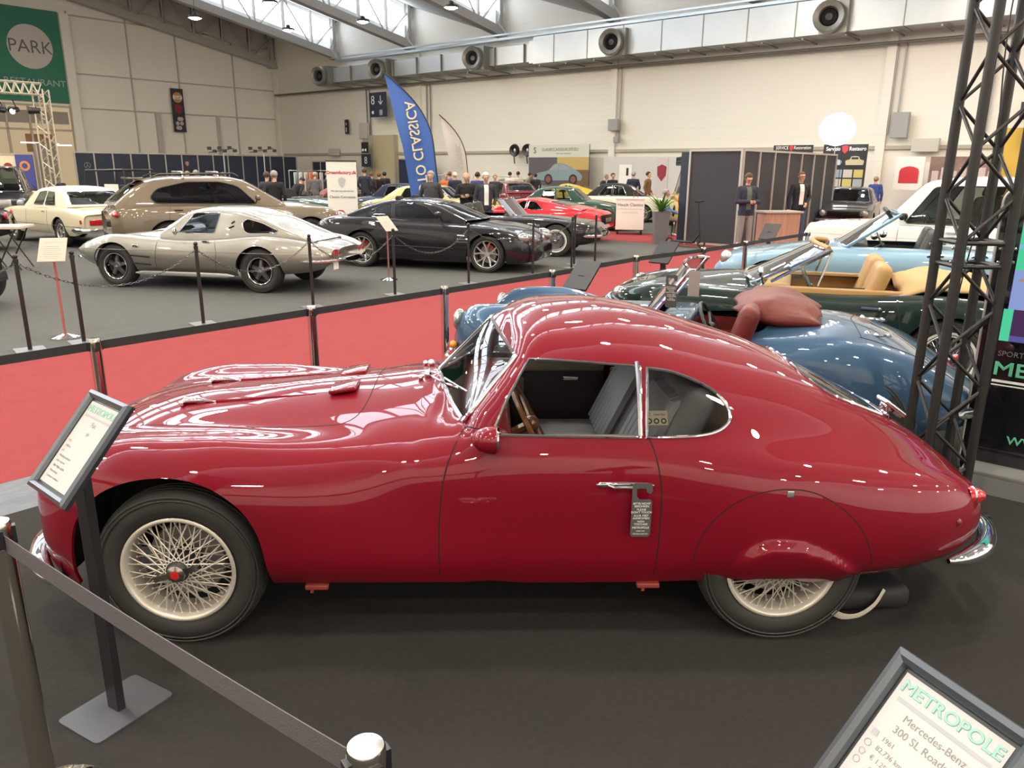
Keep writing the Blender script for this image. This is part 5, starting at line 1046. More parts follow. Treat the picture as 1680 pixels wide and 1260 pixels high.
# ------------------------------------------------------------------ people
SKIN = mat('skin', (.52, .30, .21), .55); SKIN2 = mat('skin_tanned', (.40, .21, .14), .55); EYE = mat('eye_dark', (.02, .015, .012), .2)
def cloth(n, c): return mat('cloth_'+n, c, .9, bump=(60, .25))
def capsule(m, a, b, ra, rb, n=10, sy=1.0):
    a, b = Vector(a), Vector(b); d = (b-a); L = max(d.length, 1e-4); t = d/L; pts = []; rs = []
    for q in (-1, -.85, -.5, 0): pts.append(a + t*ra*q); rs.append(max(.002, ra*math.sqrt(max(0, 1-q*q))))
    for q in (0, .5, .85, 1): pts.append(b + t*rb*q); rs.append(max(.002, rb*math.sqrt(max(0, 1-q*q))))
    m.tube(pts, rs, n, flat=sy)
HANG = lambda s: [(s*.19, 0, 1.43), (s*.245, .03, 1.14), (s*.25, -.06, .89)]
def person(label, pos, yaw, h=1.76, top=None, legs=None, shoes=None, skin=None, hair=None, arms=None, legp=None, bend=0.0, near=False, bald=False, glasses=False, coat=1.0, shirt=None, headyaw=0, hand=True, group=None, lanyard=None, name='person', longhair=False, nod=0.0):
    skin = skin or SKIN; legs = legs or cloth('dark', (.02, .022, .03)); shoes = shoes or BLACK; top = top or cloth('black', (.012, .012, .014)); hair = hair or mat('brown_hair', (.06, .035, .02), .7)
    k = h/1.78; caps = []     # (a, b, ra, rb, flat, region)
    B = Matrix.Rotation(bend, 3, 'X'); piv = Vector((0, 0, .95)); up = lambda p: piv + B @ (Vector(p)-piv)
    c_ = coat
    caps += [((0, .0, .95), up((0, 0, 1.08)), .155*c_, .150*c_, .72, 1), (up((0, 0, 1.06)), up((0, .0, 1.30)), .155*c_, .175*c_, .68, 1), (up((-.10, .01, 1.38)), up((.10, .01, 1.38)), .105*c_, .105*c_, 1, 1), (up((-.17, .01, 1.425)), up((.17, .01, 1.425)), .062*c_, .062*c_, 1, 1), (up((0, .015, 1.44)), up((0, .0, 1.54)), .058, .055, 1, 0)]
    HR = B @ Matrix.Rotation(math.radians(headyaw), 3, 'Z') @ Matrix.Rotation(nod, 3, 'X'); hc = up((0, -.012, 1.645)); hp = lambda p: hc + HR @ Vector(p)
    caps += [(hp((0, .015, .03)), hp((0, .02, .045)), .088, .086, 1, 0), (hp((0, -.03, -.035)), hp((0, -.035, -.075)), .060, .045, 1, 0), (hp((0, -.04, .0)), hp((0, -.04, .02)), .062, .062, 1, 0), (hp((0, -.098, .012)), hp((0, -.108, -.022)), .008, .014, 1, 0), (hp((0, -.085, .03)), hp((0, -.088, .035)), .02, .02, 1, 0)]
    for s in (-1, 1): caps.append((hp((s*.084, .01, .005)), hp((s*.086, .012, .025)), .012, .014, 1, 0))
    A = arms or (HANG(-1), HANG(1))
    for s, a in zip((-1, 1), A):
        a = [up(p) for p in a]; caps += [(a[0], a[1], .056*c_, .046*c_, 1, 1), (a[1], a[2]*.94+a[1]*.06, .046*c_, .036*c_, 1, 1)]
        d = (a[2]-a[1]).normalized(); w0 = a[2]; side = d.cross(Vector((0, 1, 0)) if abs(d.y) < .8 else Vector((0, 0, 1))).normalized(); pl = side.cross(d).normalized()
        caps.append((w0, w0+d*.075, .028, .036, .55, 0))
        if near:
            for q, (o, ln) in enumerate(((-.030, .070), (-.010, .080), (.010, .076), (.028, .060))):
                p = w0+d*.085+side*o; m1 = p+d*ln*.55+pl*.012*s; caps += [(p, m1, .010, .009, 1, 0), (m1, m1+d*ln*.40+pl*.022*s, .009, .008, 1, 0)]
            p = w0+d*.03-side*.030; caps.append((p, p+d*.045-side*.030, .013, .010, 1, 0))
        else: caps.append((w0+d*.08, w0+d*.15, .032, .022, .5, 0))
    Lp = legp or [[(-.09, 0, .93), (-.10, -.015, .50), (-.11, .02, .09)], [(.09, 0, .93), (.11, -.02, .50), (.12, -.01, .09)]]
    for lg in Lp:
        lg = [Vector(p) for p in lg]; caps += [(lg[0], lg[1], .098, .066, 1, 2), (lg[1], lg[2], .066, .050, 1, 2), (lg[2]+Vector((0, .03, -.045)), lg[2]+Vector((0, -.15, -.055)), .042, .036, 1, 3)]
    m = MB()
    for a, b, ra, rb, fl, rg in caps: capsule(m, Vector(a)*k, Vector(b)*k, ra*k, rb*k, 10, fl)
    o = m.build('tmp', SKIN, fix=False); vox = (.0075 if near else .017)
    md = o.modifiers.new('r', 'REMESH'); md.mode = 'VOXEL'; md.voxel_size = vox; md.use_smooth_shade = True
    m2 = o.modifiers.new('s', 'SMOOTH'); m2.factor = .5; m2.iterations = 3 if near else 2
    dg = bpy.context.evaluated_depsgraph_get(); me = bpy.data.meshes.new_from_object(o.evaluated_get(dg)); old = o.data; bpy.data.objects.remove(o)
    me.materials.clear()
    for mt in (skin, top, legs, shoes, shirt or top): me.materials.append(mt)
    nf = len(me.polygons); ce = np.zeros(nf*3); me.polygons.foreach_get('center', ce); ce = ce.reshape(-1, 3)/k; best = np.full(nf, 1e9); reg = np.zeros(nf, int); tor = np.zeros(nf, bool)
    for a, b, ra, rb, fl, rg in caps:
        a = np.array(Vector(a)); b = np.array(Vector(b)); d = b-a; L2 = max((d*d).sum(), 1e-8); t = np.clip(((ce-a)@d)/L2, 0, 1); dist = np.linalg.norm(ce-(a+t[:, None]*d), axis=1) - (ra+(rb-ra)*t) - (.012 if rg == 1 else 0)
        w_ = dist < best; best[w_] = dist[w_]; reg[w_] = rg; tor[w_] = (ra > .09)
    if bend < .3 and legp is None: z_ = ce[:, 2]; reg[tor & (reg == 1) & (z_ < .84)] = 2; reg[tor & (reg == 2) & (z_ > .84)] = 1
    if shirt: 
        f_ = (reg == 1) & (np.abs(ce[:, 0]) < .055) & (ce[:, 1] < -.05) & (ce[:, 2] > .98) & (ce[:, 2] < 1.50); reg[f_] = 4
    me.polygons.foreach_set('material_index', reg.astype('i4')); me.name = 'person'; shade(me, 180)
    body = bpy.data.objects.new(name, me); C.objects.link(body); body.location = pos; body.rotation_euler = (0, 0, math.radians(yaw)); tag(body, label, 'person', group)
    def sc(v): return Vector(v)*k
    if not bald or True:
        hm = MB(); bmh = bmesh.new(); bmesh.ops.create_uvsphere(bmh, u_segments=24, v_segments=16, radius=1); 
        for v in bmh.verts: v.co = Vector((v.co.x*.094, v.co.y*.104+.022, v.co.z*.098+.040))
        lo = -.075 if longhair else -.01
        lim = (lambda c: (c.y < -.02 and c.z < .075) or c.z < lo or (bald and c.z > .03) or (c.y < .03 and c.z < .02 and not longhair))
        bmesh.ops.delete(bmh, geom=[f for f in bmh.faces if lim(f.calc_center_median())], context='FACES')
        if len(bmh.faces):
            bmesh.ops.solidify(bmh, geom=bmh.faces[:], thickness=.010)
            for v in bmh.verts: v.co = sc(hp(v.co))
            bm_obj(bmh, 'hair', hair, body)
    if near:
        for s in (-1, 1): MB().ball(sc(hp((s*.030, -.094, .018))), .0085*k, n=6).build('eye', EYE, body, True)
        MB().tube([sc(hp((-.022, -.098, -.052))), sc(hp((0, -.104, -.055))), sc(hp((.022, -.098, -.052)))], .0035, 5).build('mouth', mat('lips', (.30, .10, .08), .5), body, True)
    if glasses:
        g = MB()
        for s in (-1, 1): g.tube([sc(hp((s*.032+.026*math.cos(a), -.108, .018+.019*math.sin(a)))) for a in [i*math.pi/8 for i in range(16)]], .003, 4, closed=True); g.tube([sc(hp((s*.058, -.106, .02))), sc(hp((s*.088, .01, .02)))], .003, 4)
        g.tube([sc(hp((-.008, -.110, .02))), sc(hp((.008, -.110, .02)))], .003, 4); g.build('glasses', BLACK, body)
    return body
J = lambda s, e, w: [(s*.19, 0, 1.43), e, w]
CROSS = ([(-.19, 0, 1.43), (-.27, -.06, 1.17), (-.02, -.25, 1.20)], [(.19, 0, 1.43), (.27, -.06, 1.17), (.02, -.22, 1.17)])
PHONE = ([(-.19, 0, 1.43), (-.25, -.05, 1.15), (-.06, -.30, 1.16)], [(.19, 0, 1.43), (.26, -.04, 1.15), (.04, -.30, 1.15)])
BACK = ([(-.19, 0, 1.43), (-.30, .08, 1.16), (-.12, .16, .98)], [(.19, 0, 1.43), (.27, .08, 1.16), (.10, .16, .98)])
POCK = ([(-.19, 0, 1.43), (-.27, .05, 1.15), (-.22, -.06, .93)], [(.19, 0, 1.43), (.27, .05, 1.15), (.20, -.10, .98)])
gy = mat('grey_hair', (.30, .28, .26), .7); wh = mat('white_hair', (.62, .60, .56), .7); bk = mat('black_hair', (.012, .010, .010), .6); bl = mat('blond_hair', (.30, .20, .09), .7)
jean = cloth('jeans', (.05, .07, .12))
person('man in a dark grey jacket, hands behind his back, right of the blue flag', at(709, 20.2), -6, 1.80, cloth('charcoal', (.045, .048, .055)), cloth('dark', (.02, .022, .03)), hair=gy, arms=BACK, near=True, coat=1.12, shirt=cloth('grey_tee', (.05, .05, .06)), nod=.25)
person('bald man in a black jacket with folded arms, middle of the three men', at(766, 20.7), 0, 1.76, cloth('black', (.012, .012, .014)), hair=gy, arms=CROSS, near=True, coat=1.15, bald=True, nod=.25)
person('white haired man in a dark jacket with a light shirt and red lanyard strap', at(797, 20.0), 12, 1.77, cloth('darknavy', (.03, .033, .045)), jean, hair=wh, arms=POCK, near=True, coat=1.12, shirt=WHITE, nod=.25)
p1 = person('man with glasses in a navy quilted jacket looking at his phone before the booth wall', at(1219, 18.2), 8, 1.80, cloth('navy_quilt', (.022, .026, .045)), cloth('grey_trousers', (.22, .20, .20)), WHITE, hair=mat('brown_hair', (.06, .035, .02), .7), arms=PHONE, near=True, glasses=True, coat=1.18, shirt=cloth('olive', (.10, .11, .09)), nod=.45)
MB().rbox(Vector((0, -.40, 1.19)), (.075, .012, .15), .004, R=Matrix.Rotation(.9, 3, 'X')).build('held_phone_tmp', BLACK, None)
ph = bpy.data.objects['held_phone_tmp']; ph.name = 'smartphone'; ph.matrix_world = p1.matrix_world if False else Matrix.Translation(p1.location) @ Matrix.Rotation(math.radians(8), 4, 'Z') @ Matrix.Translation((0, .05, .0)); tag(ph, 'dark smartphone held by the man in the navy quilted jacket', 'phone')
person('man in a dark blazer, open white shirt and jeans walking past the booth wall', at(1304, 20.5), 4, 1.84, cloth('blazer', (.016, .018, .028)), jean, WHITE, hair=mat('brown_hair2', (.10, .05, .03), .7), arms=([(-.19, 0, 1.43), (-.26, .02, 1.14), (-.27, -.03, .88)], [(.19, 0, 1.43), (.27, .06, 1.15), (.14, -.12, 1.02)]), near=True, glasses=True, coat=1.10, shirt=mat('white_shirt', (.72, .70, .66), .8))
SEATL = [[(-.09, 0, .50), (-.12, -.42, .50), (-.12, -.40, .09)], [(.09, 0, .50), (.12, -.42, .50), (.12, -.30, .09)]]
sp_ = person('man in a blue jumper sitting on a folding chair behind the potted palm', at(1088, 22.9), 75, 1.75, cloth('blue_jumper', (.10, .19, .42)), cloth('khaki', (.22, .17, .10)), WHITE, hair=gy, arms=([(-.19, 0, 1.43), (-.25, -.10, 1.18), (-.16, -.34, 1.10)], [(.19, 0, 1.43), (.25, -.10, 1.18), (.16, -.34, 1.10)]), legp=[[(-.09, 0, .93), (-.12, -.42, .90), (-.12, -.38, .52)], [(.09, 0, .93), (.12, -.42, .90), (.12, -.30, .52)]])
sp_.location.z -= .42
FP = [  # px, Y, yaw, h, top colour, hair, label, bend
 (1425, 28.5, 170, 1.70, (.03, .06, .22), bl, 'woman with long blond hair in a blue shirt left of the white estate', .15),
 (458, 20.5, 175, 1.78, (.012, .012, .016), gy, 'broad man in black seen from behind, right of the beige utility car', 0),
 (487, 26.8, 150, 1.70, (.015, .015, .02), bk, 'person in black bending over the green vintage tourer', .7),
 (446, 23.0, 170, 1.74, (.03, .03, .04), mat('brown_hair', (.06, .035, .02), .7), 'man in dark clothes half hidden left of the broad man in black', 0),
 (522, 30.0, 180, 1.72, (.10, .10, .11), gy, 'person in a grey coat left of the roll up banner, close to the clothes rail', .2),
 (538, 31.5, 120, 1.70, (.03, .04, .07), bl, 'person in dark blue beside the clothes rail, half hidden by the roll up banner', .2),
 (536, 28.0, 95, 1.75, (.28, .13, .13), bk, 'person in a dusty pink top leaning forward by the roll up banner', 1.15),
 (588, 33.0, 170, 1.70, (.20, .19, .17), gy, 'person in a beige grey jacket right of the roll up banner', .1),
 (603, 32.0, 175, 1.85, (.02, .025, .05), mat('brown_hair', (.06, .035, .02), .7), 'tall man in navy under the sign with a white 8', 0),
 (614, 33.5, 150, 1.70, (.03, .025, .03), mat('auburn_hair', (.16, .06, .03), .7), 'person in dark red brown hair right of the tall man in navy', 0),
 (626, 33.8, 190, 1.68, (.012, .012, .014), mat('auburn_hair', (.16, .06, .03), .7), 'woman with auburn hair and black coat left of the blue flag', 0),
 (635, 34.8, 170, 1.72, (.014, .014, .02), bk, 'person in black beside the auburn haired woman at the gate', 0),
 (733, 30.2, 20, 1.70, (.60, .16, .04), gy, 'person in a bright orange jumper behind the men', 0),
 (740, 31.0, 185, 1.76, (.10, .12, .25), mat('auburn_hair', (.16, .06, .03), .7), 'person in faded blue behind the orange jumper', 0),
 (748, 29.0, 180, 1.74, (.015, .02, .045), wh, 'white haired person in a dark navy coat seen from behind, right of the orange jumper', 0),
 (784, 26.8, 175, 1.76, (.03, .04, .16), bk, 'man in a royal blue jumper seen between the bald and white haired men', 0),
 (812, 30.8, 10, 1.66, (.03, .03, .04), bl, 'blond person in dark clothes right of the white haired man', 0),
 (836, 37.2, 160, 1.74, (.62, .60, .56), bk, 'person in a white shirt seen from behind, left of two', 0),
 (849, 37.9, 200, 1.76, (.58, .56, .52), bk, 'person in an off white shirt right beside the other white shirt', 0),
 (860, 38.4, 80, 1.74, (.25, .27, .20), bk, 'person in a pale green jacket right of the two white shirts', .35),
 (877, 38.6, 180, 1.66, (.03, .03, .04), bk, 'person in dark clothes at the left edge of the printed car banner', 0),
 (980, 33.0, 70, 1.74, (.02, .025, .04), bl, 'person in navy bending towards the left behind the ivory convertible', .4),
 (1000, 33.2, 20, 1.74, (.015, .018, .03), mat('brown_hair', (.06, .035, .02), .7), 'man in black facing the camera behind the ivory convertible', .1),
 (1034, 32.6, 180, 1.80, (.02, .024, .05), gy, 'grey haired man in a navy suit seen from behind right of the ivory convertible', 0),
 (1058, 32.0, 60, 1.80, (.16, .09, .035), bk, 'dark haired man in a brown jacket left of the yellow off road car', 0),
 (319, 27.0, 20, 1.72, (.10, .04, .05), bl, 'blond person behind the beige utility car roof, left of a grey haired one', 0),
 (333, 27.5, 180, 1.76, (.04, .04, .05), gy, 'grey haired person behind the beige utility car roof', 0),
 (364, 27.3, 30, 1.70, (.20, .09, .07), mat('auburn_hair', (.16, .06, .03), .7), 'person with reddish hair behind the right end of the roof bars', 0),
 (376, 28.0, 180, 1.68, (.03, .03, .05), bl, 'smaller blond person furthest right behind the roof bars', 0),
 (1085, 30.0, 0, 1.70, (.3, .28, .3), bk, '', 0)]
for px, Y, yaw, hh, col, hr, lab, bd in FP[:-1]:
    person(lab, at(px, Y), yaw, hh, cloth('%d_%d' % (px, int(Y)), col), hair=hr, bend=bd, coat=1.08, longhair='woman' in lab, arms=POCK if bd == 0 else None)
# ------------------------------------------------------------------ barriers, signs, booths, truss, building fittings
POSTM = mat('bronze_steel_post', (.74, .69, .63), .12, 1.0); BELT = mat('grey_belt', (.10, .088, .095), .8, bump=(300, .3)); BELTB = mat('black_belt', (.018, .018, .022), .8)
PAPER = mat('paper', (.48, .46, .455), .7); FRAME = mat('grey_snap_frame', (.12, .135, .155), .32, .7); MINT = mat('mint_print', (.26, .50, .42), .6); GREYP = mat('grey_print', (.35, .35, .37), .6); INKG = mat('grey_ink', (.20, .20, .20), .6)
REDP = mat('red_print', (.55, .03, .04), .6); NAVYB = mat('navy_board', (.018, .028, .055), .6); WHITEP = mat('white_print', (.80, .80, .78), .6)
def plate_base(p, r=.17, parent=None): return MB().lathe([(0, 0), (r, 0), (r, .008), (r*.92, .018), (.05, .026), (.035, .03), (0, .03)], p, n=36).build('base', POSTM if parent is None else parent, None, True)
protoP = None
def belt_post(pos, label, rz=0, group='steel belt posts around the stand'):
    global protoP
    if protoP is None:
        r = empty('barrier_post'); MB().lathe([(0, 0), (.17, 0), (.17, .008), (.155, .018), (.05, .026), (.034, .03)], n=36).build('base', CHROME, r, True); MB().lathe([(.0315, .02), (.0315, .86), (.0315, .862)], n=24).build('tube', POSTM, r, True)
        MB().lathe([(.0315, .86), (.033, .862), (.033, .925), (.030, .932), (0, .933)], n=24).build('head', POSTM, r, True)
        m = MB(); 
        for a in range(4): m.box((.034*math.cos(a*math.pi/2), .034*math.sin(a*math.pi/2), .89), (.012, .022, .05) if a % 2 == 0 else (.022, .012, .05))
        m.build('belt_slot', BLACK, r); KIDS[r.name] = kids(r); protoP = r; o = r
    else: o = copy_tree(protoP)
    o.location = (pos[0], pos[1], 0); o.rotation_euler.z = rz; tag(o, label, 'barrier post', group); return o
def belt(a, b, m, label, z=.89, h=.048, sag=.0):
    a, b = Vector((a[0], a[1], z)), Vector((b[0], b[1], z)); d = (b-a).normalized(); a = a+d*.035; b = b-d*.035; n = 14; V_ = []; s_ = d.cross(HZ)*.0012
    for i in range(n+1):
        t = i/n; p = a.lerp(b, t)-Vector((0, 0, sag*4*t*(1-t)))
        V_ += [p+Vector((0, 0, h/2))+s_, p-Vector((0, 0, h/2))+s_, p-Vector((0, 0, h/2))-s_, p+Vector((0, 0, h/2))-s_]
    F = [(i*4+k, i*4+(k+1) % 4, i*4+4+(k+1) % 4, i*4+4+k) for i in range(n) for k in range(4)] + [(0, 1, 2, 3), (n*4+3, n*4+2, n*4+1, n*4)]
    o = MB().add(V_, F).build('barrier_belt', m); tag(o, label, 'barrier belt', 'retractable belts between the posts'); return o
PR = [H(u, 4.42 if u != 7.45 else 4.52) for u in (-1.1, .25, 1.66, 3.08, 4.36, 5.79, 7.45, 8.86, 10.1, 12.4)]
NM = [None, None, 'far row steel post nearest the left edge, above the sign stand', 'second steel post of the far row, behind the red bonnet', 'third steel post of the far row, left of the red windscreen', 'fourth steel post of the far row, above the red roof', 'fifth steel post of the far row, before the dark green convertible', 'sixth steel post of the far row, next to the tilted black sign', 'steel post of the far row right of the man with the phone', 'last steel post of the far row by the striped lectern']
for p, n in list(zip(PR, NM))[2:]: belt_post(p, n, _a*-1+math.pi/2)
for i in range(1, len(PR)-1): belt(PR[i], PR[i+1], BELTB, 'black belt of the far row, span %s' % ['', 'running out of the left edge', 'above the sign stand frame', 'left of the red windscreen', 'behind the red windscreen pillar', 'above the red roof front', 'left of the dark green convertible nose', 'before the electric scooter', 'before the man with the phone', ''][i] if i < 9 else 'black belt')
LP, CP = (-1.365, 1.86), (-.235, 1.049)
belt_post(LP, 'near steel post cut by the left edge, with a mirror round foot', .6); belt_post(CP, 'near steel post cut by the bottom edge, only its top visible', .6)
belt(LP, CP, BELT, 'wide grey belt crossing the lower left foreground', .878, .05, .01)
belt(LP, (-2.6, 2.9), BELTB, 'black belt leaving the near left post out of the frame', .885)
# --- sign stands
def frame_sign(root, M, w, h, lines, head, hm, bw=.026):
    f = MB()
    for (x0, y0, x1, y1) in ((0, 0, w, 0), (w, 0, w, -h), (w, -h, 0, -h), (0, -h, 0, 0)): pass
    prof = [(0, 0), (.002, .012), (bw*.5, .018), (bw*.85, .012), (bw, .002), (bw, 0)]
    rings = [[(a, -a), (w-a, -a), (w-a, -h+a), (a, -h+a)] for a, z in prof]; V_ = [Vector((p[0], p[1], z)) for r_, (a, z) in zip(rings, prof) for p in r_]
    f.add([M @ v for v in V_], [(i*4+k, i*4+(k+1) % 4, i*4+4+(k+1) % 4, i*4+4+k) for i in range(5) for k in range(4)]); f.build('frame', FRAME, root, angle=10)
    MB().add([M @ Vector(p) for p in ((0, 0, 0), (w, 0, 0), (w, -h, 0), (0, -h, 0), (0, 0, -.012), (w, 0, -.012), (w, -h, -.012), (0, -h, -.012))], [(3, 2, 1, 0), (4, 5, 6, 7), (0, 1, 5, 4), (1, 2, 6, 5), (2, 3, 7, 6), (3, 0, 4, 7)]).build('back_panel', BLACK, root)
    g = bw+.006; pp = MB().add([M @ Vector(p) for p in ((g, -g, .001), (w-g, -g, .001), (w-g, -h+g, .001), (g, -h+g, .001))], [(0, 3, 2, 1)]).build('paper', PAPER, root)
    if head: 
        text(head, .030*hm, M @ Matrix.Translation((w/2, -g-.022, .0015)), MINT, 'heading', pp, sx=1.10, bold=.0009, ext=.0002)
        MB().add([M @ Vector(p) for p in ((g+.012, -g-.042, .0018), (w-g-.012, -g-.042, .0018), (w-g-.012, -g-.049, .0018), (g+.012, -g-.049, .0018))], [(0, 3, 2, 1)]).build('heading_rule', GREYP, pp)
    for s_, sz, x, y, al in lines: text(s_, sz, M @ Matrix.Translation((x, y, .0015)), INKG, 'print', pp, align=al, ext=.0001)
    return pp
st = empty('sign_stand', (-1.385, 2.30, 0), 0); tag(st, 'black post stand holding a tilted framed price sheet before the red front wheel', 'sign stand')
Rh = Matrix.Rotation(math.radians(-29.6), 3, 'Z'); m = MB(); bmx = bmesh.new()
pl = rnd([(-.112, -.148), (.112, -.148), (.112, .148), (-.112, .148)], .02, 3); pl = [(x*(1+.05*(1-(y/.148)**2)), y) for x, y in pl]
X_, Y_ = Rh @ Vector((1, 0, 0)), Rh @ Vector((0, 1, 0)); m.prism(pl, (0, 0, 0), X_, Y_, HZ, .006); m.build('base', mat('grey_plate', (.10, .105, .12), .5, .5), st)
MB().rbox((0, 0, .50), (.062, .030, 1.0), .004, R=Rh).build('post', BLACK, st)
tl = 49; UPV = HU*math.cos(math.radians(tl)) + HZ*math.sin(math.radians(tl)); TLp = G(155, 640, 1.165) - Vector((-1.385, 2.30, 0)); Ms = frame_M(TLp, -HV, UPV)
frame_sign(st, Ms, .262, .335, [('Fiat', .022, .131, -.098, 'CENTER'), ('8V', .016, .131, -.130, 'CENTER')] + [(t, .0105, .045, -.165-.0165*i, 'LEFT') for i, t in enumerate(('1953', '2.488 km', 'a.A.', '- Matching numbers', '- Fully restored', '- Mille Miglia eligible', '- Wire wheels', '- Concours condition'))], 'METROPOLE', 1.0)
MB().rbox(TLp + (-HV)*.131 - UPV*.16 + UPV.cross(HV)*0 + HV.cross(UPV)*.035*(1) - Vector((0, 0, .01)), (.05, .03, .05), .008, R=Rh).build('tilt_joint', BLACK, st)
P0 = G(1482, 1062, 1.02); ph = math.radians(-68); Wd = Vector((math.cos(ph), math.sin(ph), 0)); hn = Vector((math.sin(ph), -math.cos(ph), 0)); Dn = hn*math.cos(math.radians(51)) - HZ*math.sin(math.radians(51))
base = P0 + Wd*.131 + Dn*.17; s2 = empty('sign_stand', (base.x, base.y, 0)); tag(s2, 'framed price sheet in the lower right corner with a green heading, cut by the frame', 'sign stand')
M2 = frame_M(P0 - Vector((base.x, base.y, 0)), Wd, -Dn)
p2 = frame_sign(s2, M2, .262, .345, [('Mercedes-Benz', .019, .131, -.100, 'CENTER'), ('300 SL Roadster', .019, .131, -.124, 'CENTER')] + [(t, .0125, .062, -.150-.0185*i, 'LEFT') for i, t in enumerate(('1961', '82.736 km', '€ 1.250.000'))] + [(t, .0095, .066, -.204-.015*i, 'LEFT') for i, t in enumerate(('· Originalzustand', '· Matching numbers', '· Hardtop'))], 'METROPOLE', 1.0)
ic = MB(); ic.add([M2 @ Vector(p) for p in ((.040, -.143, .002), (.052, -.143, .002), (.052, -.155, .002), (.040, -.155, .002))], [(0, 3, 2, 1)])
for cx, cy in ((.046, -.170), (.046, -.205)): ic.tube([M2 @ Vector((cx+.006*math.cos(a), cy+.006*math.sin(a), .002)) for a in [i*math.pi/6 for i in range(12)]], .0006, 4, closed=True)
ic.tube([M2 @ Vector(p) for p in ((.040, -.186, .002), (.046, -.182, .002), (.052, -.186, .002), (.049, -.193, .002), (.043, -.193, .002))], .0006, 4, closed=True); ic.build('print', GREYP, p2)
for r_, zt_ in ((s2, 1.0),): MB().rbox((0, 0, .42), (.062, .03, .84), .004, R=Matrix.Rotation(ph, 3, 'Z')).build('post', BLACK, r_); MB().rbox((0, 0, .004), (.23, .30, .008), .003, R=Matrix.Rotation(ph, 3, 'Z')).build('base', BLACK, r_)
# --- small black tilted stands along the far row, and one shut on the floor
def black_stand(pos, label, top):
    r = empty('sign_stand', (pos[0], pos[1], 0)); tag(r, label, 'sign stand', 'black sign stands seen from behind'); MB().box((0, 0, .45), (.06, .03, .9), R=Matrix.Rotation(-_a, 3, 'Z')).build('post', BLACK, r); MB().box((0, 0, .004), (.22, .30, .008), R=Matrix.Rotation(-_a, 3, 'Z')).build('base', BLACK, r)
    U2 = HU*math.cos(.75)+HZ*math.sin(.75); Mx = frame_M(Vector((0, 0, .88))-(-HV)*.13-U2*.15, -HV, U2); m = MB(); m.add([Mx @ Vector(p) for p in ((0, 0, 0), (.26, 0, 0), (.26, .34, 0), (0, .34, 0), (0, 0, .02), (.26, 0, .02), (.26, .34, .02), (0, .34, .02))], [(3, 2, 1, 0), (4, 5, 6, 7), (0, 1, 5, 4), (1, 2, 6, 5), (2, 3, 7, 6), (3, 0, 4, 7)]); m.build('frame', BLACK, r)
    MB().add([Mx @ Vector(p) for p in ((.03, .03, -.002), (.23, .03, -.002), (.23, .31, -.002), (.03, .31, -.002))], [(0, 1, 2, 3)]).build('back_panel', mat('grey_back', (.10, .11, .12), .5), r)
black_stand(H(5.85, 4.12), 'tilted black sign frame before the steel post above the red roof', 0); black_stand(H(8.2, 4.6), 'tilted black sign frame before the scooter and booth wall', 0); black_stand(H(12.3, 5.0), 'tilted black sign frame before the man with the phone', 0)
# --- chain posts and chains on the other side of the aisle
CPX = [(2.69, 8.85), (3.22, 8.85), (4.6, 8.85), (6.2, 8.85), (7.68, 8.85), (9.3, 8.85), (11.0, 8.85), (12.2, 8.85), (12.7, 9.15), (13.0, 8.85)]
CL = ['leftmost black chain post, beside the pink info stand', 'second black chain post, above the first steel post', 'black chain post before the silver coupe door', 'black chain post before the tail of the silver coupe', 'black chain post next to the small info stand', 'black chain post before the front door of the black hardtop roadster', 'black chain post before the headlamp of the black hardtop roadster', 'black chain post before the whitewall tyre, leftmost of three close ones', 'middle of three close black chain posts before the whitewall tyre', 'rightmost of three close black chain posts before the chrome bumper']
pc = None
for (u, v), lb_ in zip(CPX, CL):
    if pc is None:
        pc = empty('chain_post'); MB().lathe([(.021, .005), (.021, .90), (.026, .905), (.026, .94), (.016, .945)], n=16).build('tube', BLACK, pc, True); MB().ball((0, 0, .965), .026, n=8).build('finial', BLACK, pc, True); MB().rbox((0, 0, .004), (.28, .28, .008), .003).build('base', mat('grey_plate2', (.16, .16, .17), .5, .5), pc); KIDS[pc.name] = kids(pc); o = pc
    else: o = copy_tree(pc)
    o.location = H(u, v); o.rotation_euler.z = .7; tag(o, lb_, 'chain post', 'black posts with chains')
def chain(a, b, label, sag=.33):
    m = MB(); n = 46; P = [a.lerp(b, i/n)-Vector((0, 0, sag*4*(i/n)*(1-i/n))) for i in range(n+1)]
    for i in range(n):
        p, q = P[i], P[i+1]; d = (q-p).normalized(); c = (p+q)/2; L2 = (q-p).length*.72; s_ = d.cross(HZ).normalized() if i % 2 else d.cross(d.cross(HZ).normalized()).normalized()
        m.tube([c+d*L2*math.cos(t)+s_*.011*math.sin(t) for t in [k*math.pi/4 for k in range(8)]], .0034, 4, closed=True)
    o = m.build('chain', mat('dark_chain', (.10, .10, .11), .35, .9), fix=False); tag(o, label, 'chain', 'chains between black posts')
tp = lambda i: H(*CPX[i], .90)
chain(tp(0), tp(2), 'long sagging chain across the silver coupe front wheel'); chain(tp(2), tp(3), 'chain across the silver coupe rear wheel'); chain(tp(3), tp(4), 'chain behind the small info stand'); chain(tp(4), tp(5), 'chain before the door of the black hardtop roadster'); chain(tp(5), tp(6), 'chain before the wheel of the black hardtop roadster', .22); chain(tp(6), tp(7), 'chain left of the three close posts', .2); chain(H(1.3, 8.85, .9), tp(0), 'chain running out of the left edge', .2)
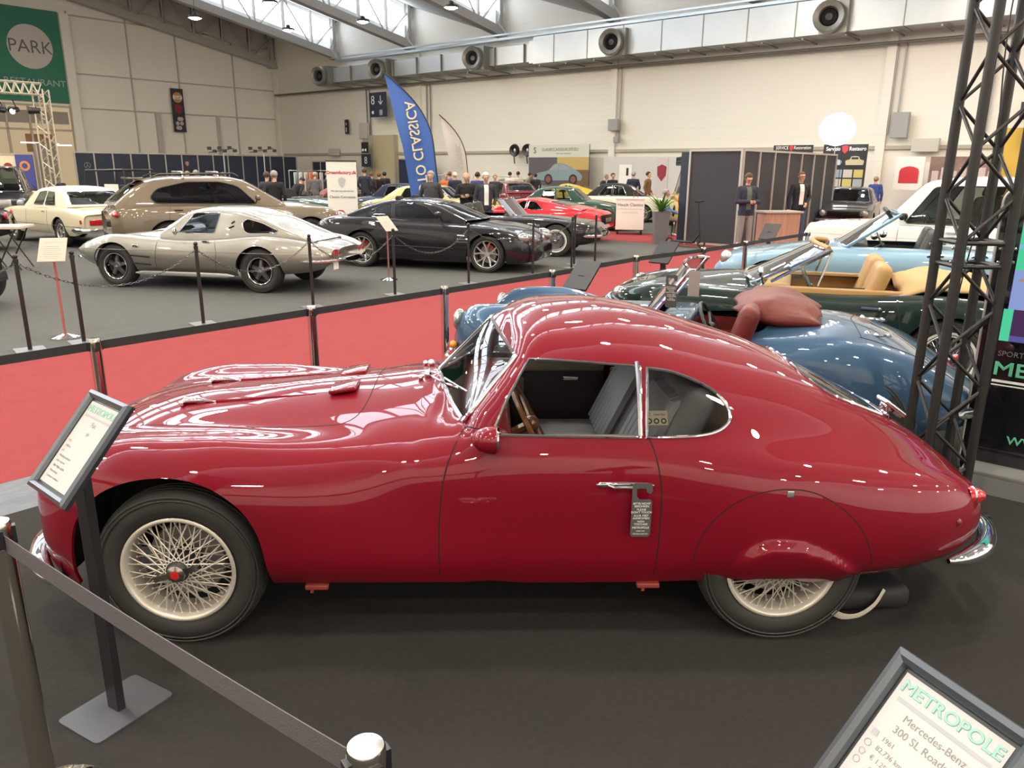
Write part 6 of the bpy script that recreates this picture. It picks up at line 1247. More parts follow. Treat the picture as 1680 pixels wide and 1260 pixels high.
# --- info stands
def info(pos, rz, label, colr, zt_):
    r = empty('info_stand', pos, rz); tag(r, label, 'info stand'); MB().lathe([(0, 0), (.15, 0), (.15, .015), (.05, .04), (.02, .05)], n=28).build('base', CHROME, r, True); MB().lathe([(.014, .03), (.014, zt_)], n=12).build('pole', colr, r, True)
    R = Matrix.Rotation(.75, 3, 'X'); f = MB(); f.rbox((0, 0, zt_+.05), (.27, .34, .014), .006, R=R); f.build('board', mat('pink_board', (.50, .42, .36), .6), r)
    for i in range(9): MB().box(Vector((0, 0, zt_+.05))+R @ Vector((-.02*(i % 2), .10-.028*i, .008)), (.18-.05*(i % 3 == 2), .007, .001), R=R).build('print', GREYP, r) if i != 1 else None
info(Vector((-4.98, 8.38, 0)), .3, 'pinkish tilted info board on a pole with a round chrome foot, left edge', mat('pink_pole', (.50, .16, .14), .4, .4), .92)
info(Vector((-2.12, 13.15, 0)), .9, 'small info board seen edge on before the black hardtop roadster', mat('pink_pole2', (.35, .15, .15), .4, .4), .90)
# --- folding table at the left edge
t = empty('folding_table', (-9.6, 14.1, 0), .2); tag(t, 'folding table with crossed black legs and a pale top by the left edge', 'table'); MB().rbox((0, 0, .78), (1.5, .7, .05), .01).build('table_top', mat('pale_cloth', (.62, .52, .44), .8), t)
for k in (-1.6, -.5, .6):
    for s_ in (-1, 1): 
        MB().tube([(k*.42, s_*.28, .76), (k*.42+.40, s_*.28, .02)], .013, 6).tube([(k*.42+.40, s_*.28, .76), (k*.42, s_*.28, .02)], .013, 6).build('crossed_leg', BLACK, t)
# --- truss tower
TR = mat('black_truss', (.022, .021, .020), .42, .2); t = empty('truss_tower', (2.43, 4.12, 0), math.radians(-2)); tag(t, 'black square lattice truss tower between the blue roadster and the screen', 'truss tower'); q = .12
for zz, (z0, z1) in enumerate(((0.02, 1.42), (1.44, 3.6))):
    for sx in (-1, 1):
        for sy in (-1, 1): MB().lathe([(.025, z0), (.025, z1)], (sx*q, sy*q, 0), n=14).build('chord', TR, t, True)
def braces(z0, z1, n):
    for f in range(4):
        m = MB(); c = [(-q, -q), (q, -q), (q, q), (-q, q)]; a, b = c[f], c[(f+1) % 4]
        for k in range(n): za, zb_ = z0+(z1-z0)*k/n, z0+(z1-z0)*(k+1)/n; p, r_ = (a, b) if (k+f) % 2 == 0 else (b, a); m.tube([(p[0], p[1], za), (r_[0], r_[1], zb_)], .0095, 8)
        for z in (z0, z1): m.tube([(a[0], a[1], z), (b[0], b[1], z)], .0125, 8)
        m.build('lattice', TR, t, True)
braces(.05, 1.37, 6); braces(1.49, 3.58, 9)
for sx in (-1, 1):
    for sy in (-1, 1):
        MB().lathe([(.027, 1.36), (.027, 1.50)], (sx*q, sy*q, 0), n=14).build('coupler', TR, t, True)
        for z in (1.395, 1.465): MB().box((sx*q, sy*q, z), (.075, .008, .008)).ball((sx*q+.038, sy*q, z), .008, n=5).ball((sx*q-.038, sy*q, z), .008, n=5).build('bolt', CHROME, t)
MB().rbox((0, 0, .01), (.45, .45, .02), .004).build('base', TR, t)
c = MB().tube(bez([(.06, .02, 3.6), (.03, .05, 2.6), (.05, .02, 1.9), (.0, .05, 1.2), (-.02, .03, .6), (.02, .06, .02)], 8), .004, 5).build('hanging_cable', BLACK, t, True)
# --- screen wall with monitor
A = Vector((2.83, 4.56, 0)); W_ = -HV; Nn = -HU; k = empty('display_wall', A); tag(k, 'black free standing display wall with a rounded bright screen at the right edge', 'display wall')
Mk = frame_M((0, 0, 0), W_, HZ)          # x right along wall, y up, z towards viewer
def kb(x0, x1, y0, y1, z0, z1, name, m_, par=k): return MB().add([Mk @ Vector(p) for p in ((x0, y0, z0), (x1, y0, z0), (x1, y1, z0), (x0, y1, z0), (x0, y0, z1), (x1, y0, z1), (x1, y1, z1), (x0, y1, z1))], [(3, 2, 1, 0), (4, 5, 6, 7), (0, 1, 5, 4), (1, 2, 6, 5), (2, 3, 7, 6), (3, 0, 4, 7)]).build(name, m_, par)
op = rnd([(0, 0), (1.6, 0), (1.6, 1.76), (0, 1.76)], .10, 8); m = MB(); m.prism([p for p in op], (0, 0, 0), W_, HZ, HU, .08); m.build('panel', mat('gloss_black', (.006, .006, .008), .12, coat=.5), k)
m = MB(); m.tube([Mk @ Vector((p[0], p[1], .0)) for p in op], .008, 6, closed=True); m.build('edge_trim', SILVER, k, True)
kb(.05, 1.6, 0, .11, .0, .26, 'plinth', mat('grey_plinth', (.16, .16, .16), .6)); kb(.05, 1.6, .112, .124, .24, .262, 'plinth_trim', SILVER)
scr = kb(.10, 1.5, .86, 1.68, .001, .012, 'screen', mat('screen_black', (.004, .004, .005), .1, coat=.4))
def glowm(n, c, s=1.0): return emitter('screen_'+n, c, s)
def sb(x0, x1, y0, y1, m_, z=.013): return kb(x0, x1, y0, y1, z, z+.001, 'screen_image', m_, scr)
sb(.12, 1.48, 1.30, 1.66, glowm('green', (.10, .72, .38), 1.5)); sb(.12, 1.48, 1.42, 1.445, glowm('blue_line', (.25, .55, .85), 1.5), .0145)
text('METROPOLE', .17, Mk @ Matrix.Translation((.72, 1.53, .0155)), glowm('blue_text', (.10, .35, .75), 1.3), 'screen_lettering', scr, sx=1.15)
sb(.12, .60, 1.07, 1.30, glowm('room', (.32, .42, .80), 1.4)); sb(.60, 1.48, 1.07, 1.30, glowm('room2', (.50, .33, .28), 1.0)); sb(.10, .15, .88, 1.07, glowm('green', (.10, .72, .38), 1.5)); sb(.15, 1.48, .88, 1.07, glowm('dusk', (.10, .045, .13), 1.2)); sb(.22, .40, .95, 1.02, glowm('lit', (.75, .65, .75), 1.2), .0145); sb(.15, 1.48, .88, .915, glowm('bluefloor', (.16, .14, .45), 1.2), .0145)
for i in range(6): sb(.24+.05*i, .27+.05*i, 1.10, 1.20+.01*(i % 2), glowm('stool', (.03, .02, .03), 1), .0145)
sb(.15, 1.48, 1.235, 1.25, glowm('ceil', (.55, .35, .22), 1.3), .0145)
for cx, cy, r_ in ((.22, 1.045, .012), (.36, 1.04, .016)): MB().lathe([(0, 0), (r_, 0)], Mk @ Vector((cx, cy, .016)), 'z', 16, R=Mk.to_3x3()).build('screen_image', glowm('lamp', (.8, .8, .95), 1.6), scr)
text('SPORTSCARS', .045, Mk @ Matrix.Translation((.24, .80, .003)), mat('dim_print', (.12, .13, .13), .5), 'lettering', k); text('METROPOLE', .115, Mk @ Matrix.Translation((.50, .705, .003)), mat('green_vinyl', (.10, .42, .25), .5), 'lettering', k, sx=1.25, bold=.002); kb(.10, .90, .625, .64, .001, .003, 'vinyl_rule', WHITEP); kb(.10, .90, .605, .612, .001, .003, 'vinyl_rule', WHITEP)
text('WWW.METROPOLE-CLASSICS.COM', .07, Mk @ Matrix.Translation((.86, .275, .003)), mat('green_vinyl', (.10, .42, .25), .5), 'lettering', k, sx=1.12, bold=.001)
# --- hanging door tag, bag under the tail, tags on the roadster
def tagcard(name, label, M, lines, parent=None):
    P = rnd([(-.038, 0), (.038, 0), (.038, .195), (-.038, .195)], .008, 3)
    out = [(-.038, .008), (-.03, 0), (.03, 0), (.038, .008), (.038, .145), (.032, .155), (-.010, .155), (-.020, .166), (-.022, .20), (.012, .20), (.018, .185), (.03, .178), (.038, .19), (.036, .215), (.028, .222), (-.030, .222), (-.038, .215)]
    o = MB().prism(out, M.translation, M.to_3x3() @ Vector((1, 0, 0)), M.to_3x3() @ Vector((0, 1, 0)), M.to_3x3() @ Vector((0, 0, 1)), .0015).build(name, mat('tag_card', (.075, .075, .08), .5)); tag(o, label, 'hanger tag')
    for s_, sz, y in lines: text(s_, sz, M @ Matrix.Translation((0, y, .0022)), WHITEP, 'lettering', o, bold=.00015, ext=.0001)
    return o
hp_ = hit(1047, 797); hw_ = HM @ Vector((hp_.x, hp_.y-.036, hp_.z)); Xc = Vector((math.cos(math.radians(1.4)), math.sin(math.radians(1.4)), 0)); hb = hit(1047, 885); hbw = HM @ Vector((hb.x, hb.y-.034, hb.z)); Yc = (hw_-hbw).normalized()
Mt = frame_M(hw_ - Yc*.196, Xc, Yc)
tagcard('hanger_tag', 'dark grey hanger tag with white warning text on the red door handle', Mt, [('BITTE NICHT\nBERÜHREN', .0112, .133), ('PLEASE\nDON\'T TOUCH', .0112, .108), ('A.U.B. NIET\nAANKOMEN', .0112, .083), ('NON\nTOCCARE', .0112, .058), ('METROPOLE', .0115, .038), ('CLASSIC CARS', .005, .024), ('METROPOLE-CLASSICS.COM', .0045, .012)])
q_ = Vector((1.05, 5.05, .965)); tagcard('hanger_tag', 'dark hanger tag on the windscreen frame of the blue roadster', frame_M(q_, (.94, -.34, 0), (-.12, -.1, 1)), [('BITTE NICHT\nBERÜHREN', .0112, .133), ('PLEASE\nDON\'T TOUCH', .0112, .108), ('A.U.B. NIET\nAANKOMEN', .0112, .083), ('NON\nTOCCARE', .0112, .058)])
o = MB().rbox((0, 0, 0), (.075, .004, .17), .002, R=Matrix.Rotation(-.35, 3, 'Z')).build('paper_card', mat('taupe_card', (.28, .25, .24), .7)); o.location = (1.20, 5.08, 1.12); tag(o, 'blank taupe card clipped to the blue roadster windscreen', 'card')
bg = MB(); N = 12; V_ = []
m = MB().rbox((0, 0, .055), (.42, .26, .11), .045, seg=4); o = m.build('folded_bag', mat('black_bag', (.014, .015, .018), .7, bump=(12, .5)), None, True); bp = HM @ Vector((2.80, -.40, 0)); o.location = (bp.x, bp.y, 0); o.rotation_euler.z = .1; tag(o, 'black folded cloth bag with a white strap under the red tail', 'bag')
MB().tube(bez([(-.20, -.14, .055), (-.14, -.17, .02), (-.06, -.165, .012), (.02, -.15, .05), (.07, -.13, .11)], 5), .016, 6, flat=.15).build('strap', mat('white_strap', (.60, .56, .48), .7), o, True)
# ------------------------------------------------------------------ booths, banners, building services
def Bk(D, v, z): return frame_M(H(D, v, z), -HV, HZ)       # on a plane facing the stand (parallel to the back wall)
def Lf(E, u, z): return frame_M(H(u, E, z), HU, HZ)        # parallel to the left wall
def quad(M, x0, x1, y0, y1, name, m_, par=None, z=0.0, d=.03):
    o = MB().add([M @ Vector(p) for p in ((x0, y0, z), (x1, y0, z), (x1, y1, z), (x0, y1, z), (x0, y0, z-d), (x1, y0, z-d), (x1, y1, z-d), (x0, y1, z-d))], [(0, 1, 2, 3), (7, 6, 5, 4), (1, 0, 4, 5), (2, 1, 5, 6), (3, 2, 6, 7), (0, 3, 7, 4)]).build(name, m_, par); return o
def disc(M, cx, cy, r, name, m_, par, z=.002, n=40): return MB().lathe([(0, 0), (r, 0)], M @ Vector((cx, cy, z)), 'z', n, R=M.to_3x3()).build(name, m_, par)
# partition booth behind the phone man
GREYF = mat('aluminium_profile', (.50, .47, .44), .4, .5); PANB = mat('charcoal_panel', (.030, .032, .040), .7)
def partition(name, label, M, n, w, h, gapm=PANB, cat='partition wall', z0=.06, fr=.05):
    r = empty(name, M.translation); tag(r, label, cat); M0 = M.copy(); M0.translation = (0, 0, 0)
    for i in range(n): quad(M0, i*w+fr/2, (i+1)*w-fr/2, z0, h-fr, 'panel', gapm, r, -.01, .02)
    f = MB(); R3 = M0.to_3x3()
    for i in range(n+1): f.box(M0 @ Vector((i*w, h/2, 0)), (fr, h, .05), R=R3)
    for y in (z0/2+.01, h-fr/2): f.box(M0 @ Vector((n*w/2, y, 0)), (n*w, fr, .045), R=R3)
    f.build('frame', GREYF, r); return r, M0
bh = 2.36
partition('partition_wall', 'front face of the dark grey booth wall behind the electric scooter', Bk(18.4, 9.72, 0), 1, 1.38, bh)
partition('partition_wall', 'long side of the dark grey booth wall behind the two men on the right', frame_M(H(18.45, 8.32, 0), HU, HZ), 7, .95, bh)
MB().box(H(18.75, 9.95, 1.15), (.12, .36, 2.3), R=Matrix.Rotation(math.pi/2-_a, 3, 'Z')).build('navy_panel', NAVYB); tag(bpy.data.objects['navy_panel'], 'narrow dark navy board between the palm and the booth wall', 'board')
# scooter
sc_ = empty('electric_scooter', (4.52, 19.3, 0), math.radians(-40)); tag(sc_, 'black electric kick scooter parked before the booth wall', 'scooter')
MB().rbox((-.35, 0, .13), (.62, .15, .06), .02).build('deck', BLACK, sc_); MB().tube([(.12, 0, .12), (.02, 0, 1.10)], .02, 8).tube([(-.05, 0, .15), (.10, 0, .35)], .022, 8).build('steering_column', BLACK, sc_, True); MB().tube([(.03, -.26, 1.12), (.01, 0, 1.10), (.03, .26, 1.12)], .014, 8).build('handlebar', BLACK, sc_, True)
for x in (.16, -.72): MB().lathe([(.07, -.02), (.105, -.022), (.112, 0), (.105, .022), (.07, .02)], (x, 0, .112), 'y', 24).build('wheel', RUBBER, sc_, True)
# palm in planter
pt = empty('potted_palm', (3.86, 20.5, 0)); tag(pt, 'green palm in a tall tapered grey planter left of the booth wall', 'plant'); MB().box((0, 0, .40), (.30, .30, .80), taper=1.35).build('planter', mat('grey_planter', (.14, .13, .14), .6), pt)
LEAF = mat('palm_leaf', (.10, .22, .035), .55); lm = MB()
for i in range(46):
    a = i*2.4; el = .35+.9*((i*7) % 11)/11; L_ = .45+.25*((i*5) % 7)/7; P = []; d = Vector((math.cos(a), math.sin(a), 0)); s_ = Vector((-d.y, d.x, 0))
    for q in range(6): tq = q/5; P.append(Vector((0, 0, .80)) + d*L_*tq*math.cos(el*.6)+HZ*(L_*math.sin(el)*tq*1.5 - .55*L_*tq*tq))
    for q in range(5):
        w0, w1 = .028*math.sin(math.pi*min(.98, q/5+.08)), .028*math.sin(math.pi*min(.98, (q+1)/5+.05)); lm.add([P[q]-s_*w0, P[q]+s_*w0, P[q+1]+s_*w1, P[q+1]-s_*w1], [(0, 1, 2, 3)])
lm.build('leaves', LEAF, pt, fix=False)
ch = empty('folding_chair', (4.35, 22.9, 0), math.radians(75)); tag(ch, 'dark folding chair under the man in the blue jumper', 'chair')
MB().rbox((0, -.12, .44), (.42, .40, .03), .01).build('seat', BLACK, ch); MB().rbox((0, .08, .74), (.42, .03, .25), .01).build('backrest', BLACK, ch)
for sx in (-.2, .2):
    for sy in (-.30, .08): MB().tube([(sx, sy, 0), (sx, sy, .86 if sy > 0 else .44)], .012, 6).build('leg', BLACK, ch)
# counter on wheels with lettering
M = frame_M(H(19.45, 12.0, 0), -HV, HZ); 
c0 = G(1003, 378); c1 = G(1058, 385); M = frame_M(Vector((3.05, 23.3, 0)), Vector((1, -.12, 0)), HZ); ct = empty('wheeled_counter', M.translation); tag(ct, 'white wheeled counter with black lettering on the front', 'counter'); M0 = M.copy(); M0.translation = (0, 0, 0)
quad(M0, 0, .82, .14, 1.02, 'body', WHITE, ct, .0, .0001); quad(M0, 0, .82, .14, 1.02, 'cabinet', mat('cream_laminate', (.66, .62, .50), .5), ct, -.002, .5)
quad(M0, -.02, .84, 1.02, 1.05, 'worktop', WHITE, ct, .02, .55)
for x in (.06, .76):
    for z in (-.08, -.42): MB().lathe([(0, -.02), (.06, -.02), (.06, .02), (0, .02)], M0 @ Vector((x, .06, z)), 'x', 16).box(M0 @ Vector((x, .12, z)), (.04, .06, .04)).build('castor', BLACK, ct)
text('Hauck Classics', .125, M0 @ Matrix.Translation((.41, .86, .004)), INK, 'lettering', ct); text('An- & Verkauf von klassischen Fahrzeugen', .042, M0 @ Matrix.Translation((.41, .74, .004)), GREYP, 'lettering', ct); text('& Beratung im Oldtimerbau', .042, M0 @ Matrix.Translation((.41, .64, .004)), GREYP, 'lettering', ct)
o = MB().tube([M0 @ Vector(p)+M.translation for p in ((.50, 1.05, -.2), (.50, 1.22, -.2), (.62, 1.22, -.2), (.62, 1.05, -.2))], .01, 6).tube([M0 @ Vector(p)+M.translation for p in ((.50, 1.12, -.2), (.62, 1.17, -.2))], .008, 6).build('leaflet_rack', mat('dark_red_metal', (.14, .03, .03), .4)); tag(o, 'small wire leaflet rack on top of the white counter', 'rack')
# striped lectern before the booth
l0 = at(1273, 18.6); le = empty('wooden_counter', l0, .15); tag(le, 'low counter with reddish striped wood front behind the belt', 'counter'); sm_ = mat('striped_wood', (.36, .20, .14), .5, noise=(3, .55, (14, 1, .3))); MB().rbox((0, 0, .45), (.85, .5, .90), .02).build('body', sm_, le); MB().rbox((0, 0, .92), (.95, .58, .05), .01).build('worktop', mat('greige', (.33, .31, .27), .5), le)
# balloon light
bp = at(1352, 28.5); bl_ = empty('balloon_light', bp); tag(bl_, 'glowing white balloon lamp on a thin mast above the booth wall', 'lamp'); MB().ball((0, 0, 3.28), .60, n=24, sc=(1, 1, .92)).build('balloon', emitter('balloon_glow', (.95, 1, .98), 9), bl_, True)
MB().lathe([(.03, .03), (.02, 1.5), (.015, 2.75)], n=8).build('mast', SILVER, bl_, True)
for k in range(3): a = k*2.1; MB().tube([(0, 0, .9), (.6*math.cos(a), .6*math.sin(a), .03)], .015, 6).build('leg', SILVER, bl_)
MB().tube([(.25, 0, 2.6), (.28, 0, .1)], .01, 5).build('guy_cable', BLACK, bl_)
# flags
def flag(name, label, base, h, wid, m_, lines, reach=.55):
    r = empty(name, base); tag(r, label, 'flag'); n = 26; pole = []; outer = []
    for i in range(n+1):
        t = i/n; z = .25+(h-.25)*t; lean = -.10*(h)*t; b = max(0, (t-.55)/.45); pole.append(Vector((wid*.95-.02 + lean*.9 - wid*1.35*b**2.2, .02*math.sin(9*t), z))); outer.append(Vector((0 + lean*1.15 - wid*.02*t - wid*.28*b, .07*math.sin(7*t+.5), z+ (0 if b < .99 else .02))))
    V_ = []; K = 8
    for p, o_ in zip(pole, outer):
        for k_ in range(K+1): q = k_/K; V_.append(p.lerp(o_, q)+Vector((0, .05*math.sin(q*5+p.z*2)*q, 0)))
    F = [(i*(K+1)+k_, i*(K+1)+k_+1, (i+1)*(K+1)+k_+1, (i+1)*(K+1)+k_) for i in range(n) for k_ in range(K)]
    s_ = MB().add(V_, F).build('flag_sail', m_, r, True, fix=False, angle=180); MB().tube([(wid*.95, 0, 0.02)]+pole, [.016]*(len(pole)+1), 6).build('pole', BLACK, r, True); MB().tube([(-.3, 0, .02), (.3, 0, .02)], .02, 6).tube([(0, -.3, .02), (0, .3, .02)], .02, 6).box((wid*.45, 0, .03), (wid, .04, .03)).build('base', BLACK, r)
    return r, s_
BLU = mat('royal_blue_flag', (.045, .12, .42), .7, bump=(3, .3)); YW = mat('cream_print', (.72, .62, .38), .6)
r, s_ = flag('feather_flag', 'tall royal blue feather flag with mirrored cream lettering', at(683, 20.6), 4.15, .78, BLU, None)
Mf = Matrix.Translation((.10, -.10, 2.25)) @ Matrix.Rotation(math.radians(90), 4, 'X') @ Matrix.Rotation(math.radians(98.5), 4, 'Z') @ Matrix.Diagonal((1, -1, 1, 1))
text('AUTO CLASSICA', .36, Mf, YW, 'lettering', s_, sx=.92, bold=.004)
r, s_ = flag('feather_flag', 'pale grey feather flag with a black pole and faint print', at(750, 29.5), 3.75, .62, mat('pale_grey_flag', (.46, .44, .44), .8), None)
text('CLASSIC', .26, Matrix.Translation((.14, -.09, 2.3)) @ Matrix.Rotation(math.radians(90), 4, 'X') @ Matrix.Rotation(math.radians(97), 4, 'Z'), GREYP, 'lettering', s_)
# roll-up banner
ru = empty('rollup_banner', at(566, 21.4)); tag(ru, 'white roll up banner with a red heading and two printed cars', 'banner'); ru.rotation_euler.z = .05
Mr = frame_M((-.40, 0, .05), (1, 0, 0), HZ); quad(Mr, 0, .80, .05, 1.98, 'sheet', WHITE, ru, 0, .01); MB().rbox((0, .0, .05), (.86, .18, .10), .03).build('cassette', SILVER, ru); MB().box((0, 0, 2.03), (.82, .03, .03)).build('top_bar', BLACK, ru)
text('Dreamfactory.dk', .115, Mr @ Matrix.Translation((.40, 1.68, .006)), REDP, 'lettering', ru, bold=.003); text('We sell, buy and service', .062, Mr @ Matrix.Translation((.40, 1.20, .006)), INK, 'lettering', ru); text('Classic Corvettes', .098, Mr @ Matrix.Translation((.40, 1.04, .006)), INK, 'lettering', ru)
for cx, cy, cm in ((.32, .50, REDP), (.52, .38, mat('violet_print', (.22, .20, .45), .6))): MB().prism(bez2([(-.24, 0), (-.22, .09), (-.12, .11), (-.05, .19), (.08, .19), (.15, .10), (.24, .08), (.25, 0)], 3), Mr @ Vector((cx, cy, .004)), (1, 0, 0), HZ, (0, -1, 0), .002).build('print', cm, ru)
MB().prism(bez2([(0, .14), (.10, .09), (.07, -.06), (0, -.14), (-.07, -.06), (-.10, .09), (0, .14)], 3)[:-1], Mr @ Vector((.40, 1.42, .004)), (1, 0, 0), HZ, (0, -1, 0), .002).build('print', mat('faint_grey', (.5, .5, .5), .6), ru)
# ---- signs on the back wall
def sign(name, label, M, w, h, m_, cat='sign', d=.06):
    r = empty(name, M.translation); tag(r, label, cat); M0 = M.copy(); M0.translation = (0, 0, 0); quad(M0, 0, w, 0, h, 'board', m_, r, 0, d); return r, M0
WHT = WHITEP
r, M = sign('direction_sign', 'dark blue square gate sign with 8 and a down arrow beside the blue flag', Bk(33.2, 40.05, 4.95), 1.55, 1.45, NAVYB); text('8', .75, M @ Matrix.Translation((.32, .98, .01)), WHT, 'lettering', r)
MB().box(M @ Vector((1.05, 1.0, .01)), (.06, .5, .01), R=M.to_3x3()).build('arrow', WHT, r); MB().tube([M @ Vector(p) for p in ((.85, .93, .01), (1.05, .73, .01), (1.25, .93, .01))], .03, 4).build('arrow', WHT, r); text('✆', .3, M @ Matrix.Translation((.3, .25, .01)), WHT, 'lettering', r) if False else MB().ball(M @ Vector((.32, .28, .01)), .10, n=6, sc=(1, .3, 1)).build('pictogram', WHT, r); quad(M, .92, 1.2, .1, .42, 'pictogram', GREYP, r, .01, .01)
r, M = sign('number_sign', 'small dark blue sign with a white 8 right of the roll up banner', Bk(33.0, 40.85, 1.95), .88, .78, NAVYB); text('8', .62, M @ Matrix.Translation((.44, .38, .01)), WHT, 'lettering', r); 
r, M = sign('pictogram_sign', 'small dark sign with two white pictograms above the number sign', Bk(33.0, 40.80, 2.8), .62, .66, BLACK)
for x in (.18, .44): MB().ball(M @ Vector((x, .18, .0)), .09, n=6, sc=(1, .3, 1)).build('pictogram', WHT, r)
r, M = sign('fire_sign', 'small tall black and white sign high on the back wall, left of the gate', Bk(33.7, 43.3, 4.05), .35, .9, BLACK); text('A', .24, M @ Matrix.Translation((.17, .62, .01)), WHT, 'lettering', r); MB().tube([M @ Vector((.17, .4, .01)), M @ Vector((.17, .12, .01))], .03, 4).build('arrow', WHT, r)
r, M = sign('arrow_sign', 'small dark blue arrow sign behind the truss tower', Bk(33.4, 4.95, 3.65), .55, .60, NAVYB); MB().tube([M @ Vector((.27, .5, .01)), M @ Vector((.27, .12, .01))], .03, 4).tube([M @ Vector(p) for p in ((.12, .27, .01), (.27, .12, .01), (.42, .27, .01))], .03, 4).build('arrow', WHT, r)
r, M = sign('pictogram_board', 'dark blue board with white dots seen through the truss tower', Bk(33.4, 4.75, 2.75), .85, .72, NAVYB)
for x in (.25, .60): disc(M, x, .22, .07, 'pictogram', WHT, r)
# gate opening
struct(hobj(MB().box((UW-.12, 39.9, 1.95), (.3, 3.0, 3.9)), 'door_1', mat('gate_recess', (.50, .44, .28), .8))); struct(hobj(MB().box((UW-.30, 40.95, 1.95), (.1, .95, 3.9)).box((UW-.3, 38.4, 1.95), (.12, .12, 3.9)), 'trim_40', mat('gate_jamb', (.40, .37, .30), .7)))
struct(hobj(MB().box((UW-.1, 4.2, 1.7), (.3, 2.6, 3.4)), 'door_2', mat('yellow_door', (.62, .40, .06), .7)))
struct(hobj(MB().box((UW-.05, (VW+4)/2, 2.78), (.12, VW-6, .14)), 'trim_41', mat('cable_tray', (.40, .37, .30), .6)))
for i, v in enumerate((51.3, 36.3, 22.3, 9.6)): struct(hobj(MB().box((UW-.08, v, 4.3), (.16, .35, 8.6)), 'trim_%d' % (50+i), wall_m)); 
m = MB()
for v in (41.2, 40.9, 35.6, 35.3, 21.9, 9.4, 9.1, 6.0): m.box((UW-.1, v, 5.0), (.05, .06, 3.4))
struct(hobj(m, 'trim_60', mat('conduit', (.30, .29, .28), .5, .5)))
def wbox(label, v, z, w, h, m_=None, D=33.7, name='junction_box'): o = MB().rbox((0, 0, 0), (.25, w, h), .02, R=None).build(name, m_ or mat('grey_box', (.30, .30, .30), .5)); o.location = H(D, v, z); o.rotation_euler = HROT; tag(o, label, 'junction box')
wbox('pale grey junction box at the foot of the conduits left of the gate', 41.3, 4.2, .75, 1.0, mat('pale_box', (.50, .48, .42), .6)); wbox('square dark junction box on the wall above the ivory convertible', 22.1, 4.0, .55, .55); wbox('tall grey junction box right of the balloon lamp', 8.9, 3.6, .60, .95); wbox('pale distribution box on the cable tray right of the restoration poster', 7.9, 2.85, .95, .5, mat('pale_box', (.50, .48, .42), .6)); wbox('small socket under the square junction box', 21.9, 3.3, .25, .3)
wbox('small pale box on the cable tray left of the blue flag', 44.6, 2.9, .9, .45, mat('pale_box', (.50, .48, .42), .6)); wbox('small pale box on the cable tray right of the blue flag', 36.9, 2.85, .9, .45, mat('pale_box', (.50, .48, .42), .6))
for i, v in enumerate((28.3, 27.4)):
    o = MB().lathe([(.12, 0), (.30, -.05), (.34, .05), (.30, .12), (.12, .10)], (0, 0, 0), 'x', 20).tube([(0, 0, -.3), (0, -.05, -.7)], .03, 5).build('hose_reel', BLACK, None, True); o.location = H(33.4, v, 2.85); o.rotation_euler = HROT; tag(o, ['black hose reel on the wall left of the printed car banner, left one', 'black hose reel next to the printed car banner'][i], 'hose reel', 'hose reels on the cable tray')
# ventilation duct with nozzles
vd = empty('ventilation_duct', (0, 0, 0)); tag(vd, 'long galvanised ventilation duct under the roof with round nozzles', 'ventilation duct'); ZN = mat('galvanised_sheet', (.46, .48, .49), .38, .55, noise=(.8, .12)); NZ = mat('nozzle_grey', (.24, .24, .22), .45, .5)
def hp(m, name, mt, par, **k): o = m.build(name, mt, par, **k); o.rotation_euler = HROT; return o
m = MB(); m.box((33.1, 35.0, 7.55), (1.1, 17.6, .85)); m.box((33.0, 13.4, 7.6), (1.3, 25.6, 1.25)); m.box((33.0, 26.2, 7.55), (1.2, .6, 1.05)); hp(m, 'duct', ZN, vd)
for i in range(22): hp(MB().box((33.0, .9+i*2.0, 7.6 if i < 13 else 7.55), (1.34 if i < 13 else 1.14, .04, 1.28 if i < 13 else .88)), 'duct_joint', NZ, vd)
m = MB(); m.box((33.2, 22, 8.45), (.5, 42, .12)); m.box((32.8, 22, 8.62), (.08, 42, .08)); hp(m, 'cable_tray', mat('bright_tray', (.50, .56, .62), .3, .7), vd); m = MB()
for i in range(26): m.box((33.1, 1+i*1.65, 6.86), (1.6, .06, .06))
hp(m, 'hanger', NZ, vd); m = MB(); m.tube([(33.6, 0, 6.55), (33.6, 51, 6.85)], .06, 6); hp(m, 'pipe', mat('dark_pipe', (.14, .13, .12), .5, .3), vd)
for i, v in enumerate((43.4, 37.8, 30.0, 21.3, 11.5)):
    m = MB(); R0 = .58; Rn = Matrix.Rotation(math.pi, 3, 'Z') @ Matrix.Rotation(.25, 3, 'Z'); cc = Vector((32.05, v, 7.5)); m.box((32.55, v-.15, 7.5), (.9, 1.05, 1.15)); m.lathe([(R0*.55, .0), (R0*.62, .25), (R0*.92, .34), (R0, .22), (R0, .02), (R0*.7, -.1)], cc, 'x', 28, R=Rn); o = hp(m, 'nozzle', NZ, vd, smooth=True)
    m = MB(); m.lathe([(0, .10), (R0*.22, .12), (R0*.30, .05), (R0*.40, .02), (R0*.48, .10), (R0*.55, .02)], cc, 'x', 28, R=Rn); m.build('nozzle_core', DARKM, o, True)
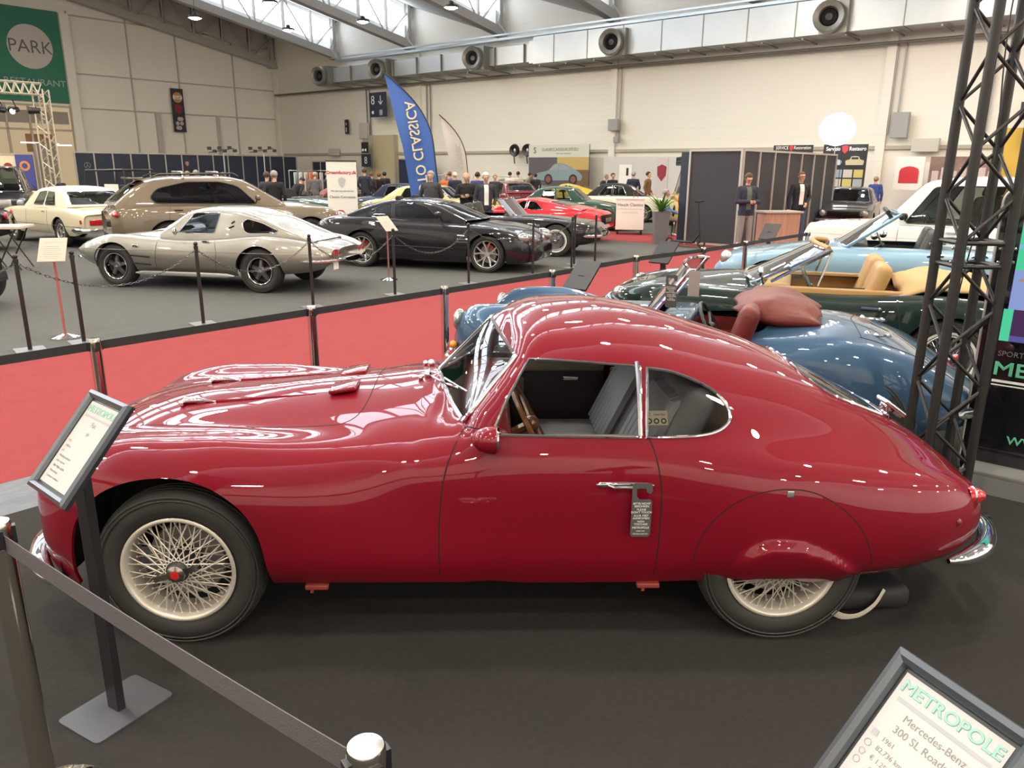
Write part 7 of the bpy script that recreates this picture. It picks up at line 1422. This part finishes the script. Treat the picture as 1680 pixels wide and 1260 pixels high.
# printed car banner on the wall
r, M = sign('printed_banner', 'large printed wall banner with a silver blue rear engined coupe at sunset', Bk(33.1, 27.0, 1.05), 3.9, 2.05, mat('banner_base', (.10, .09, .10), .6), 'banner'); quad(M, 0, 3.9, 1.42, 2.05, 'print', mat('pale_print', (.58, .60, .52), .6), r, .01, .01); quad(M, 1.9, 3.9, .6, 1.42, 'print', mat('sunset_print', (.50, .36, .12), .6), r, .008, .01); quad(M, 2.7, 3.9, .0, .8, 'print', mat('brown_print', (.16, .09, .05), .6), r, .012, .01)
text('CLASSICCARSEUROPE.EU', .22, M @ Matrix.Translation((2.05, 1.80, .02)), mat('grey_green_ink', (.18, .20, .17), .6), 'lettering', r, sx=.95); text('BUY | SELL | CONSIGN', .09, M @ Matrix.Translation((2.3, 1.60, .02)), mat('grey_green_ink', (.18, .20, .17), .6), 'lettering', r); text('S', .42, M @ Matrix.Translation((.42, 1.76, .02)), INK, 'lettering', r)
PB = mat('print_steel_blue', (.22, .30, .34), .5)
MB().prism(bez2([(.40, .26), (.30, .34), (.34, .48), (.60, .62), (1.30, .76), (1.70, 1.06), (2.1, 1.14), (2.6, 1.02), (3.2, .74), (3.5, .52), (3.45, .30), (3.3, .26)], 5), M @ Vector((0, 0, .014)), M.to_3x3() @ Vector((1, 0, 0)), HZ, -HU, .004).build('print', PB, r)
for P in ([(1.46, .80), (1.75, 1.02), (1.98, 1.06), (1.95, .80)], [(2.05, .80), (2.08, 1.06), (2.4, 1.02), (2.75, .84)]): MB().prism(P, M @ Vector((0, 0, .020)), M.to_3x3() @ Vector((1, 0, 0)), HZ, -HU, .003).build('print', mat('print_window', (.30, .33, .35), .4), r)
for cx in (1.35, 2.95): disc(M, cx, .32, .26, 'print', mat('print_tyre', (.02, .02, .02), .6), r, .026); disc(M, cx, .32, .17, 'print', mat('print_hub', (.22, .08, .07), .5), r, .028)
# restoration posters
def tiles(r, M, x0, y0, nx_, ny_, w, h, g):
    for j in range(ny_):
        for i in range(nx_):
            c = [(.30, .32, .34), (.42, .40, .38), (.10, .11, .12), (.45, .38, .12), (.22, .28, .34)][(i*2+j*3) % 5]; quad(M, x0+i*(w+g), x0+i*(w+g)+w, y0+j*(h+g), y0+j*(h+g)+h, 'picture', mat('tile_%d' % ((i*2+j*3) % 5), c, .6), r, .01, .01)
r, M = sign('restoration_poster', 'black poster wall reading Servizio and Restauro with car pictures', Bk(30, 10.45, .2), 1.55, 2.60, BLACK, 'poster'); text('Servizio', .19, M @ Matrix.Translation((.36, 2.44, .02)), WHT, 'lettering', r, bold=.004, sx=.85); text('Restauro', .19, M @ Matrix.Translation((1.22, 2.44, .02)), WHT, 'lettering', r, bold=.004, sx=.85)
sh = [(0, .14), (.11, .10), (.10, -.05), (0, -.15), (-.10, -.05), (-.11, .10)]; MB().prism(sh, M @ Vector((.78, 2.43, .012)), M.to_3x3() @ Vector((1, 0, 0)), HZ, -HU, .006).build('shield', REDP, r); tiles(r, M, .06, .12, 4, 5, .32, .28, .05)
for cx, cm in ((.38, mat('print_light_blue', (.35, .45, .52), .5)), (1.16, mat('print_gold', (.45, .38, .24), .5))): MB().prism(bez2([(-.30, -.10), (-.32, .05), (-.18, .10), (-.12, .20), (.12, .20), (.18, .10), (.32, .05), (.30, -.10)], 3), M @ Vector((cx, 1.98, .012)), M.to_3x3() @ Vector((1, 0, 0)), HZ, -HU, .005).build('picture', cm, r); quad(M, cx-.12, cx+.12, 2.08, 2.15, 'picture', INK, r, .022, .004)
r, M = sign('restoration_board', 'low black poster strip above the booth wall reading Restauration', Bk(30, 12.35, .2), 1.5, 2.60, BLACK, 'poster'); text('DINO ER', .17, M @ Matrix.Translation((.30, 2.50, .02)), WHT, 'lettering', r, sx=.8) if False else text('SERVICE', .17, M @ Matrix.Translation((.34, 2.50, .02)), WHT, 'lettering', r, sx=.8); text('Restoration', .17, M @ Matrix.Translation((1.12, 2.50, .02)), WHT, 'lettering', r, sx=.8); MB().prism([(a*.7, b*.7) for a, b in sh], M @ Vector((.70, 2.49, .012)), M.to_3x3() @ Vector((1, 0, 0)), HZ, -HU, .006).build('shield', REDP, r)
# booth walls at the back: light grey with red crest poster; right poster pair
r, M = sign('booth_wall', 'pale grey exhibition wall behind the people at the ivory convertible', Bk(32.2, 21.6, 0), 6.4, 2.45, mat('pale_grey_panel', (.55, .54, .53), .8), 'wall panel'); quad(M, 2.9, 3.5, .6, 2.4, 'banner', mat('light_banner', (.55, .50, .50), .7), r, .02, .01); MB().prism([(a*2.2, b*2.6) for a, b in sh], M @ Vector((3.2, 1.75, .024)), M.to_3x3() @ Vector((1, 0, 0)), HZ, -HU, .006).build('shield', mat('dark_red_print', (.25, .02, .04), .6), r); quad(M, .9, 1.6, 1.2, 2.1, 'notice', WHITE, r, .02, .01); quad(M, 1.3, 1.42, 1.6, 1.95, 'notice', INK, r, .03, .01)
r, M = sign('crest_poster', 'white poster with a red rounded crest above the white estate bonnet', Bk(32.5, 8.55, 1.2), 1.0, 1.2, WHITE, 'poster'); MB().prism([(-.34, .12), (-.30, .22), (-.15, .29), (0, .31), (.15, .29), (.30, .22), (.34, .12), (.34, -.3), (-.34, -.3)], M @ Vector((.5, .55, .012)), M.to_3x3() @ Vector((1, 0, 0)), HZ, -HU, .006).build('crest', REDP, r)
r, M = sign('interior_poster', 'wide photographic poster of car interiors seen left of and through the truss tower', Bk(32.4, 7.35, 1.35), 2.3, 1.05, mat('poster_brown', (.20, .13, .11), .6, noise=(2.5, .8)), 'poster')
for i in range(7): quad(M, .1+.3*i, .32+.3*i, .15+.1*(i % 3), .55+.12*(i % 2), 'picture', mat('poster_pale', (.50, .42, .40), .6), r, .01, .006)
# metal barriers behind the men
def fence_(label, v0, v1):
    r = empty('crowd_barrier', H(32.6, v0)); tag(r, label, 'barrier', 'metal crowd barriers at the back wall'); L_ = abs(v1-v0); m = MB(); m.tube([(0, 0, .05), (0, 0, 1.5), (0, -L_, 1.5), (0, -L_, .05)], .025, 6)
    for i in range(1, 16): m.tube([(0, -L_*i/16, .1), (0, -L_*i/16, 1.5)], .010, 4)
    o = m.build('barrier_frame', SILVER, r); r.rotation_euler = HROT
fence_('metal crowd barrier left of the printed car banner', 30.6, 27.6); fence_('metal crowd barrier behind the white haired man', 33.9, 30.9)
# navy booth row along the left wall
nr, M = partition('navy_booth_wall', 'long navy exhibition wall in front of the left hall wall', Lf(46.0, 17.6, 0), 14, 1.0, 2.62, NAVYB, fr=.07)
text('✪', .3, M @ Matrix.Translation((.6, 1.9, .02)), GREYP, 'lettering', nr) if False else MB().tube([M @ Vector((.6+.16*math.cos(a), 1.9+.16*math.sin(a), .02)) for a in [i*math.pi/10 for i in range(20)]], .012, 4, closed=True).tube([M @ Vector((.6, 2.06, .02)), M @ Vector((.6, 1.9, .02))], .012, 4).tube([M @ Vector((.6, 1.9, .02)), M @ Vector((.48, 1.80, .02))], .012, 4).tube([M @ Vector((.6, 1.9, .02)), M @ Vector((.72, 1.80, .02))], .012, 4).build('emblem', GREYP, nr)
MB().prism(sh, M @ Vector((6.3, 2.05, .02)), M.to_3x3() @ Vector((1, 0, 0)), HZ, -HV, .006).build('emblem', mat('salmon_print', (.50, .20, .16), .6), nr)
nr, M = partition('navy_booth_wall', 'short navy exhibition wall piece behind the clothes rail', Bk(32.6, 45.6, 0), 4, .9, 2.3, NAVYB, fr=.07)
nr, M = partition('navy_booth_wall', 'navy panel pair right of the blue flag', Bk(32.9, 37.2, 0), 2, 1.5, 2.45, NAVYB, fr=.07)
# clothes rail
cr_ = empty('clothes_rail', at(515, 31)); tag(cr_, 'clothes rail with pale and orange shirts left of the roll up banner', 'clothes rail'); MB().tube([(-.8, 0, .03), (-.8, 0, 1.75), (.8, 0, 1.75), (.8, 0, .03)], .02, 6).build('rail', SILVER, cr_, True)
for i, c in enumerate(((.35, .45, .45), (.55, .56, .55), (.5, .5, .48), (.60, .20, .08), (.55, .18, .08), (.40, .42, .40))): MB().rbox((-.55+.2*i, 0, 1.32), (.05, .42, .72), .02).build('hanging_shirt', cloth('shirt_%d' % i, c), cr_, True)
# banners and glazed restaurant front on the left wall
r, M = sign('restaurant_banner', 'large green banner with a white circle and PARK RESTAURANT lettering', Lf(51.6, 14.0, 5.45), 5.9, 5.0, mat('green_banner', (.035, .20, .135), .7), 'banner'); disc(M, 4.2, 2.95, 1.18, 'circle', mat('pale_circle', (.62, .58, .56), .7), r, .01, 56); text('PARK', .98, M @ Matrix.Translation((4.2, 2.92, .02)), mat('grey_letter', (.14, .15, .15), .7), 'lettering', r, sx=.98); text('RESTAURANT', .48, M @ Matrix.Translation((4.2, 1.05, .02)), mat('pale_letter', (.45, .52, .48), .7), 'lettering', r, sx=1.1)
r, M = sign('oil_banner', 'narrow dark vertical banner with an orange round emblem on the left wall', Lf(51.5, 26.15, 4.1), .82, 2.7, mat('banner_navy', (.03, .03, .05), .6), 'banner'); disc(M, .41, 2.15, .33, 'emblem', mat('orange_print', (.60, .24, .06), .6), r, .01); quad(M, .12, .70, 2.04, 2.26, 'emblem', WHT, r, .02, .005); text('Gulf', .24, M @ Matrix.Translation((.41, 2.14, .025)), mat('blue_ink', (.03, .06, .25), .5), 'lettering', r); MB().prism([(0, .3), (.25, .15), (.2, -.2), (0, -.35), (-.2, -.2), (-.25, .15)], M @ Vector((.41, 1.45, .012)), M.to_3x3() @ Vector((1, 0, 0)), HZ, -HV, .005).build('emblem', mat('dark_red_print', (.25, .02, .04), .6), r)
for i in range(6): disc(M, .25+.12*(i % 3)*1.2, .25+.28*(i//2), .13, 'picture', mat('poster_pale', (.50, .42, .40), .6), r, .012+.002*i)
# wall panel joints on the left wall
m = MB()
for u in (23.8, 20.4, 26.9, 30.9): m.box((u, 51.74, 5.3), (.06, .1, 10.6))
for z in (10.4, 7.2, 5.25): m.box((27.2, 51.74, z), (13.8, .1, .07))
m.box((25.2, 51.66, 3.8), (.30, .25, 2.9)); m.box((29.4, 51.7, 3.8), (.2, .16, 2.9)); struct(hobj(m, 'trim_61', mat('panel_joint', (.52, .49, .44), .8)))
struct(hobj(MB().box((20.15, 51.6, 5.2), (.5, .4, 10.4)), 'trim_62', panel_m))
# restaurant glazing
rg = MB().box((16.4, 51.72, 2.7), (7.0, .1, 5.2)); struct(hobj(rg, 'window_40', emitter('restaurant_interior_light', (.80, .60, .36), 1.1))); m = MB()
for u in (13.5, 15.0, 16.4, 17.6, 18.7, 19.9): m.box((u, 51.6, 2.7), (.12, .12, 5.2))
for z in (5.25, 3.9): m.box((16.6, 51.6, z), (6.8, .12, .12))
struct(hobj(m, 'trim_63', mat('mullion', (.42, .38, .32), .5, .4)))
for i, (u, z) in enumerate(((17.3, 3.15), (18.4, 3.1), (19.1, 3.05))): o = MB().box((0, 0, 0), (.9, .1, .07)).build('strip_lamp', emitter('strip_glow', (1, .92, .75), 4)); o.location = H(u, 51.3, z); o.rotation_euler = HROT; tag(o, ['left', 'middle', 'right'][i]+' glowing strip lamp of three behind the restaurant glazing', 'strip lamp', 'strip lamps in the restaurant')
struct(hobj(MB().box((18.0, 51.62, 3.15), (1.5, .08, 1.0)), 'trim_64', mat('brick_brown', (.26, .13, .07), .8))); struct(hobj(MB().box((16.4, 51.62, 4.6), (6.6, .08, .7)), 'trim_65', mat('soffit_grey', (.34, .31, .27), .8)))
# white truss gate with spotlights
tg_ = mat('pale_truss', (.62, .56, .46), .4, .5)
def latt(m, a, b, w=.35, n=12):
    a, b = Vector(a), Vector(b); d = (b-a).normalized(); s1 = d.cross(Vector((0, 1, 0)) if abs(d.y) < .8 else HZ).normalized()*w/2; s2 = d.cross(s1).normalized()*w/2
    C4 = [s1+s2, s1-s2, -s1-s2, -s1+s2]
    for c in C4: m.tube([a+c, b+c], .032, 5)
    for k in range(n):
        p, q_ = a.lerp(b, k/n), a.lerp(b, (k+1)/n)
        for f in range(4): c, e = C4[f], C4[(f+1) % 4]; (c, e) = (c, e) if k % 2 else (e, c); m.tube([p+c, q_+e], .018, 4)
tgr = empty('truss_gate', (0, 0, 0)); tag(tgr, 'pale lattice truss gate at the left edge under the green banner', 'truss gate'); Dg = 30.0
pA, pB = at(6, 30.5), at(103, 32.0)
hgt = lambda px, py, Y: cam_pos.z + (ray(px, py).z/ray(px, py).y)*Y
zA, zB = hgt(6, 140, 30.5), hgt(95, 140, 32.0)
for nm, a, b, n in (('leg', pA, Vector((pA.x, pA.y, zA)), 14), ('leg', pB, Vector((pB.x, pB.y, zA)), 14), ('crossbeam', Vector((pA.x, pA.y, zA)), Vector((pB.x, pB.y, zA)), 14), ('crossbeam', Vector((pA.x, pA.y, zA)), Vector((pA.x-4, pA.y+1, zA)), 10)):
    m = MB(); latt(m, a, b, .42, n); m.build(nm, tg_, tgr)
for i, t_ in enumerate((.10, .30, .52, .85)):
    p = Vector((pA.x, pA.y, zA)).lerp(Vector((pB.x, pB.y, zA)), t_); o = empty('stage_spotlight', p - Vector((0, 0, .25))); tag(o, ['leftmost black spotlight under the truss gate beam', 'second black spotlight under the truss gate beam', 'lit middle spotlight under the truss gate beam', 'rightmost black spotlight under the truss gate beam'][i], 'spotlight', 'spotlights hanging from the truss gate')
    MB().lathe([(.10, -.22), (.14, .2), (.13, .2), (.09, -.2)], (0, 0, -.55), 'x', 16, R=Matrix.Rotation(.6+i, 3, 'Z')).build('can', BLACK, o, True); MB().tube([(0, 0, -.2), (0, .16, -.45), (0, .16, -.6)], .02, 5).build('bracket', BLACK, o)
    if i == 2: MB().ball((0, -.1, -.62), .10, n=8).build('bulb', emitter('spot_glow', (1, .95, .85), 6), o, True)
# boards under the gate
r, M = sign('club_board', 'cream and brown printed board with an oval emblem by the truss gate', frame_M(at(20, 29.5)+Vector((0, 0, .3)), (1, .15, 0), HZ), .62, 2.0, mat('tan_board', (.42, .34, .26), .7), 'board'); quad(M, .04, .58, 1.1, 1.9, 'print', mat('cream_sticker', (.72, .66, .50), .5), r, .01, .005); disc(M, .31, 1.5, .16, 'emblem', mat('dark_red_print', (.25, .02, .04), .6), r, .02)
r, M = sign('wheel_board', 'blue board with an orange gear wheel emblem left of the white truss leg', frame_M(at(47, 29.5)+Vector((0, 0, .9)), (1, .15, 0), HZ), .60, 1.35, mat('violet_blue', (.05, .06, .28), .6), 'board'); disc(M, .30, .95, .18, 'emblem', mat('orange_print', (.60, .24, .06), .6), r, .01); disc(M, .30, .95, .10, 'emblem', mat('violet_blue', (.05, .06, .28), .6), r, .014)
r, M = sign('service_door', 'tall grey brown panel with pale frame left of the white truss leg', frame_M(at(84, 33)+Vector((0, 0, 0)), (1, .3, 0), HZ), .72, 2.75, mat('brown_grey_panel', (.20, .18, .15), .7), 'panel'); MB().tube([M @ Vector(p) for p in ((0, 0, .02), (0, 2.75, .02), (.72, 2.75, .02), (.72, 0, .02))], .03, 4).build('frame', GREYF, r)
# lamp bars above the navy booths
for i, (px, Y) in enumerate(((380, 38.0), (444, 40.0))):
    z = hgt(px, 247, Y); o = empty('lamp_bar', at(px, Y)); tag(o, ['bar with six small black floodlights above the booth, left one', 'bar with small black floodlights above the booth by the hall corner'][i], 'lamp bar', 'floodlight bars above the navy booths'); MB().tube([(0, 0, .03), (0, 0, z-.15)], .03, 6).build('mast', SILVER, o); MB().tube([(-.7, 0, z-.1), (.5, 0, z+.1)], .02, 5).build('bar', BLACK, o)
    for k in range(6): MB().box((-.65+.24*k, 0, z+.1-.14*(k % 2)+.04*k/6), (.16, .12, .14)).build('floodlight', BLACK, o)
# ------------------------------------------------------------------ tidy
bpy.context.view_layer.update()
